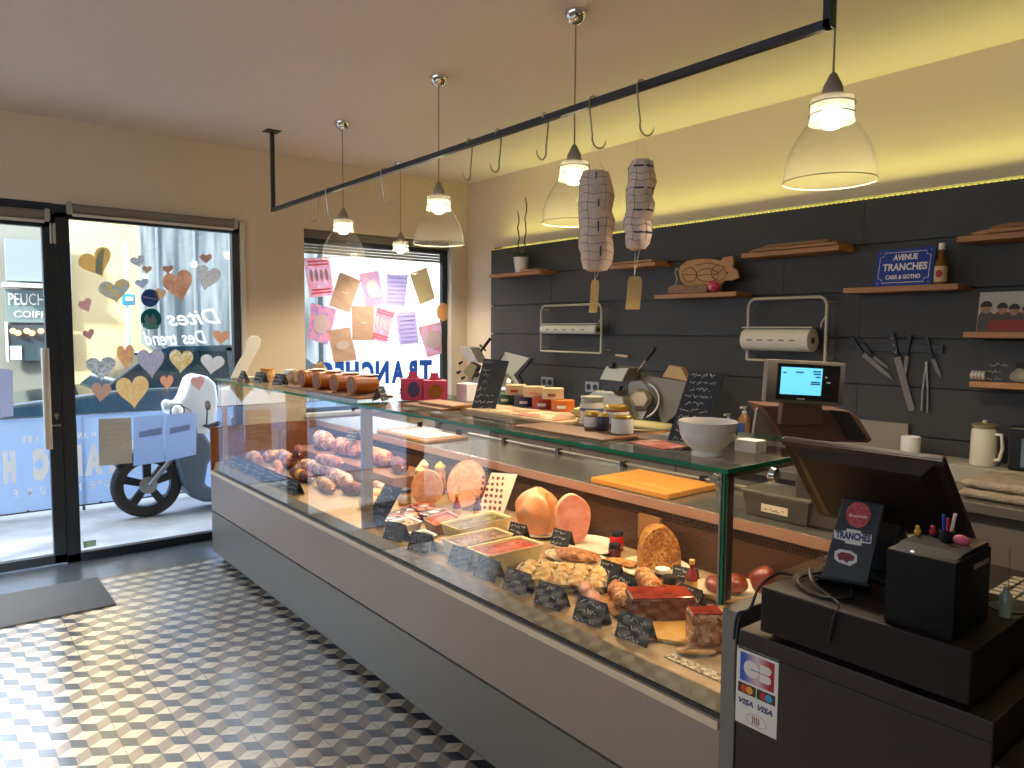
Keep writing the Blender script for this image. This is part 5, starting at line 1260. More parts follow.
# steps the sausages lie on
o = MB().box(2.10, 2.385, 3.70, 5.18, ZF, .79).build('display_step', mat('step_wood', '#8a5f3c', .5)); tag(o, 'low wooden step under the cured sausages along the back of the counter', 'display step')
zs1 = .791
for a in [
 (2.24, 4.95, zs1, .30, .062, 1.35, M_sal1, 'fat white netted cured ham on the step, furthest towards the street', M_netb),
 (2.24, 4.55, zs1, .32, .060, 1.7, M_sal2, 'fat pink cured ham on the step under a black price tag', None),
 (2.25, 4.14, zs1, .30, .052, 1.5, M_sal3, 'ochre cured ham on the step just behind the middle of the sausage pile', None),
 (2.22, 3.84, zs1, .20, .045, 1.25, M_sal4, 'short dark red cured sausage at the end of the step', None),
 (1.95, 4.92, ZF, .34, .048, 1.4, M_sal2, 'pink dusty sausage on the deck below the fat white ham', M_netb),
 (1.98, 4.52, ZF, .34, .046, 1.75, M_sal1, 'long white dusted sausage on the deck in the middle of the pile', None),
 (1.96, 4.12, ZF, .34, .046, 1.5, M_sal1, 'long white dusted sausage on the deck beside the middle glass post', None),
 (1.82, 4.75, ZF, .30, .034, 1.25, M_sal3, 'slim ochre sausage in front of the pile, towards the street', None),
 (1.83, 4.38, ZF, .30, .034, 1.6, M_sal4, 'slim dark red sausage with a pale end in front of the pile', mat('yellow_band', '#e0a33a', .6)),
 (1.83, 4.02, ZF, .28, .034, 1.4, M_sal3, 'slim ochre sausage in front of the pile, nearest the mustard jar', None),
 (1.76, 5.03, ZF, .18, .052, 1.3, M_sal2, 'fat short pink ham with a lavender band, lowest at the street end', M_netb),
 (1.95, 5.13, ZF, .19, .042, .1, M_sal1, 'fat white dusted ham lying against the wooden end panel', None),
 (1.735, 4.62, ZF, .16, .026, 1.7, M_sal2, 'short pink sausage just behind the row of price tags', None),
 (2.035, 3.76, ZF, .16, .034, 1.5, M_sal1, 'short white sausage on the deck behind the golden cheese', None),
 (1.90, 3.82, ZF, .15, .034, 1.9, M_sal4, 'dark red sausage on the deck left of the orange cheese', None)]:
    salami(*a[:8], band=a[8])
for a in [(1.96, 4.73, ZF+.088, .26, .036, 1.2, M_sal4, 'dark red sausage lying across the pink and white ones'), (1.98, 4.30, ZF+.086, .26, .036, 1.75, M_sal2, 'pink sausage lying across two white dusted ones')]:
    salami(*a)
tent(2.22, 4.44, zs1+.121, FC, 'black price tag standing on top of the fat pink ham')
# row of price tags along the front glass at the street end
yy = 5.08
names = ['first', 'second', 'third', 'fourth', 'fifth', 'sixth', 'seventh', 'eighth', 'ninth', 'tenth', 'eleventh']
for i in range(9):
    tent(1.655+(i % 2)*.006, yy-i*.128, ZF, FC-.2, 'black price tag leaning by the front glass, %s from the street end' % names[i], BIG)
# taller leaning chalk card near the middle post
bl = at(362, 540, x=1.645); bl.x = 1.655; bl.z = ZF+.004; br = V((1.675, bl.y-.13, ZF+.004))
chalkboard(bl, br, bl+V((.07, -.09, .20)), br+V((.07, -.09, .20)), 6, 'tall leaning black card with handwriting by the front glass at the middle post', 21)

# small standing sausages with white caps, jars, mortadella halves
def upright(x, y, h, r, m, label, z=ZF, cap=None):
    t = thing('standing_sausage', label, 'sausage', (x, y, z), 'small sausages standing upright behind the mustard jar')
    MB().lathe([(.001, 0), (r*.8, .002), (r, h*.2), (r*.95, h*.7), (r*.6, h*.92), (.001, h)], (x, y, z), n=18).build('casing', m, t)
    MB().lathe([(.001, h*.84), (r*.75, h*.84), (r*.85, h*.93), (r*.4, h*1.05), (.001, h*1.12)], (x, y, z), n=14).build('tied_top', cap or mat('pale_casing', '#dcc9a4', .7), t)
upright(2.28, 3.655, .17, .035, M_sal2, 'pink standing sausage with a pale tied top, nearest the step', z=ZF)
upright(2.20, 3.57, .16, .035, M_sal1, 'white standing sausage with a pale tied top, middle of the upright group')
upright(2.32, 3.54, .17, .038, M_sal3, 'ochre standing sausage with a yellowish tied top, nearest the cut mortadella', cap=mat('yellow_casing', '#d8b25a', .6))
jar(2.02, 3.43, ZF, .036, .085, mat('mustard', '#d99a2a', .3), M_lidb, 'mustard jar with a black lid and pale label', lab=M_labw, lidh=.2)
o = MB().blob((1.93, 3.60, ZF+.036), (.07, .06, .03), amp=.25, fr=12).build('cheese_round', mat('orange_cheese', '#d8902f', .4)); tag(o, 'small orange rounded cheese left of the mustard jar', 'cheese')
o = MB().blob((1.83, 3.48, ZF+.031), (.055, .05, .03), sq=.7).build('cheese_round', mat('golden_cheese', '#e0ac48', .45)); tag(o, 'golden rounded cheese in front of the mustard jar', 'cheese')
def cutham(cx, cy, cz, r, ry, depth, face, up, mf, mr, label, name='cut_ham', amp=.06, seed=0):
    """a drum of cooked meat with a flat cut face"""
    face = V(face).normalized(); up = V(up); up = (up-face*up.dot(face)).normalized(); X = up.cross(face)
    t = thing(name, label, 'ham', (cx, cy, cz-ry)); c = V((cx, cy, cz)); rs = []
    def ring(k, s_): 
        out = []
        for j in range(32):
            a = 2*PI*j/32; w = 1+amp*noise.noise(V((math.cos(a)*1.3+seed, math.sin(a)*1.3, seed)))*1.8
            out.append(c-face*k+X*(math.cos(a)*r*s_*w)+up*(math.sin(a)*ry*s_*w))
        return out
    for k, s_ in ((0, 1), (.15, 1.01), (.5, 1.0), (.8, .9), (.95, .66), (1, .3)): rs.append(ring(depth*k, s_))
    MB().rings(rs).build('rind', mr, t)
    fc = MB(); fc.prism([p+face*.0006 for p in ring(0, .975)], face*.001); fc.build('cut_face', mf, t)
    return t
M_mortf = mat('mortadella_face', '#e39a72', .35, col2='#f0b58c', scale=45, contrast=.12)
M_rind = mat('ham_rind', '#d88a52', .4, col2='#b56a38', scale=16)
cutham(2.085, 3.31, ZF+.101, .085, .099, .07, (-.62, -.75, .08), (0, 0, 1), M_mortf, mat('pale_rind', '#e2c27c', .5), 'cut drum of smooth pink mortadella standing on edge', 'cut_mortadella', .0)
cutham(2.235, 3.16, ZF+.134, .105, .129, .045, (-.75, -.6, .35), (.25, 0, 1), M_mortf, M_rind, 'large pink mortadella disc leaning back behind the small bottles', 'cut_mortadella', .0)
# illustrated board
bl, br = V((2.17, 2.98, ZF)), V((2.25, 2.865, ZF)); tl, tr = bl+V((.10, -.0, .215)), br+V((.10, -.0, .215))
t = thing('illustrated_card', 'cream card covered in small drawings, leaning between the mortadella and the big ham', 'card', bl)
MB().prism([bl, br, tr, tl], (.012, .008, 0)).build('card', mat('card_blue', '#4a5f9a', .5), t, smooth=False)
n_ = (br-bl).cross(tl-bl).normalized(); n_ = n_ if n_.dot(CAM-bl) > 0 else -n_
MB().prism([bl+n_*.0005, br+n_*.0005, tr+n_*.0005, tl+n_*.0005], n_*.0008).build('printed_front', mat('card_cream', '#e9dcc0', .6), t, smooth=False)
F = frame(bl+n_*.0018, br-bl, tl-bl); bm = MB(); rd = random.Random(5); W = (br-bl).length; Hh = (tl-bl).length
for i in range(7):
    for j in range(5):
        c = F @ V((W*(.12+.19*j), Hh*(.08+.13*i), 0)); X = F.to_3x3() @ V((1, 0, 0)); U = F.to_3x3() @ V((0, 1, 0))
        bm.prism([c+X*(.0095*rd.uniform(.5, 1.2)*math.cos(a))+U*(.0115*rd.uniform(.5, 1.2)*math.sin(a)) for a in [k*PI/4 for k in range(8)]], n_*.0006)
bm.build('small_drawings', mat('card_red_print', '#7a3c34', .6), t, smooth=False)
def bottle(x, y, z, r, h, m, lab, cap, label):
    t = thing('sauce_bottle', label, 'bottle', (x, y, z))
    MB().lathe([(.001, z), (r, z), (r, z+h*.5), (r*.8, z+h*.62), (r*.36, z+h*.76), (r*.34, z+h*.9), (.001, z+h*.9)], (x, y, 0), n=18).build('bottle_body', m, t)
    MB().lathe([(r*1.01, z+h*.08), (r*1.02, z+h*.09), (r*1.02, z+h*.42), (r*1.01, z+h*.43)], (x, y, 0), n=18, cap=False).build('paper_label', lab, t)
    MB().lathe([(.001, z+h*.88), (r*.48, z+h*.88), (r*.48, z+h), (.001, z+h)], (x, y, 0), n=14).build('cap', cap, t)
bottle(2.06, 2.99, ZF, .021, .135, mat('pepper_red', '#9a2418', .2), mat('label_yellow', '#e0b050', .5), mat('cap_gold', '#d8b060', .3), 'small red sauce bottle with a yellow label, left of two before the drawings card')
bottle(2.12, 2.90, ZF, .021, .135, mat('pepper_dark', '#5c1c22', .2), mat('label_yellow', '#e0b050', .5), mat('cap_rose', '#d8a090', .3), 'small dark sauce bottle with a yellow label, right of two before the drawings card')
# vacuum packed slices
packm = [speck('pack_a', ['#9a4a38', '#b8604a', '#3a3034', '#8a3a34', '#2c2c32', '#c98a6c'], 34, .25), speck('pack_b', ['#5c3a34', '#8f4c3c', '#2f2a30', '#d0b49c', '#34343a'], 30, .25), speck('pack_c', ['#c4604a', '#a84238', '#e0a088', '#4a2c2c'], 36, .25)]
P0 = [(1.90, 3.25, .0, .3), (1.97, 3.13, .0, 1.0), (1.87, 3.12, .014, -.3), (1.93, 3.22, .014, .9), (1.97, 3.06, .028, .2), (1.99, 3.20, .028, 1.4), (1.77, 3.25, .0, .5), (1.76, 3.13, .014, -.2)]
where = ['under a tilted pack beside the mustard jar', 'in the middle of the pack pile', 'at the front of the pack pile', 'tilted on the pile towards the mustard jar', 'on the pile before the small red bottle', 'at the back of the pack pile by the mortadella', 'by the tall leaning black card', 'at the front edge beside the salad tray']
for i, (x, y, z, ro) in enumerate(P0):
    t = thing('sliced_meat_pack', 'flat vacuum pack of sliced sausage ' + where[i], 'food pack', (x, y, ZF+z), 'vacuum packs of sliced sausage')
    M = Matrix.Rotation(ro, 3, 'Z'); MB().blob((x, y, ZF+z+.0068), (.075, .052, .0065), M=M, sq=.35, amp=.15, fr=30, seed=i).build('meat_slices', packm[i % 3], t)
    F = Matrix.Translation((x, y, ZF+z+.0136)) @ M.to_4x4(); MB().box(-.03, .01, -.02, .02, 0, .0006, M=F).build('pack_label', mat('pack_label_blue', '#b9c6dc', .5) if i % 2 else M_labw, t, smooth=False)

def rect_px(pts, z): return [at(u, v, z=z) for u, v in pts]
def pan(q, h, fill, m, label, name='terrine_dish', lid=.012, zr=None, taper=.9, cat='dish', contents='filling', rimw=.010):
    """rectangular dish: q = four rim corners at height zr"""
    c = sum(q, V((0, 0, 0)))/4; zr = q[0].z
    t = thing(name, label, cat, (c.x, c.y, zr-h))
    def ring(s_, z, e=0): 
        out = []
        for i in range(4):
            for f_ in (.06, .94): 
                p = q[i].lerp(q[(i+1) % 4], f_) if f_ < .5 else q[i].lerp(q[(i+1) % 4], f_)
                d = p-c; L = max(d.length, 1e-6); out.append(V((c.x+d.x*s_+d.x/L*e, c.y+d.y*s_+d.y/L*e, z)))
        return out
    MB().rings([ring(taper, zr-h), ring(1, zr-.006), ring(1, zr, .006), ring(1, zr, 0), ring(1, zr-.002, -rimw), ring(taper, zr-h+.008, -rimw)]).build('dish_body', m, t)
    MB().rings([ring(.97, zr-lid-.02, -rimw), ring(.985, zr-lid, -rimw)]).build(contents, fill, t)
    return t
zr_ = ZF+.075
M_relg = speck('green_relish', ['#7a6a2a', '#5f5a22', '#93863a', '#4a4a1c', '#8a6a30'], 90, .25, .5)
M_relb = speck('brown_relish', ['#8a5a30', '#a8764a', '#6a4426', '#c08c58'], 90, .25, .5)
M_relr = speck('red_relish', ['#c83a1c', '#b02c14', '#dc5a2c', '#98240f'], 70, .22, .5)
pan([p+V((-.035, .01, 0)) for p in rect_px([(448, 522), (497.5, 510), (519, 516), (468, 529)], zr_)], .072, M_relg, M_yellowpan, 'long pale yellow dish of green relish, furthest back of the three dishes')
pan(rect_px([(441, 538), (494, 527), (514, 534), (462, 546.5)], zr_), .072, M_relb, M_yellowpan, 'long pale yellow dish of brown crumbly pate, middle of the three dishes')
pan(rect_px([(466, 547), (520, 535.5), (544, 543.5), (490, 556.5)], zr_), .072, M_relr, M_yellowpan, 'long pale yellow dish of bright red relish, nearest the scale of the three dishes')
pan([p+V((.085, .09, 0)) for p in rect_px([(418, 525), (444, 517), (458, 524), (430, 533)], ZF+.055)], .052, speck('pepper_salad', ['#d84a1c', '#e8702c', '#c03418', '#e89a4a'], 60, .25, .8), mat('clear_tub', '#b07a58', .3), 'small tub of orange red pepper salad left of the three yellow dishes', 'salad_tub')
pan([V((1.68, 2.91, ZF+.04)), V((1.69, 3.04, ZF+.04)), V((1.83, 3.05, ZF+.04)), V((1.82, 2.93, ZF+.04))], .038, speck('mixed_salad', ['#d89a5a', '#e8d8b0', '#b0542c', '#4a4a30', '#e0bc7c'], 60, .25, .8), M_white, 'white tray of mixed salad by the tall leaning black card', 'salad_tub')
pan([V((1.685, 2.72, ZF+.03)), V((1.69, 2.84, ZF+.03)), V((1.775, 2.84, ZF+.03)), V((1.775, 2.73, ZF+.03))], .028, speck('mixed_salad2', ['#c8854a', '#e8d0a0', '#984a2c', '#3a3a2c'], 60, .25, .8), M_white, 'low white tray of mixed salad beside the golden cheese slab', 'salad_tub')
o = MB().prism([V((1.70, 2.66, ZF)), V((1.79, 2.70, ZF)), V((1.83, 2.60, ZF)), V((1.76, 2.535, ZF)), V((1.70, 2.57, ZF))], (0, 0, .035)).build('cheese_slab', mat('golden_cheese', '#e0ac48', .45), smooth=False, bev=.006); tag(o, 'golden slab of cheese with rounded corners in front of the pepper salad', 'cheese')
tent(1.648, 2.875, ZF, FC, 'black price tag by the front glass next to the low white salad tray', BIG); tent(1.650, 2.66, ZF, FC, 'black price tag by the front glass in front of the golden cheese slab', BIG)
o = MB().tube([(1.66, 2.62, ZF), (1.665, 2.615, ZF+.05)], .005).build('plastic_pick', M_white); tag(o, 'short white plastic pick standing by the front glass', 'pick')

# big glazed ham on a plate
pl = plate(2.235, 2.57, .145, .145, 'cream plate under the big golden glazed ham', name='serving_plate')
M_gham = mat('golden_ham', '#cf8248', .35, col2='#e2a678', scale=9, bump=.5, bscale=14, contrast=.2)
t = thing('glazed_ham', 'big golden glazed cooked ham with a wedge cut away, on its plate', 'ham', (2.25, 2.59, ZF+.006))
rs = []
for k in range(13):
    f_ = k/12; z = ZF+.0075+f_*.20; s_ = (1-(max(0, f_-.45)/.55)**2.6*.86)*(.92+.10*math.sin(min(f_*2.2, 1)*PI/2)); ring = []
    for j in range(40):
        a = 2*PI*j/40; p = V((math.cos(a), math.sin(a), f_*1.5)); w = 1+.22*noise.noise(p*2.1+V((3, 1, 0)))
        d_ = abs((a-4.9+PI) % (2*PI)-PI)        # wedge opening towards the customers
        if d_ < .42 and f_ < .86: w *= .60+.4*(d_/.42)**2
        ring.append(V((2.25+math.cos(a)*.094*s_*w, 2.59+math.sin(a)*.118*s_*w, z+.012*noise.noise(p*2.2))))
    rs.append(ring)
MB().rings(rs).build('ham_flesh', M_gham, t)
# pink ham, cut face
plate(2.235, 2.25, .145, .155, 'large cream plate under the pink ham with its cut face')
cutham(2.225, 2.315, ZF+.118, .079, .107, .10, (-.55, -.82, .06), (0, 0, 1), mat('ham_face', '#e6a48a', .3, col2='#c8604f', scale=11, contrast=.16), mat('ham_fat', '#edb48a', .4), 'cooked ham with a pink marbled cut face facing the glass', amp=.07, seed=3)
for x, y, l in ((2.06, 2.50, 'black price tag before the big golden ham'), (2.145, 2.30, 'black price tag before the pink ham with the cut face')): tent(x, y, ZF+.018, FC-.1, l)
o = MB().blob((2.345, 2.43, ZF+.045), (.032, .05, .035), amp=.3, fr=24).build('pasta_bag', speck('noodle_yellow', ['#c99a4a', '#b5853a', '#dcb66a'], 50, .3)); tag(o, 'small bag of yellow noodles wedged between the golden and the pink ham', 'bag')
plate(2.02, 2.405, .07, .07, 'small cream saucer with two orange pate rounds', z=ZF, h=.012)
for k, (x, y) in enumerate(((1.995, 2.42), (2.045, 2.40))):
    o = MB().lathe([(.001, 0), (.036, 0), (.038, .012), (.03, .024), (.001, .026)], (x, y, ZF+.0035), n=20).build('pate_round', mat('pate_orange', '#d3752e', .35, col2='#a8501c', scale=30)); tag(o, 'round orange pate on the small saucer, %s the red relish dish' % ('closer to' if k == 0 else 'further from'), 'pate')
jar(2.315, 2.14, ZF, .030, .085, mat('jam_red', '#c01c14', .15), M_lidb, 'bright red jar with a black lid behind the oval pate dish')
jar(2.245, 2.085, ZF, .027, .055, mat('jam_dark', '#5a1418', .2), M_lidb, 'small dark red jar with a black lid beside the bright red jar', lidh=.3)
# oval dish with doily
t = plate(2.075, 2.13, .085, .155, 'oval cream dish with a scalloped rim holding brown pate', rot=.25)
bm = MB()
for k in range(44):
    a = 2*PI*k/44; p = Matrix.Rotation(.25, 3, 'Z') @ V((.077*math.cos(a), .142*math.sin(a), 0)); bm.blob(V((2.075, 2.13, ZF+.0175))+p, (.0035, .0035, .002), n=6, m=4)
bm.build('rim_pattern', mat('rim_brown', '#c99a5a', .5), t)
o = MB().blob((2.075, 2.13, ZF+.028), (.055, .11, .022), M=Matrix.Rotation(.25, 3, 'Z'), amp=.12, fr=25).build('pate_mound', speck('country_pate', ['#b5713a', '#9a5a2c', '#cf9455', '#84481f'], 70, .35, .6)); tag(o, 'oval mound of coarse brown pate in the scalloped dish', 'pate')
# steel tray of gratins
q = [V((1.655, 2.06, ZF+.03)), V((1.85, 2.215, ZF+.03)), V((2.07, 1.94, ZF+.03)), V((1.875, 1.785, ZF+.03))]
t = pan(q, .028, mat('tray_cream', '#d8c08c', .4), mat('tray_steel', '#cfc4ae', .25, .8), 'large shallow steel tray full of small golden gratin rounds', 'baking_tray', lid=.016, taper=.97, contents='tray_liner', cat='tray', rimw=.006)
M_gr = speck('gratin', ['#e8cf96', '#d99a45', '#f0e0b4', '#c47a2c', '#e0b870'], 60, .4, .8)
A, B, Cc, D = q; n_ = 0
rowsn = ['back row of the tray', 'second row of the tray', 'third row of the tray', 'front row of the tray']
g0 = None
for i in range(4):
    for j in range(5):
        f_, g = (j+.6)/5.2, (i+.6)/4.2
        p = (B.lerp(Cc, f_)).lerp(A.lerp(D, f_), g); p.z = ZF+.016
        lab_ = 'small golden gratin round, %s, %s from the red relish dish' % (rowsn[i], names[j])
        if g0 is None:
            g0 = MB().blob((0, 0, .011), (.034, .034, .014), amp=.25, fr=40).build('gratin_round', M_gr); tag(g0, lab_, 'gratin', 'gratin rounds on the steel tray'); g0.location = p
        else:
            o = g0.copy(); C.objects.link(o); o.location = p; o.rotation_euler = (0, 0, i*1.7+j*2.3); o['label'] = lab_
# pink sausages / stuffed rolls and cured meats in front
M_cru = speck('crumb_crust', ['#d8833a', '#c06a26', '#eaa860', '#a8521c', '#e8bc84'], 80, .5, .9)
M_pk = mat('raw_pink', '#d88a72', .35, col2='#e9b79c', scale=20)
for i, (x, y, L, ro, m, l) in enumerate(((1.80, 1.80, .11, .35, M_pk, 'pale pink stuffed roll at the front of the tray'), (1.755, 1.725, .10, .25, M_pk, 'rosy stuffed roll nearest the front glass'), (1.90, 1.755, .09, .0, M_cru, 'crumbed golden roll between the pink rolls and the crusted loaves'))):
    salami(x, y, ZF, L, .028, ro+.6, m, l, 'stuffed rolls near the front glass', tips=False)
q_ = [at(615, 618, z=ZF), at(672, 590, z=ZF), at(640, 578, z=ZF), at(596, 600, z=ZF)]
o = MB().prism(q_, (0, 0, .006)).build('serving_board', M_board_y, smooth=False, bev=.002); tag(o, 'yellow board under the two crumb crusted loaves', 'board')
for i, (u, v, L, r, ro, l) in enumerate(((648, 585, .20, .036, .95, 'long crumb crusted golden loaf before the jar with the white lid'), (622, 600, .17, .034, .80, 'crumb crusted loaf nearer the glass on the yellow board'))):
    p = at(u, v, z=ZF+.03); salami(p.x, p.y, ZF+.0065, L, r, ro, M_cru, l, 'crumb crusted loaves', tips=False)
o = MB().prism([at(648, 580, z=ZF), at(664, 574, z=ZF), at(678, 582, z=ZF), at(668, 592, z=ZF)], (0, 0, .022)).build('cheese_slab', mat('orange_cheese', '#d8902f', .4), smooth=False, bev=.004); tag(o, 'orange cheese wedge between the golden loaf and the dark terrine', 'cheese')
# mottled terrine
plate(2.235, 1.86, .145, .14, 'cream plate under the tall mottled terrine')
M_mot = speck('mottled_terrine', ['#a8641f', '#c98a34', '#7f4a18', '#d8a654', '#93551c', '#b87428'], 105, .3, .5)
t = thing('mottled_terrine', 'tall domed terrine of mottled golden brown meat, cut in half', 'terrine', (2.27, 1.86, ZF+.006))
X = V((.776, -.628, 0)); D_ = V((.628, .776, 0)); rs = []
for k, s_ in ((0, 1), (.03, 1), (.09, .98), (.13, .9), (.15, .7)):
    ring = []
    for j in range(25):
        a = PI*j/24; ring.append(V((2.25, 1.84, ZF+.0065))+D_*k+X*(math.cos(a)*.081*s_)+V((0, 0, max(.0, min(.085, .17)*s_ if False else 0)+math.sin(a)**.7*.168*s_)))
    rs.append(ring)
MB().rings(rs).build('terrine_body', M_mot, t)
jar(2.145, 1.745, ZF, .030, .058, mat('jar_honey', '#b87a34', .25), M_lidw, 'low jar with a white topped lid in front of the mottled terrine', lab=mat('label_blacky', '#2c2420', .5), labh=(.5, .75), lidh=.25)
o = MB().blob((2.16, 1.98, ZF+.016), (.04, .07, .016), M=Matrix.Rotation(.5, 3, 'Z'), amp=.25, fr=25).build('terrine_slice', M_mot); tag(o, 'thick slice of mottled terrine lying beside the tall half', 'terrine')
tent(2.03, 1.90, ZF, FC-.2, 'black price tag at the corner of the steel gratin tray')
tent(1.93, 1.75, ZF, FC-.2, 'black price tag between the gratin tray and the crumbed loaves', BIG)
# dark glazed terrine loaf on a yellow board
q_ = [at(606, 643, z=ZF), at(680, 600, z=ZF), at(708, 625, z=ZF), at(665, 664, z=ZF)]
q_ = [V((1.66, 1.52, ZF)), V((1.92, 1.70, ZF)), V((2.08, 1.42, ZF)), V((1.84, 1.20, ZF))]
o = MB().prism(q_, (0, 0, .012)).build('serving_board', M_board_y, smooth=False, bev=.003); tag(o, 'large yellow board under the dark glazed terrine and the aspic block', 'board')
zz = ZF+.0125
M_dk = mat('dark_terrine', '#5e2216', .3, col2='#74301e', scale=30); M_gz = mat('red_glaze', '#8f2412', .12, coat=.6, col2='#a8401c', scale=14)
def block(c, L, W, h, rot, mb_, mt, label, name='terrine_loaf'):
    t = thing(name, label, 'terrine', c); M = Matrix.Translation(c) @ Matrix.Rotation(rot, 4, 'Z')
    MB().box(-L/2, L/2, -W/2, W/2, 0, h, M=M).build('loaf', mb_, t, smooth=False, bev=.006, seg=3)
    MB().box(-L/2+.003, L/2-.003, -W/2+.003, W/2-.003, h-.001, h+.006, M=M).build('glaze', mt, t, smooth=False, bev=.004)
block(V((1.875, 1.535, zz)), .21, .115, .070, -.62, M_dk, M_gz, 'long dark brown terrine loaf with a shiny red glaze')
M_aspic = speck('aspic_meat', ['#c98250', '#b06238', '#dca878', '#8f4a28', '#e0b890'], 60, .15, .2)
block(V((1.80, 1.30, zz)), .10, .07, .10, -.62, M_aspic, M_gz, 'upright block of terrine in amber aspic next to the corner post')
o = MB().blob((1.745, 1.29, ZF+.011), (.06, .03, .010), M=Matrix.Rotation(-.7, 3, 'Z'), amp=.2, fr=20).build('terrine_slice', mat('slice_gold', '#c98a34', .4, col2='#a86a24', scale=20)); tag(o, 'small golden slice lying by the foot of the aspic block', 'terrine')
bm = MB(); y = 1.16
o = MB().box(1.652, 1.69, 1.12, 1.33, ZF, ZF+.003).build('paper_lace', speck('lace', ['#d8c8a4', '#8a6a44', '#e0d4b4'], 120, .7, 0)); tag(o, 'narrow strip of lace paper along the deck by the corner post', 'paper')
tent(1.685, 1.47, ZF, FC-.15, 'large black price tag by the front glass before the dark terrine, nearest the till', BIG)
tent(1.675, 1.65, ZF, FC-.15, 'large black price tag by the front glass, second from the till', BIG)
# row of leaning tags further along, in front of the tray
for i, y in enumerate((1.84, 2.02, 2.20, 2.38)):
    tent(1.668, y, ZF, FC-.15, 'black price tag by the front glass before the steel tray, %s from the crumbed loaves' % names[i], BIG)
# right end: roasted meats in an oval dish, bottle, jar
t = plate(2.24, 1.50, .165, .10, 'deep oval cream dish of dark roasted meats beside the corner post', rot=-.68, h=.035)
M_roast = mat('roast_red', '#64200e', .35, col2='#84381a', scale=24, bump=.6, bscale=30)
for i, (x, y, rx, ry, rz, l) in enumerate(((2.205, 1.545, .045, .045, .026, 'glossy red roasted joint in the oval dish, closest to the jars'), (2.265, 1.50, .045, .045, .030, 'glossy red roasted joint in the middle of the oval dish'), (2.315, 1.435, .045, .045, .05, 'tall dark roasted joint at the till end of the oval dish'))):
    o = MB().blob((x, y, ZF+.012+rz), (rx, ry, rz), amp=.45, fr=16, seed=i*3).build('roasted_joint', M_roast); tag(o, l, 'roast meat')
tent(2.20, 1.68, ZF+.0, FC, 'black price tag behind the red sauce bottle'); 
bottle(2.13, 1.60, ZF, .022, .13, mat('pepper_red', '#9a2418', .2), mat('label_yellow', '#e0b050', .5), mat('cap_gold', '#d8b060', .3), 'red sauce bottle standing beside the oval dish of roasts')
jar(2.07, 1.65, ZF, .028, .07, mat('mustard', '#d99a2a', .3), M_lidb, 'yellow jar with a dark lid left of the red sauce bottle', lidh=.35)
tent(2.05, 1.54, ZF, FC-.3, 'black price tag before the red sauce bottle and the yellow jar')
o = MB().blob((2.33, 1.17, ZF+.05), (.05, .07, .045), amp=.4, fr=14, seed=8).build('wrapped_meat', mat('film_meat', '#9a4a24', .15, col2='#c98050', scale=10)); tag(o, 'film wrapped reddish joint in the till end corner of the counter', 'roast meat')
o = MB().box(2.372, 2.388, 1.95, 2.07, ZF+.06, ZF+.17).build('paper_sleeve', mat('kraft_sleeve', '#a0703c', .7)); tag(o, 'brown paper sleeve standing against the back of the counter', 'paper')
# lamp of the case: a slim strip under the rear edge of the glass top, shining down on the food
MB().box(2.150, 2.175, 1.13, 5.18, 1.280, 1.2915).build('lamp_housing', M_steel, ctr, smooth=False)
for yc_ in (2.12, 4.18):
    L = bpy.data.lights.new('case_lamp', 'AREA'); L.shape = 'RECTANGLE'; L.size = .02; L.size_y = 1.95; L.energy = CASEW; L.color = (1, .70, .40)
    lo = bpy.data.objects.new('case_lamp', L); C.objects.link(lo); lo.parent = ctr; lo.location = V((2.1625, yc_, 1.278))-WL[ctr]; lo.rotation_euler = (0, math.radians(14), 0)
# ================================================================== BACK COUNTER AND ITS THINGS
ZBk = .95
t = thing('back_counter', 'dark back counter with a steel top running along the boarded wall', 'counter', (3.7, 2, 0))
MB().box(3.42, XP-.001, -1.8, 5.30, .0, .905).build('cabinet_body', mat('cabinet_taupe', '#6d645b', .55), t, smooth=False)
MB().box(3.38, XP-.001, -1.8, 5.31, .906, ZBk).build('worktop', mat('back_steel', '#8f897e', .3, .6), t, smooth=False, bev=.003)
bm = MB()
for y in (-.9, 0, .9, 1.8, 2.7, 3.6, 4.5): bm.box(3.414, 3.419, y-.003, y+.003, .05, .9)
bm.build('door_gap', M_black, t, smooth=False)
a, b_ = at(756, 415, x=XP-.02), at(909, 424, x=XP-.02)
o = MB().box(XP-.03, XP-.001, b_.y, a.y, ZBk, b_.z).build('splash_panel', mat('splash_steel', '#8d8375', .4, .4), smooth=False); tag(o, 'plain steel splash panel standing behind the scale', 'splash panel')
yl = at(905, 450, x=3.85).y
o = MB().box(3.80, XP-.001, .2, yl, ZBk, 1.03).build('raised_ledge', mat('ledge_beige', '#a39b8e', .5), smooth=False, bev=.004); tag(o, 'beige raised ledge along the back counter under the jug and the cup', 'ledge')
zl = 1.031
c = at(910.5, 451, z=zl); c = V((3.90, at(910.5, 448, x=3.90).y, zl))
t = thing('white_cup', 'plain white straight cup standing on the ledge beside the splash panel', 'cup', c)
MB().lathe([(.001, 0), (.043, 0), (.046, .004), (.046, .095), (.043, .097), (.041, .092), (.041, .012), (.001, .010)], c, n=28).build('cup_body', M_white, t)
c = V((3.90, at(984, 448, x=3.90).y, zl))
t = thing('insulated_jug', 'cream coloured lidded jug with a handle on the ledge', 'jug', c)
MB().lathe([(.001, 0), (.055, 0), (.058, .006), (.055, .16), (.050, .178), (.001, .178)], c, n=32).build('jug_body', mat('cream_jug', '#d9d2bd', .3), t)
MB().lathe([(.001, .176), (.054, .176), (.055, .19), (.040, .198), (.014, .20), (.012, .212), (.001, .213)], c, n=32).build('lid', mat('jug_lid', '#a89c78', .35, .5), t)
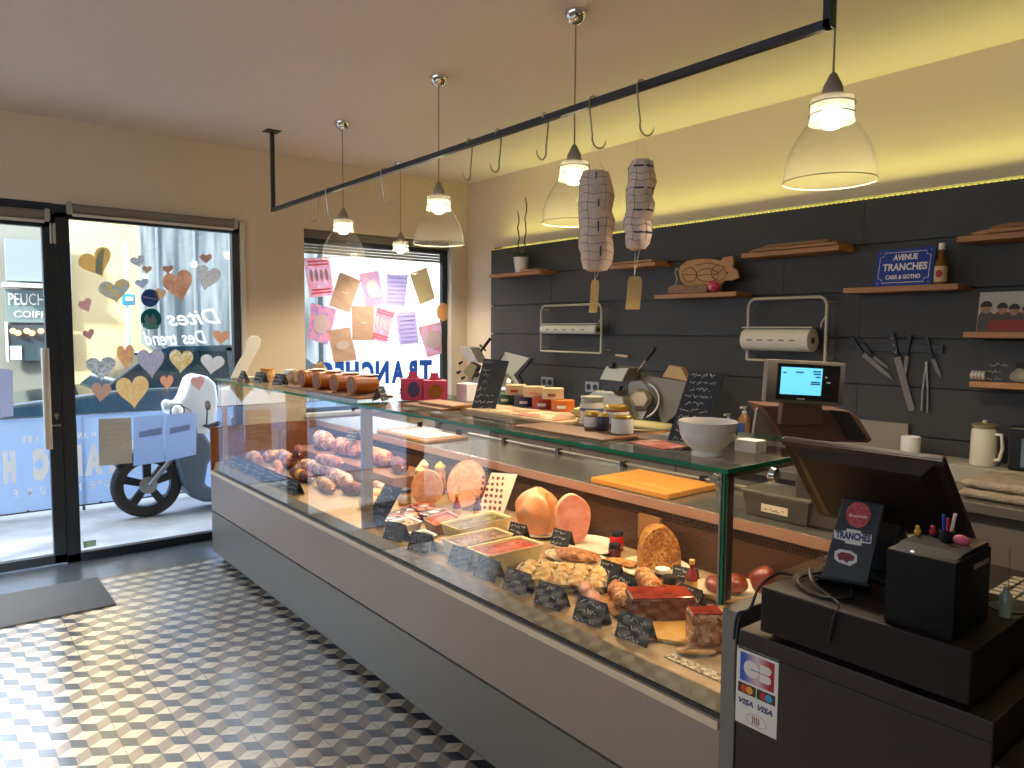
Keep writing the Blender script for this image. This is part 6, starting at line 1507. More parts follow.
hd = V((-.35, -.94, 0)); MB().tube([c+hd*.050+V((0, 0, .150)), c+hd*.085+V((0, 0, .152)), c+hd*.092+V((0, 0, .09)), c+hd*.078+V((0, 0, .035)), c+hd*.052+V((0, 0, .03))], .008).build('handle', mat('cream_jug', '#d9d2bd', .3), t)
# folded towels
for i, (z, w, l) in enumerate(((ZBk+.001, 0, 'lower of two folded beige towels on the back counter'), (ZBk+.042, .03, 'upper of two folded beige towels on the back counter'))):
    yc = at(966, 485, x=3.52).y
    pts = []
    bm = MB(); rs = []
    for k in range(15):
        a = PI/2+PI*k/14; rs.append((math.cos(a)*.02, math.sin(a)*.019))
    prof_ = [(x, zz) for x, zz in rs]
    R = []
    for j in range(18):
        f_ = j/17; y = yc-f_*.36; wv_ = .004*math.sin(j*1.3+i)
        ring = [V((3.46+x*1.0+w*.5, y, z+.020+zz*(1+wv_*8))) for x, zz in prof_]+[V((3.76, y, z+.001+.0)), V((3.76, y, z+.039+wv_))]
        if j in (0, 17): ring = [V((p.x*.98+.07, p.y, z+.020+(p.z-z-.02)*.5)) for p in ring]
        R.append(ring)
    o = bm.rings(R).build('folded_towel', mat('towel_beige', '#b5a795', .95, col2='#8f7f6e', scale=22, bump=.8, bscale=120)); tag(o, l, 'towel', 'folded towels on the back counter')
# dark appliance at the frame edge
c = V((3.94, at(1012, 460, x=3.94).y-.10, zl))
t = thing('coffee_machine', 'black countertop machine with a clear pale blue tank at the edge of the view', 'appliance', c)
MB().box(c.x-.10, c.x+.05, c.y-.17, c.y+.09, zl+.0, zl+.20).build('machine_body', M_black, t, smooth=False, bev=.01)
MB().box(c.x-.112, c.x-.101, c.y-.02, c.y+.035, zl+.02, zl+.15).build('water_tank', mat('tank_blue', '#7d8fa0', .1, trans=.3), t, smooth=False, bev=.003)
# soap pumps
def pump(u, h, r, body, lab, label, x=3.93):
    y = at(u, 430, x=x).y; z = ZBk+.001
    t = thing('soap_pump', label, 'soap bottle', (x, y, z)); h2 = h-.045
    MB().lathe([(.001, 0), (r, 0), (r*1.02, .01), (r, h2*.85), (r*.5, h2), (.001, h2)], (x, y, z), n=24, M=Matrix.Diagonal((.8, 1.1, 1))).build('bottle_body', body, t)
    MB().lathe([(.014, h2-.002), (.014, h2+.016), (.006, h2+.018), (.006, h2+.035), (.001, h2+.035)], (x, y, z), n=14).build('pump_neck', M_lidw, t)
    MB().box(x-.042, x+.012, y-.009, y+.009, z+h-.012, z+h).build('pump_nozzle', M_lidw, t, smooth=False, bev=.003)
    if lab: MB().box(x-r*.83-.002, x-r*.79, y-r*.62, y+r*.62, z+h2*.42, z+h2*.72).build('label_patch', lab, t, smooth=False)
pump(744, .245, .036, mat('soap_amber', '#8a6236', .2), mat('label_navy', '#2a3c7a', .5), 'large soap pump bottle with amber liquid and a navy label')
pump(728, .19, .028, mat('soap_dark', '#37312c', .25), None, 'smaller dark soap pump bottle with a white pump')

# slicers
RA = -1.2
def slicer2():
    X0 = 3.62
    def pr_(name, pts, x, dx, m, par, **k):
        ps = [at(u, v, x=x) for u, v in pts]; return MB().prism(ps, (dx, 0, 0)).build(name, m, par, smooth=False, **k)
    b0 = at(640, 405, x=X0)
    t = thing('meat_slicer', 'big steel meat slicer with a black handle, on the back counter by the chalkboard', 'slicer', (X0, b0.y, ZBk))
    ym, yM = at(705, 420, x=X0).y, at(588, 420, x=X0).y
    MB().box(X0-.14, X0+.22, ym, yM-.05, ZBk+.025, ZBk+.10).build('machine_base', M_steel, t, smooth=False, bev=.02, seg=3)
    for x in (X0-.11, X0+.18):
        for y in (ym+.05, yM-.10): MB().lathe([(.02, 0), (.024, .026)], (x, y, ZBk+.0005), n=14).build('foot', M_black, t)
    pr_('motor_housing', [(584, 404), (589, 394), (596, 390), (612, 391), (622, 396), (626, 420), (584, 420)], X0-.02, .16, mat('slicer_alu', '#a59f8c', .35, .7), t, bev=.012)
    pr_('product_pusher', [(599, 380), (606, 366), (629, 368), (622, 382)], X0-.10, .14, mat('slicer_alu', '#a59f8c', .35, .7), t, bev=.006)
    pr_('tension_rod', [(603, 386), (620, 386), (619, 391), (604, 391)], X0-.08, .03, M_black, t, bev=.002)
    p = at(612, 366, x=X0-.125); MB().lathe([(.022, -.008), (.028, .0), (.026, .028), (.018, .034)], p+V((0, 0, -.008)), n=10).build('black_knob', M_black, t)
    # blade and guard, facing the camera side
    c = at(641, 400, x=X0-.05); Mx = Matrix.Rotation(-PI/2+.45, 3, 'Y') @ Matrix.Identity(3)
    n_ = V((-.80, -.45, .25)).normalized(); q = n_.to_track_quat('Z', 'Y').to_matrix()
    MB().lathe([(.001, 0), (.070, 0), (.074, -.004), (.070, -.010), (.001, -.012)], c, n=44, M=q).build('round_blade', mat('blade_dull', '#5c564c', .5, .6), t)
    MB().lathe([(.001, .001), (.072, .001), (.074, .016), (.050, .034), (.001, .036)], c, n=6, M=q).build('blade_cover', mat('slicer_alu2', '#857b68', .45, .5), t)
    MB().tube([c+q @ V((.115*math.cos(a), .115*math.sin(a), -.006)) for a in [RA+k*.22 for k in range(12)]], .008, n=8).build('blade_ring', M_steel, t)
    pr_('guide_plate', [(638, 376), (642, 375), (691, 383), (684, 408), (662, 426), (655, 400)], X0+.03, .012, mat('plate_steel', '#6f665a', .4, .4), t, bev=.003)
    MB().tube([at(637, 372, x=X0-.02), at(648, 358, x=X0-.02)], .006).build('handle_rod', M_steel, t)
    MB().tube([at(646, 360, x=X0-.02), at(655, 348.5, x=X0-.02)], [.012, .014], n=12).build('handle_grip', M_black, t)
    pr_('support_arm', [(628, 384), (640, 372), (645, 377), (652, 400), (640, 425), (628, 428)], X0+.06, .03, mat('slicer_alu', '#a59f8c', .35, .7), t, bev=.006)
    pr_('carriage_back', [(662, 377), (669, 365), (681, 368), (688, 382)], X0+.08, .05, mat('tan_box', '#a5875a', .5), t, bev=.004)
slicer2()
def slicer1():
    X0 = 3.55
    def pr_(name, pts, x, dx, m, par, **k):
        ps = [at(u, v, x=x) for u, v in pts]; return MB().prism(ps, (dx, 0, 0)).build(name, m, par, smooth=False, **k)
    b0 = at(480, 400, x=X0)
    t = thing('meat_slicer', 'steel meat slicer at the wall corner end of the back counter, beside the bag window', 'slicer', (X0, b0.y, ZBk))
    al = mat('slicer_alu', '#a59f8c', .35, .7)
    y0, y1 = at(525, 405, x=X0).y, at(472, 405, x=X0).y
    MB().box(X0-.12, X0+.25, y0, y1, ZBk+.0005, ZBk+.12).build('machine_base', M_steel, t, smooth=False, bev=.02, seg=3)
    pr_('column', [(467, 372), (478, 378), (486, 384), (484, 408), (468, 408)], X0, .12, al, t, bev=.01)
    pr_('product_pusher', [(459, 346), (470, 347.5), (478, 363), (467, 361), (461, 352)], X0-.03, .10, mat('pusher_grey', '#b3b0ac', .3, .5), t, bev=.004)
    pr_('clamp_plate', [(463, 372), (470, 362), (477, 366), (471, 380)], X0-.02, .05, mat('slicer_brass', '#9a8a62', .35, .7), t, bev=.003)
    for u, v in ((459.5, 363.5), (457.5, 373), (462, 378.5), (477, 370), (476, 376)):
        p = at(u, v, x=X0-.05); MB().tube([p, p+V((.035, .01, .012))], [.013, .009], n=10).build('adjusting_knob', mat('knob_navy', '#222c48', .3), t)
    MB().tube([at(474, 359, x=X0), at(482, 350, x=X0)], .004).build('handle_rod', M_steel, t)
    MB().tube([at(481, 351, x=X0), at(490, 339, x=X0)], [.011, .013], n=12).build('handle_grip', M_black, t)
    MB().tube([at(480, 345, x=X0), at(485.5, 350.5, x=X0)], .008, n=10).build('grip_collar', M_black, t)
    pr_('guide_plate', [(500, 362), (505, 352), (529, 358), (514, 375), (523, 388), (500, 396), (490, 392)], X0+.12, .012, mat('plate_pale', '#b9b7a8', .35, .3), t, bev=.002)
    pr_('plate_edge', [(530, 357.5), (532, 359), (518, 375.5), (528, 392), (524, 391), (513.5, 375)], X0+.115, .02, M_black, t, bev=.001)
    MB().tube([at(497, 361, x=X0+.10), at(504, 354, x=X0+.10)], .005).build('guide_rod', M_black, t)
    c = at(500, 385, x=X0+.05); q = V((-.8, -.5, .2)).normalized().to_track_quat('Z', 'Y').to_matrix()
    MB().lathe([(.001, 0), (.10, 0), (.106, -.004), (.10, -.010), (.001, -.012)], c, n=40, M=q).build('round_blade', mat('blade_bright', '#b9b4a6', .15, 1), t)
slicer1()
p = at(624, 355.5, x=3.97)
o = MB().tube([(3.97, p.y+.08, p.z), (3.97, p.y-.04, p.z-.008), (3.97, p.y-.045, p.z-.010)], [.009, .012, .003]).build('roll_cutter', mat('pale_wire', '#c9b78f', .5)); tag(o, 'small pale rod fixed to the boarding above the big slicer', 'rod')
o['category'] = 'rod'
MBx = MB().tube([(3.97, p.y+.02, p.z), (XP, p.y+.02, p.z)], .004).build('wall_pin', M_black, o)

# ================================================================== SCALE WITH CUSTOMER DISPLAY
FW, RT = V((.628, .776, 0)), V((.776, -.628, 0))
def scale_():
    t = thing('shop_scale', 'shop weighing scale with a raised display glowing pale blue, on the worktop behind the till', 'scale', (2.62, 1.35, ZBk))
    D = 2.50
    def P(u, v, d):            # a real place at distance d along the scale's own axis
        q = at(u, v, y=1.0) - CAM; return CAM+q*(d/(q.x*FW.x+q.y*FW.y))
    c = [P(u, v, D) for u, v in ((764.5, 361), (843, 357.5), (843, 406), (764.5, 401))]
    ax = (c[1]-c[0]); up = (c[0]-c[3])
    bl, br, tr, tl = P(765, 402, D), P(843, 406, D), P(843, 360.5, D), P(765, 359, D)
    F = frame(bl, br-bl, tl-bl); W = (br-bl).length; H_ = (tl-bl).length
    grey = mat('scale_head_grey', '#6f665b', .4)
    if (F.to_3x3() @ V((0, 0, 1))).dot(CAM-bl) < 0: F = F @ Matrix.Diagonal((1, 1, -1, 1))
    head = MB().box(0, W, 0, H_, -.045, 0, M=F, bev=.008).build('display_head', grey, t)
    MB().box(W*.13, W*.925, H_*.08, H_*.92, 0, .002, M=F).build('display_bezel', mat('gloss_black', '#101114', .12), head, smooth=False)
    MB().box(W*.175, W*.70, H_*.21, H_*.84, .0022, .0030, M=F).build('lit_screen', mat('screen_cyan', '#6fd0f0', .4, emis='#62c2ec', estr=.62), head, smooth=False)
    bm = MB()
    for x0, x1, y in ((.36, .46, .72), (.58, .68, .75), (.59, .68, .69), (.62, .68, .62), (.56, .68, .50), (.56, .68, .455), (.20, .24, .70)): bm.box(W*x0, W*x1, H_*y, H_*(y+.03), .003, .0036, M=F)
    bm.build('screen_text', mat('screen_ink', '#1d5f8a', .5), head, smooth=False)
    bm = MB().box(W*.40, W*.50, H_*.10, H_*.13, .002, .0028, M=F).box(W*.74, W*.77, H_*.62, H_*.66, .002, .0028, M=F).box(W*.76, W*.81, H_*.50, H_*.54, .002, .0028, M=F)
    bm.build('maker_print', mat('print_grey', '#b5b0a8', .5), head, smooth=False)
    # neck and body
    def slab(name, pts, d, th, m, **k): return MB().prism([P(u, v, d) for u, v in pts], FW*th).build(name, m, t, smooth=False, **k)
    slab('neck', [(783, 402), (822, 404), (824, 425), (780, 425)], D+.02, .04, mat('scale_brown', '#5c4136', .5), bev=.004)
    slab('scale_body', [(761, 405), (783, 406), (850, 411), (858, 416), (873, 440), (868, 443), (838, 442), (800, 452), (782, 436)], D+.07, .16, mat('scale_brown', '#5c4136', .5), bev=.006)
    slab('dark_recess', [(830, 410), (849, 412), (868, 440), (848, 440)], D+.062, .006, M_black, bev=.001)
    slab('weighing_plate', [(757, 409), (762, 405), (785, 436), (790, 458), (750, 452)], D+.12, .02, mat('plate_grey', '#8d867b', .4, .4), bev=.003)
    c0 = P(815, 450, D+.15); MB().box(c0.x-.06, c0.x+.17, c0.y-.16, c0.y+.04, ZBk+.001, c0.z-.04).build('scale_base', mat('scale_base_grey', '#3f3730', .5), t, smooth=False, bev=.01)
scale_()

# ================================================================== TILL CORNER
M_till = mat('till_wood_black', '#261a17', .5, col2='#1f1412', scale=6)
XTc = 1.50
ytf, ytn = .985, .447
t = thing('till_cabinet', 'dark brown till cabinet at the end of the glass counter with a card sticker', 'cabinet', (1.9, .7, 0))
MB().box(XTc, 2.55, ytn, ytf, 0, .94).build('cabinet_body', M_till, t, smooth=False, bev=.003)
MB().box(XTc-.002, XTc, ytn, ytf, .895, .899).build('panel_groove', M_black, t, smooth=False)
MB().box(XTc+.004, 2.5, ytn-.6, ytn-.003, 0, .86).build('side_cabinet', mat('till_side', '#17100f', .55), t, smooth=False)
t = thing('cash_drawer', 'large flat black cash drawer lying on the till cabinet', 'cash drawer', (1.8, .7, .955))
MB().box(XTc+.0, 1.885, .488, .93, .953, 1.059).build('drawer_case', mat('drawer_black', '#1c1311', .55, spec=.25), t, smooth=False, bev=.004)
for x in (XTc+.06, 1.83):
    for y in (.53, .88): MB().lathe([(.015, 0), (.015, .0125)], (x, y, .9405), n=12).build('rubber_foot', M_black, t)
# card sticker on the cabinet front
F = frame(at(735.2, 720, x=XTc-.0006), V((0, -1, 0)), V((0, 0, 1)))
SW, SH = .110, .188
t = thing('payment_sticker', 'white payment card sticker with a blue and red logo on the till cabinet', 'sticker', F.translation)
if (F.to_3x3() @ V((0, 0, 1))).x > 0: F = F @ Matrix.Diagonal((1, 1, -1, 1))
MB().box(0, SW, 0, SH, 0, .0006, M=F).build('backing', mat('sticker_white', '#e4ded6', .5), t, smooth=False)
s = NT('cb_gradient'); vec = s.add('ShaderNodeTexCoord').outputs['Generated']; sp = s.add('ShaderNodeSeparateXYZ'); s.link(vec, sp.inputs[0]); r = s.add('ShaderNodeValToRGB')
inv = s.math('SUBTRACT', 1.0, sp.outputs[1]); s.link(inv, r.inputs[0]); e = r.color_ramp.elements; e[0].color = lin('#1f57b0'); e[1].color = lin('#b01c20'); e[0].position = .12; e[1].position = .85; m_ = e.new(.5); m_.color = lin('#d8b8c0'); s.link(r.outputs[0], s.b.inputs['Base Color'])
MB().box(SW*.09, SW*.91, SH*.57, SH*.94, .0006, .0010, M=F).build('logo_panel', s.m, t, smooth=False)
def rr(x0, x1, y0, y1, rad, left=True, right=True, n=8):
    ps = []
    for cx, cy, a0, on in ((x1-rad, y0+rad, -PI/2, right), (x1-rad, y1-rad, 0, right), (x0+rad, y1-rad, PI/2, left), (x0+rad, y0+rad, PI, left)):
        if on: ps += [(cx+rad*math.cos(a0+k*PI/2/n), cy+rad*math.sin(a0+k*PI/2/n)) for k in range(n+1)]
        else: ps.append((x1 if a0 < 1 else x0, y0 if a0 in (-PI/2, PI) else y1))
    return ps
lw = mat('sticker_white', '#e4ded6', .5)
def shp(ps, z, m, name, dz=.0003): return MB().prism([F @ V((x, y, z)) for x, y in ps], F.to_3x3() @ V((0, 0, dz))).build(name, m, t, smooth=False)
gx, gy = SW*.18, SH*.645; gh = SH*.22
shp([(gx+gh/2+gh/2*math.cos(a), gy+gh/2+gh/2*math.sin(a)) for a in [k*PI/12 for k in range(24)]], .0012, lw, 'letter_c')
shp(rr(gx+gh*1.04, SW*.84, gy+gh*.53, gy+gh, gh*.22, False), .0012, lw, 'letter_b'); shp(rr(gx+gh*1.04, SW*.84, gy, gy+gh*.47, gh*.22, False), .0012, lw, 'letter_b')
shp([(gx+gh*.45, gy+gh*.48), (gx+gh*1.05, gy+gh*.48), (gx+gh*1.05, gy+gh*.53), (gx+gh*.45, gy+gh*.53)], .0017, mat('logo_blue', '#3a5fa8', .5), 'logo_bar')
for i, (x0, c1, c2) in enumerate(((.05, '#d0331f', '#e39a2c'), (.51, '#b8283c', '#3aa0d8'))):
    x = SW*x0; shp([(x, SH*.41), (x+SW*.44, SH*.41), (x+SW*.44, SH*.54), (x, SH*.54)], .0008, mat('card_black', '#2a211e' if i == 0 else '#2c3346', .4), 'card_mark')
    for k, c in enumerate((c1, c2)): shp([(x+SW*(.16+.13*k)+SH*.048*math.cos(a), SH*.475+SH*.048*math.sin(a)) for a in [j*PI/10 for j in range(20)]], .0012+.0004*k, mat('mark_'+c[1:], c, .4), 'card_circle')
Fx = F.to_3x3(); zc = .0014
for x in (.08, .54):
    a, b_ = F @ V((SW*x, SH*.27, zc)), F @ V((SW*(x+.36), SH*.27, zc)); text('lettering', 'VISA', a, b_, Fx @ V((0, 1, 0)), mat('visa_blue', '#252f63', .5), t, shear=.25, bold=.03, height=SH*.07)
bm = MB()
for k in range(4): bm.tube([F @ V((SW*(.42+.05*k), SH*(.06+.01*(k % 2)), .001)), F @ V((SW*(.44+.05*k), SH*.11, .001)), F @ V((SW*(.42+.05*k), SH*.16, .001))], .0012, n=4)
bm.tube([F @ V((SW*.52+SW*.24*math.cos(a), SH*.115+SH*.075*math.sin(a), .0008)) for a in [k*PI/12 for k in range(24)]], .0005, n=4, closed=True)
bm.build('contactless_mark', mat('mark_rust', '#a0483a', .5), t, smooth=False)

# till monitor seen from behind
t = thing('till_monitor', 'large black till touchscreen seen from behind, tilted back on the cash drawer', 'monitor', (2.0, .9, 1.06))
TL, TR, BR, BL = at(781, 437, x=1.74), at(943, 463.5, x=1.74), at(977, 541, x=1.90), at(818, 521, x=1.90)
BL.z = BR.z = (BL.z+BR.z)/2; TL.z = TR.z = (TL.z+TR.z)/2
n_ = (BR-BL).cross(TL-BL).normalized(); n_ = n_ if n_.x < 0 else -n_
scr = MB().prism([TL, TR, BR, BL], -n_*.016).build('screen_panel', mat('monitor_black', '#2a1d19', .35), t, smooth=False, bev=.003)
cc = (TL+TR+BR+BL)/4; q = [cc+(p-cc)*.90 for p in (TL, TR, BR, BL)]; q2 = [cc+(p-cc)*.74+n_*.012+V((0, 0, -.008)) for p in (TL, TR, BR, BL)]
MB().rings([q, q2]).build('rear_housing', mat('monitor_black2', '#211613', .4), t, smooth=False, bev=.004)
MB().prism([TL+n_*.0005, TR+n_*.0005, TR+(BR-TR)*.06+n_*.0005, TL+(BL-TL)*.06+n_*.0005], n_*.003).build('top_edge', mat('edge_brown', '#4a3a32', .35), t, smooth=False)
a = TL.lerp(TR, .40)+(BL-TL)*.20+n_*.0125; MB().prism([a, a+(TR-TL)*.10, a+(TR-TL)*.10+(BL-TL)*.03, a+(BL-TL)*.03], n_*.001).build('maker_badge', mat('badge_grey', '#8a8078', .3, .6), t, smooth=False)
MB().prism([(1.80, .76, 1.0685), (1.80, .76, 1.15), (1.835, .76, 1.19), (1.87, .76, 1.15), (1.87, .76, 1.0685)], (0, .12, 0)).build('stand', M_black, t, smooth=False, bev=.006)
MB().box(1.74, 1.882, .73, .91, 1.0595, 1.068).build('foot_plate', M_black, t, smooth=False, bev=.003)

# small tablet-like terminal with stickers
bl, br = at(821, 577, z=1.072), at(868, 584.5, z=1.072)
tl, tr = at(843, 497, x=bl.x+.075), at(885, 505, x=br.x+.075)
t = thing('card_terminal_stand', 'flat black upright terminal panel covered with three stickers, in front of the monitor', 'terminal', bl)
n_ = (br-bl).cross(tl-bl).normalized(); n_ = n_ if n_.dot(CAM-bl) > 0 else -n_
MB().prism([bl, br, tr, tl], -n_*.018).build('panel', mat('terminal_black', '#1f2124', .4), t, smooth=False, bev=.003)
MB().prism([bl-(br-bl)*.12+n_*.02, br+(br-bl)*.05+n_*.02, br+(br-bl)*.05-n_*.06, bl-(br-bl)*.12-n_*.06], (0, 0, -.008)).build('base', M_black, t, smooth=False, bev=.002)
def on(u, v, k=.0008):    # point on the panel face
    f = bl+n_*k; d = at(u, v, y=2)-CAM; s_ = (f-CAM).dot(n_)/d.dot(n_); return CAM+d*s_
o = MB().prism([on(858.5+12.5*math.cos(a), 515+13*math.sin(a)) for a in [k*PI/14 for k in range(28)]], n_*.0006).build('round_sticker', mat('sticker_red', '#a32028', .5, col2='#c0555a', scale=160, contrast=.1), t, smooth=False)
X = (br-bl).normalized(); U = (tl-bl).normalized()
text('lettering', 'Premium', on(849.5, 517, .0018), on(867.5, 518.5, .0018), U, M_white, o)
o = MB().prism([on(u, v) for u, v in ((834, 530), (846, 531), (847, 528.5), (861, 531), (861, 533.5), (872, 535), (871, 544), (862, 543), (861, 546), (845, 543), (845, 541), (834, 538))], n_*.0006).build('name_sticker', mat('sticker_white', '#e4ded6', .5), t, smooth=False)
text('lettering', 'TRANCHES', on(835.5, 537, .0018), on(870.5, 542, .0018), U, mat('navy_letter', '#2c2f6a', .5), o, bold=.05, height=.0165)
o = MB().prism([on(u, v) for u, v in ((835, 551), (840, 549), (851, 551), (857, 555), (857, 562), (850, 566), (838, 562), (834, 558))], n_*.0006).build('pig_sticker', mat('sticker_white', '#e4ded6', .5), t, smooth=False)
MB().prism([on(u, v, .0016) for u, v in ((837, 554), (842, 552), (850, 553.5), (855, 557), (853, 561), (849, 561), (847, 563), (843, 560), (839, 560))], n_*.0004).build('pig_print', mat('oxblood', '#7a1f26', .5), o, smooth=False)

# receipt printer
t = thing('receipt_printer', 'chunky black receipt printer on the cash drawer in front of the monitor', 'printer', (1.63, .60, 1.0595))
px0, px1, py0, py1 = 1.515, 1.70, .528, .658
MB().box(px0, px1, py0, py1, 1.0595, 1.214, bev=.005).build('printer_body', mat('printer_black', '#0c0b0d', .6, spec=.2), t)
MB().prism([(px0+.02, py0+.004, 1.2142), (px1-.005, py0+.004, 1.2142), (px1-.005, py0+.004, 1.222), (px0+.05, py0+.004, 1.222)], (0, .12, 0)).build('paper_cover', mat('printer_black2', '#100e0f', .6, spec=.2), t, smooth=False, bev=.002)
MB().box(px1-.10, px1-.02, py0-.002, py0-.0003, 1.185, 1.195).build('maker_badge', mat('badge_grey', '#8a8078', .3, .6), t, smooth=False)
MB().box(px0+.09, px1-.008, py0+.005, py0+.045, 1.2222, 1.2242).build('cover_latch', mat('latch_brown', '#5c4838', .35), t, smooth=False)
MB().blob((px0+.012, py1-.045, 1.2145), (.0035, .0035, .002), n=8, m=6).build('status_light', mat('led_white', '#dfe8e8', .3, emis='#dfe8f0', estr=1.5), t)
# small things behind the printer
o = MB().box(1.72, 1.79, .60, .72, 1.0595, 1.15).build('receipt_pad', mat('pad_olive', '#6b5f3c', .6, col2='#4a4230', scale=50, stretch=(1, 14, 1))); tag(o, 'thick pad of paper slips between the terminal and the printer', 'pad')
def pen(x, y, dx, dy, m, label, h=.05, z=1.2265):
    o = MB().tube([(x, y, z), (x+dx, y+dy, z+h)], .0035, n=8).build('pen', m); return tag(o, label, 'pen', 'pens in the black holder')
t = thing('pen_holder', 'tiny black cup of pens on top of the receipt printer', 'pen holder', (1.64, .592, 1.2225))
MB().lathe([(.001, 0), (.014, 0), (.015, .022), (.0135, .022), (.013, .003), (.001, .003)], (1.64, .592, 1.2225), n=20).build('cup', M_black, t)
pen(1.636, .595, -.005, .002, mat('pen_blue', '#2440a8', .3), 'blue pen sticking out of the black holder'); pen(1.646, .588, .004, -.006, M_white, 'white pen sticking out of the black holder', .052); pen(1.634, .588, -.003, .0, mat('pen_red', '#b03028', .3), 'red pen sticking out of the black holder', .045)
def fig(x, y, z, r, m, label, h=None):
    t = thing('toy_figure', label, 'toy', (x, y, z)); MB().blob((x, y, z+r), (r, r, r*1.1), amp=.2, fr=40).build('body', m, t); MB().blob((x-r*.3, y, z+r*2.5), (r*.62, r*.62, r*.62)).build('head', m, t)
fig(1.63, .645, 1.2225, .007, mat('toy_yellow', '#d8a048', .4), 'tiny yellow toy figure on top of the receipt printer'); fig(1.655, .625, 1.2225, .007, mat('toy_red', '#b02434', .4), 'tiny red toy figure on top of the receipt printer')
o = MB().blob((1.625, .557, 1.2225+.010), (.010, .016, .010), amp=.4, fr=40).build('eraser', mat('rubber_pink', '#c85a78', .5)); tag(o, 'small pink rubber lump on top of the receipt printer', 'eraser')
t = thing('receipt_spike', 'thin steel receipt spike on a round foot beside the printer', 'spike', (1.80, .525, 1.0595))
MB().lathe([(.001, 0), (.035, 0), (.035, .003), (.006, .008), (.001, .008)], (1.80, .525, 1.0595), n=24).build('round_foot', M_black, t)
MB().tube([(1.80, .525, 1.066), (1.80, .525, 1.19)], [.0016, .0008], n=6).build('needle', M_steel, t)
t = thing('plastic_bottle', 'small clear bottle standing between the printer and the spike', 'bottle', (1.745, .515, 1.0595))
MB().lathe([(.001, 0), (.012, 0), (.012, .045), (.005, .055), (.005, .065), (.001, .065)], (1.745, .512, 1.0595), n=14).build('bottle_body', mat('pale_plastic', '#8a9a86', .2), t)
# keyboard
K0 = Matrix.Translation((1.97, .44, .9405))
t = thing('keyboard', 'black keyboard with pale keys lying beside the drawer', 'keyboard', (1.97, .44, .94))
MB().box(-.07, .16, .01, .18, 0, .085, M=K0).build('keyboard_stand', M_black, t, smooth=False)
MB().box(-.06, .15, -.19, .17, .0855, .10, M=K0).build('key_bed', M_black, t, smooth=False, bev=.003)
bm = MB()
for i in range(6):
    for j in range(12): bm.box(-.05+i*.032, -.05+i*.032+.024, -.18+j*.029, -.18+j*.029+.022, .1001, .106, M=K0)
bm.build('keys', mat('key_pale', '#9a8e80', .5), t, smooth=False)
# cables
def cable(pts, label, r=.0035):
    # smooth through the points
    P_ = [V(p) for p in pts]; out = []
    for i in range(len(P_)-1):
        p0, p1, p2, p3 = P_[max(i-1, 0)], P_[i], P_[i+1], P_[min(i+2, len(P_)-1)]
        for k in range(8):
            s_ = k/8; out.append(.5*((2*p1)+(p2-p0)*s_+(2*p0-5*p1+4*p2-p3)*s_**2+(3*p1-p0-3*p2+p3)*s_**3))
    out.append(P_[-1]); o = MB().tube(out, r, n=8).build('power_cable', mat('cable_black', '#15161a', .4)); return tag(o, label, 'cable', 'black cables around the till')
cable([(1.62, .92, 1.0635), (1.60, .95, 1.063), (1.565, .975, 1.03), (1.55, .99, .975), (1.53, 1.01, .96), (1.52, 1.012, .90)], 'black cable running down the gap between the counter and the till')
cable([(1.72, .88, 1.0645), (1.62, .90, 1.064), (1.56, .86, 1.064), (1.54, .80, 1.064), (1.58, .76, 1.064), (1.66, .80, 1.064)], 'black cable looped on the cash drawer before the terminal')
cable([(1.70, .92, 1.0645), (1.60, .86, 1.072), (1.56, .80, 1.0645), (1.52, .755, 1.0635), (1.492, .75, 1.04), (1.492, .76, .985)], 'black cable hanging over the front edge of the cash drawer')
cable([(1.70, .735, 1.065), (1.715, .728, 1.10), (1.72, .722, 1.14), (1.715, .715, 1.165)], 'grey cable curving up behind the terminal', .004)
cable([(1.60, 1.015, .60), (1.56, 1.012, .66), (1.53, 1.01, .75), (1.53, 1.01, .90), (1.56, 1.02, .95)], 'black cable hanging low between the counter side and the cabinet')
# ================================================================== LIGHT
def light(name, kind, loc, energy, color, rot=None, parent=None, **k):
    L = bpy.data.lights.new(name, kind); L.energy = energy; L.color = color
    for a, b_ in k.items(): setattr(L, a, b_)
    o = bpy.data.objects.new(name, L); C.objects.link(o); o.location = loc
    if rot: o.rotation_euler = rot
    return o
# LED line: faces the ceiling from the top of the boarding
light('led_light', 'AREA', (XP+.011, 2.0, 2.380), LEDW, (.88, .88, .24), (PI, 0, 0), shape='RECTANGLE', size=.012, size_y=6.4)
# sun on the far side of the street
light('sun', 'SUN', (0, -5, 20), SUNW, (1, .95, .86), None, angle=.11)
bpy.data.objects['sun'].rotation_euler = V((-.88, -.47, .65)).to_track_quat('Z', 'Y').to_euler()
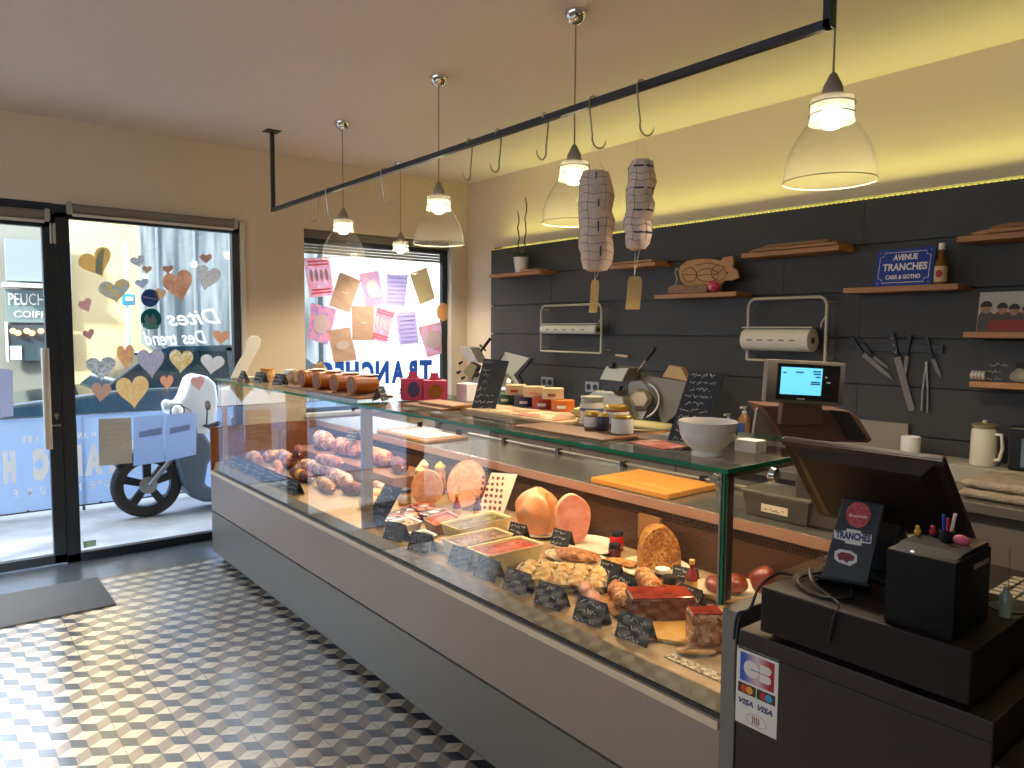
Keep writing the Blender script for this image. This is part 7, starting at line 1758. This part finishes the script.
# portals help daylight find the openings
def portal(loc, rot, sx, sy):
    o = light('daylight_portal', 'AREA', loc, 1, (1, 1, 1), rot, shape='RECTANGLE', size=sx, size_y=sy); o.data.cycles.is_portal = True
portal(((SF0+SF1)/2, 6.10, 1.25), (-PI/2, 0, 0), SF1-SF0, 2.5)
portal(((W0+W1)/2, 6.10, 1.7), (-PI/2, 0, 0), W1-W0, 1.6)
portal((XL-.22, (LW0+LW1)/2, (LWB+LWT)/2), (0, -PI/2, 0), LWT-LWB, LW1-LW0)
# fill lamps added over the customers' side, outside the view, to brighten the room
for y in (-1.2, .6):
    t = thing('ceiling_fill_lamp', 'added ceiling fill lamp over the customer side, %s' % ('by the back wall' if y < 0 else 'in the middle of the shop'), 'lamp', (-1.0, y, ZC), 'added ceiling fill lamps')
    MB().lathe([(.14, 0), (.16, -.004), (.16, -.012), (.14, -.014)], (-1.0, y, ZC), n=32).build('trim_ring', M_white, t)
    MB().lathe([(.001, -.003), (.138, -.003), (.138, -.006), (.001, -.006)], (-1.0, y, ZC), n=32).build('diffuser', mat('fill_lamp_panel', '#fff2dd', .5, emis='#ffeedd', estr=FILLW), t)
w = bpy.data.worlds.new('sky'); bpy.context.scene.world = w; w.use_nodes = True
nt = w.node_tree; bg = nt.nodes['Background']; bg.inputs[0].default_value = lin('#dbe9ff'); bg.inputs[1].default_value = SKY

# ================================================================== CAMERA
cam = bpy.data.cameras.new('camera'); co = bpy.data.objects.new('camera', cam); C.objects.link(co)
cam.sensor_width = 36; cam.lens = FPX/1024*36; cam.clip_start = .05
M = Matrix((_r, _u, -_f)).transposed().to_4x4(); M.translation = CAM; co.matrix_world = M
sc = bpy.context.scene; sc.camera = co
sc.view_settings.view_transform = 'Standard'; sc.view_settings.look = 'None'; sc.view_settings.gamma = 1; sc.view_settings.use_curve_mapping = False
sc.view_settings.exposure = EXPO
sc.cycles.use_denoising = True; sc.cycles.max_bounces = 10; sc.cycles.transparent_max_bounces = 16; sc.cycles.diffuse_bounces = 5; sc.cycles.glossy_bounces = 4
sc.cycles.caustics_reflective = False; sc.cycles.caustics_refractive = False; sc.cycles.sample_clamp_indirect = 6
bpy.context.view_layer.update()
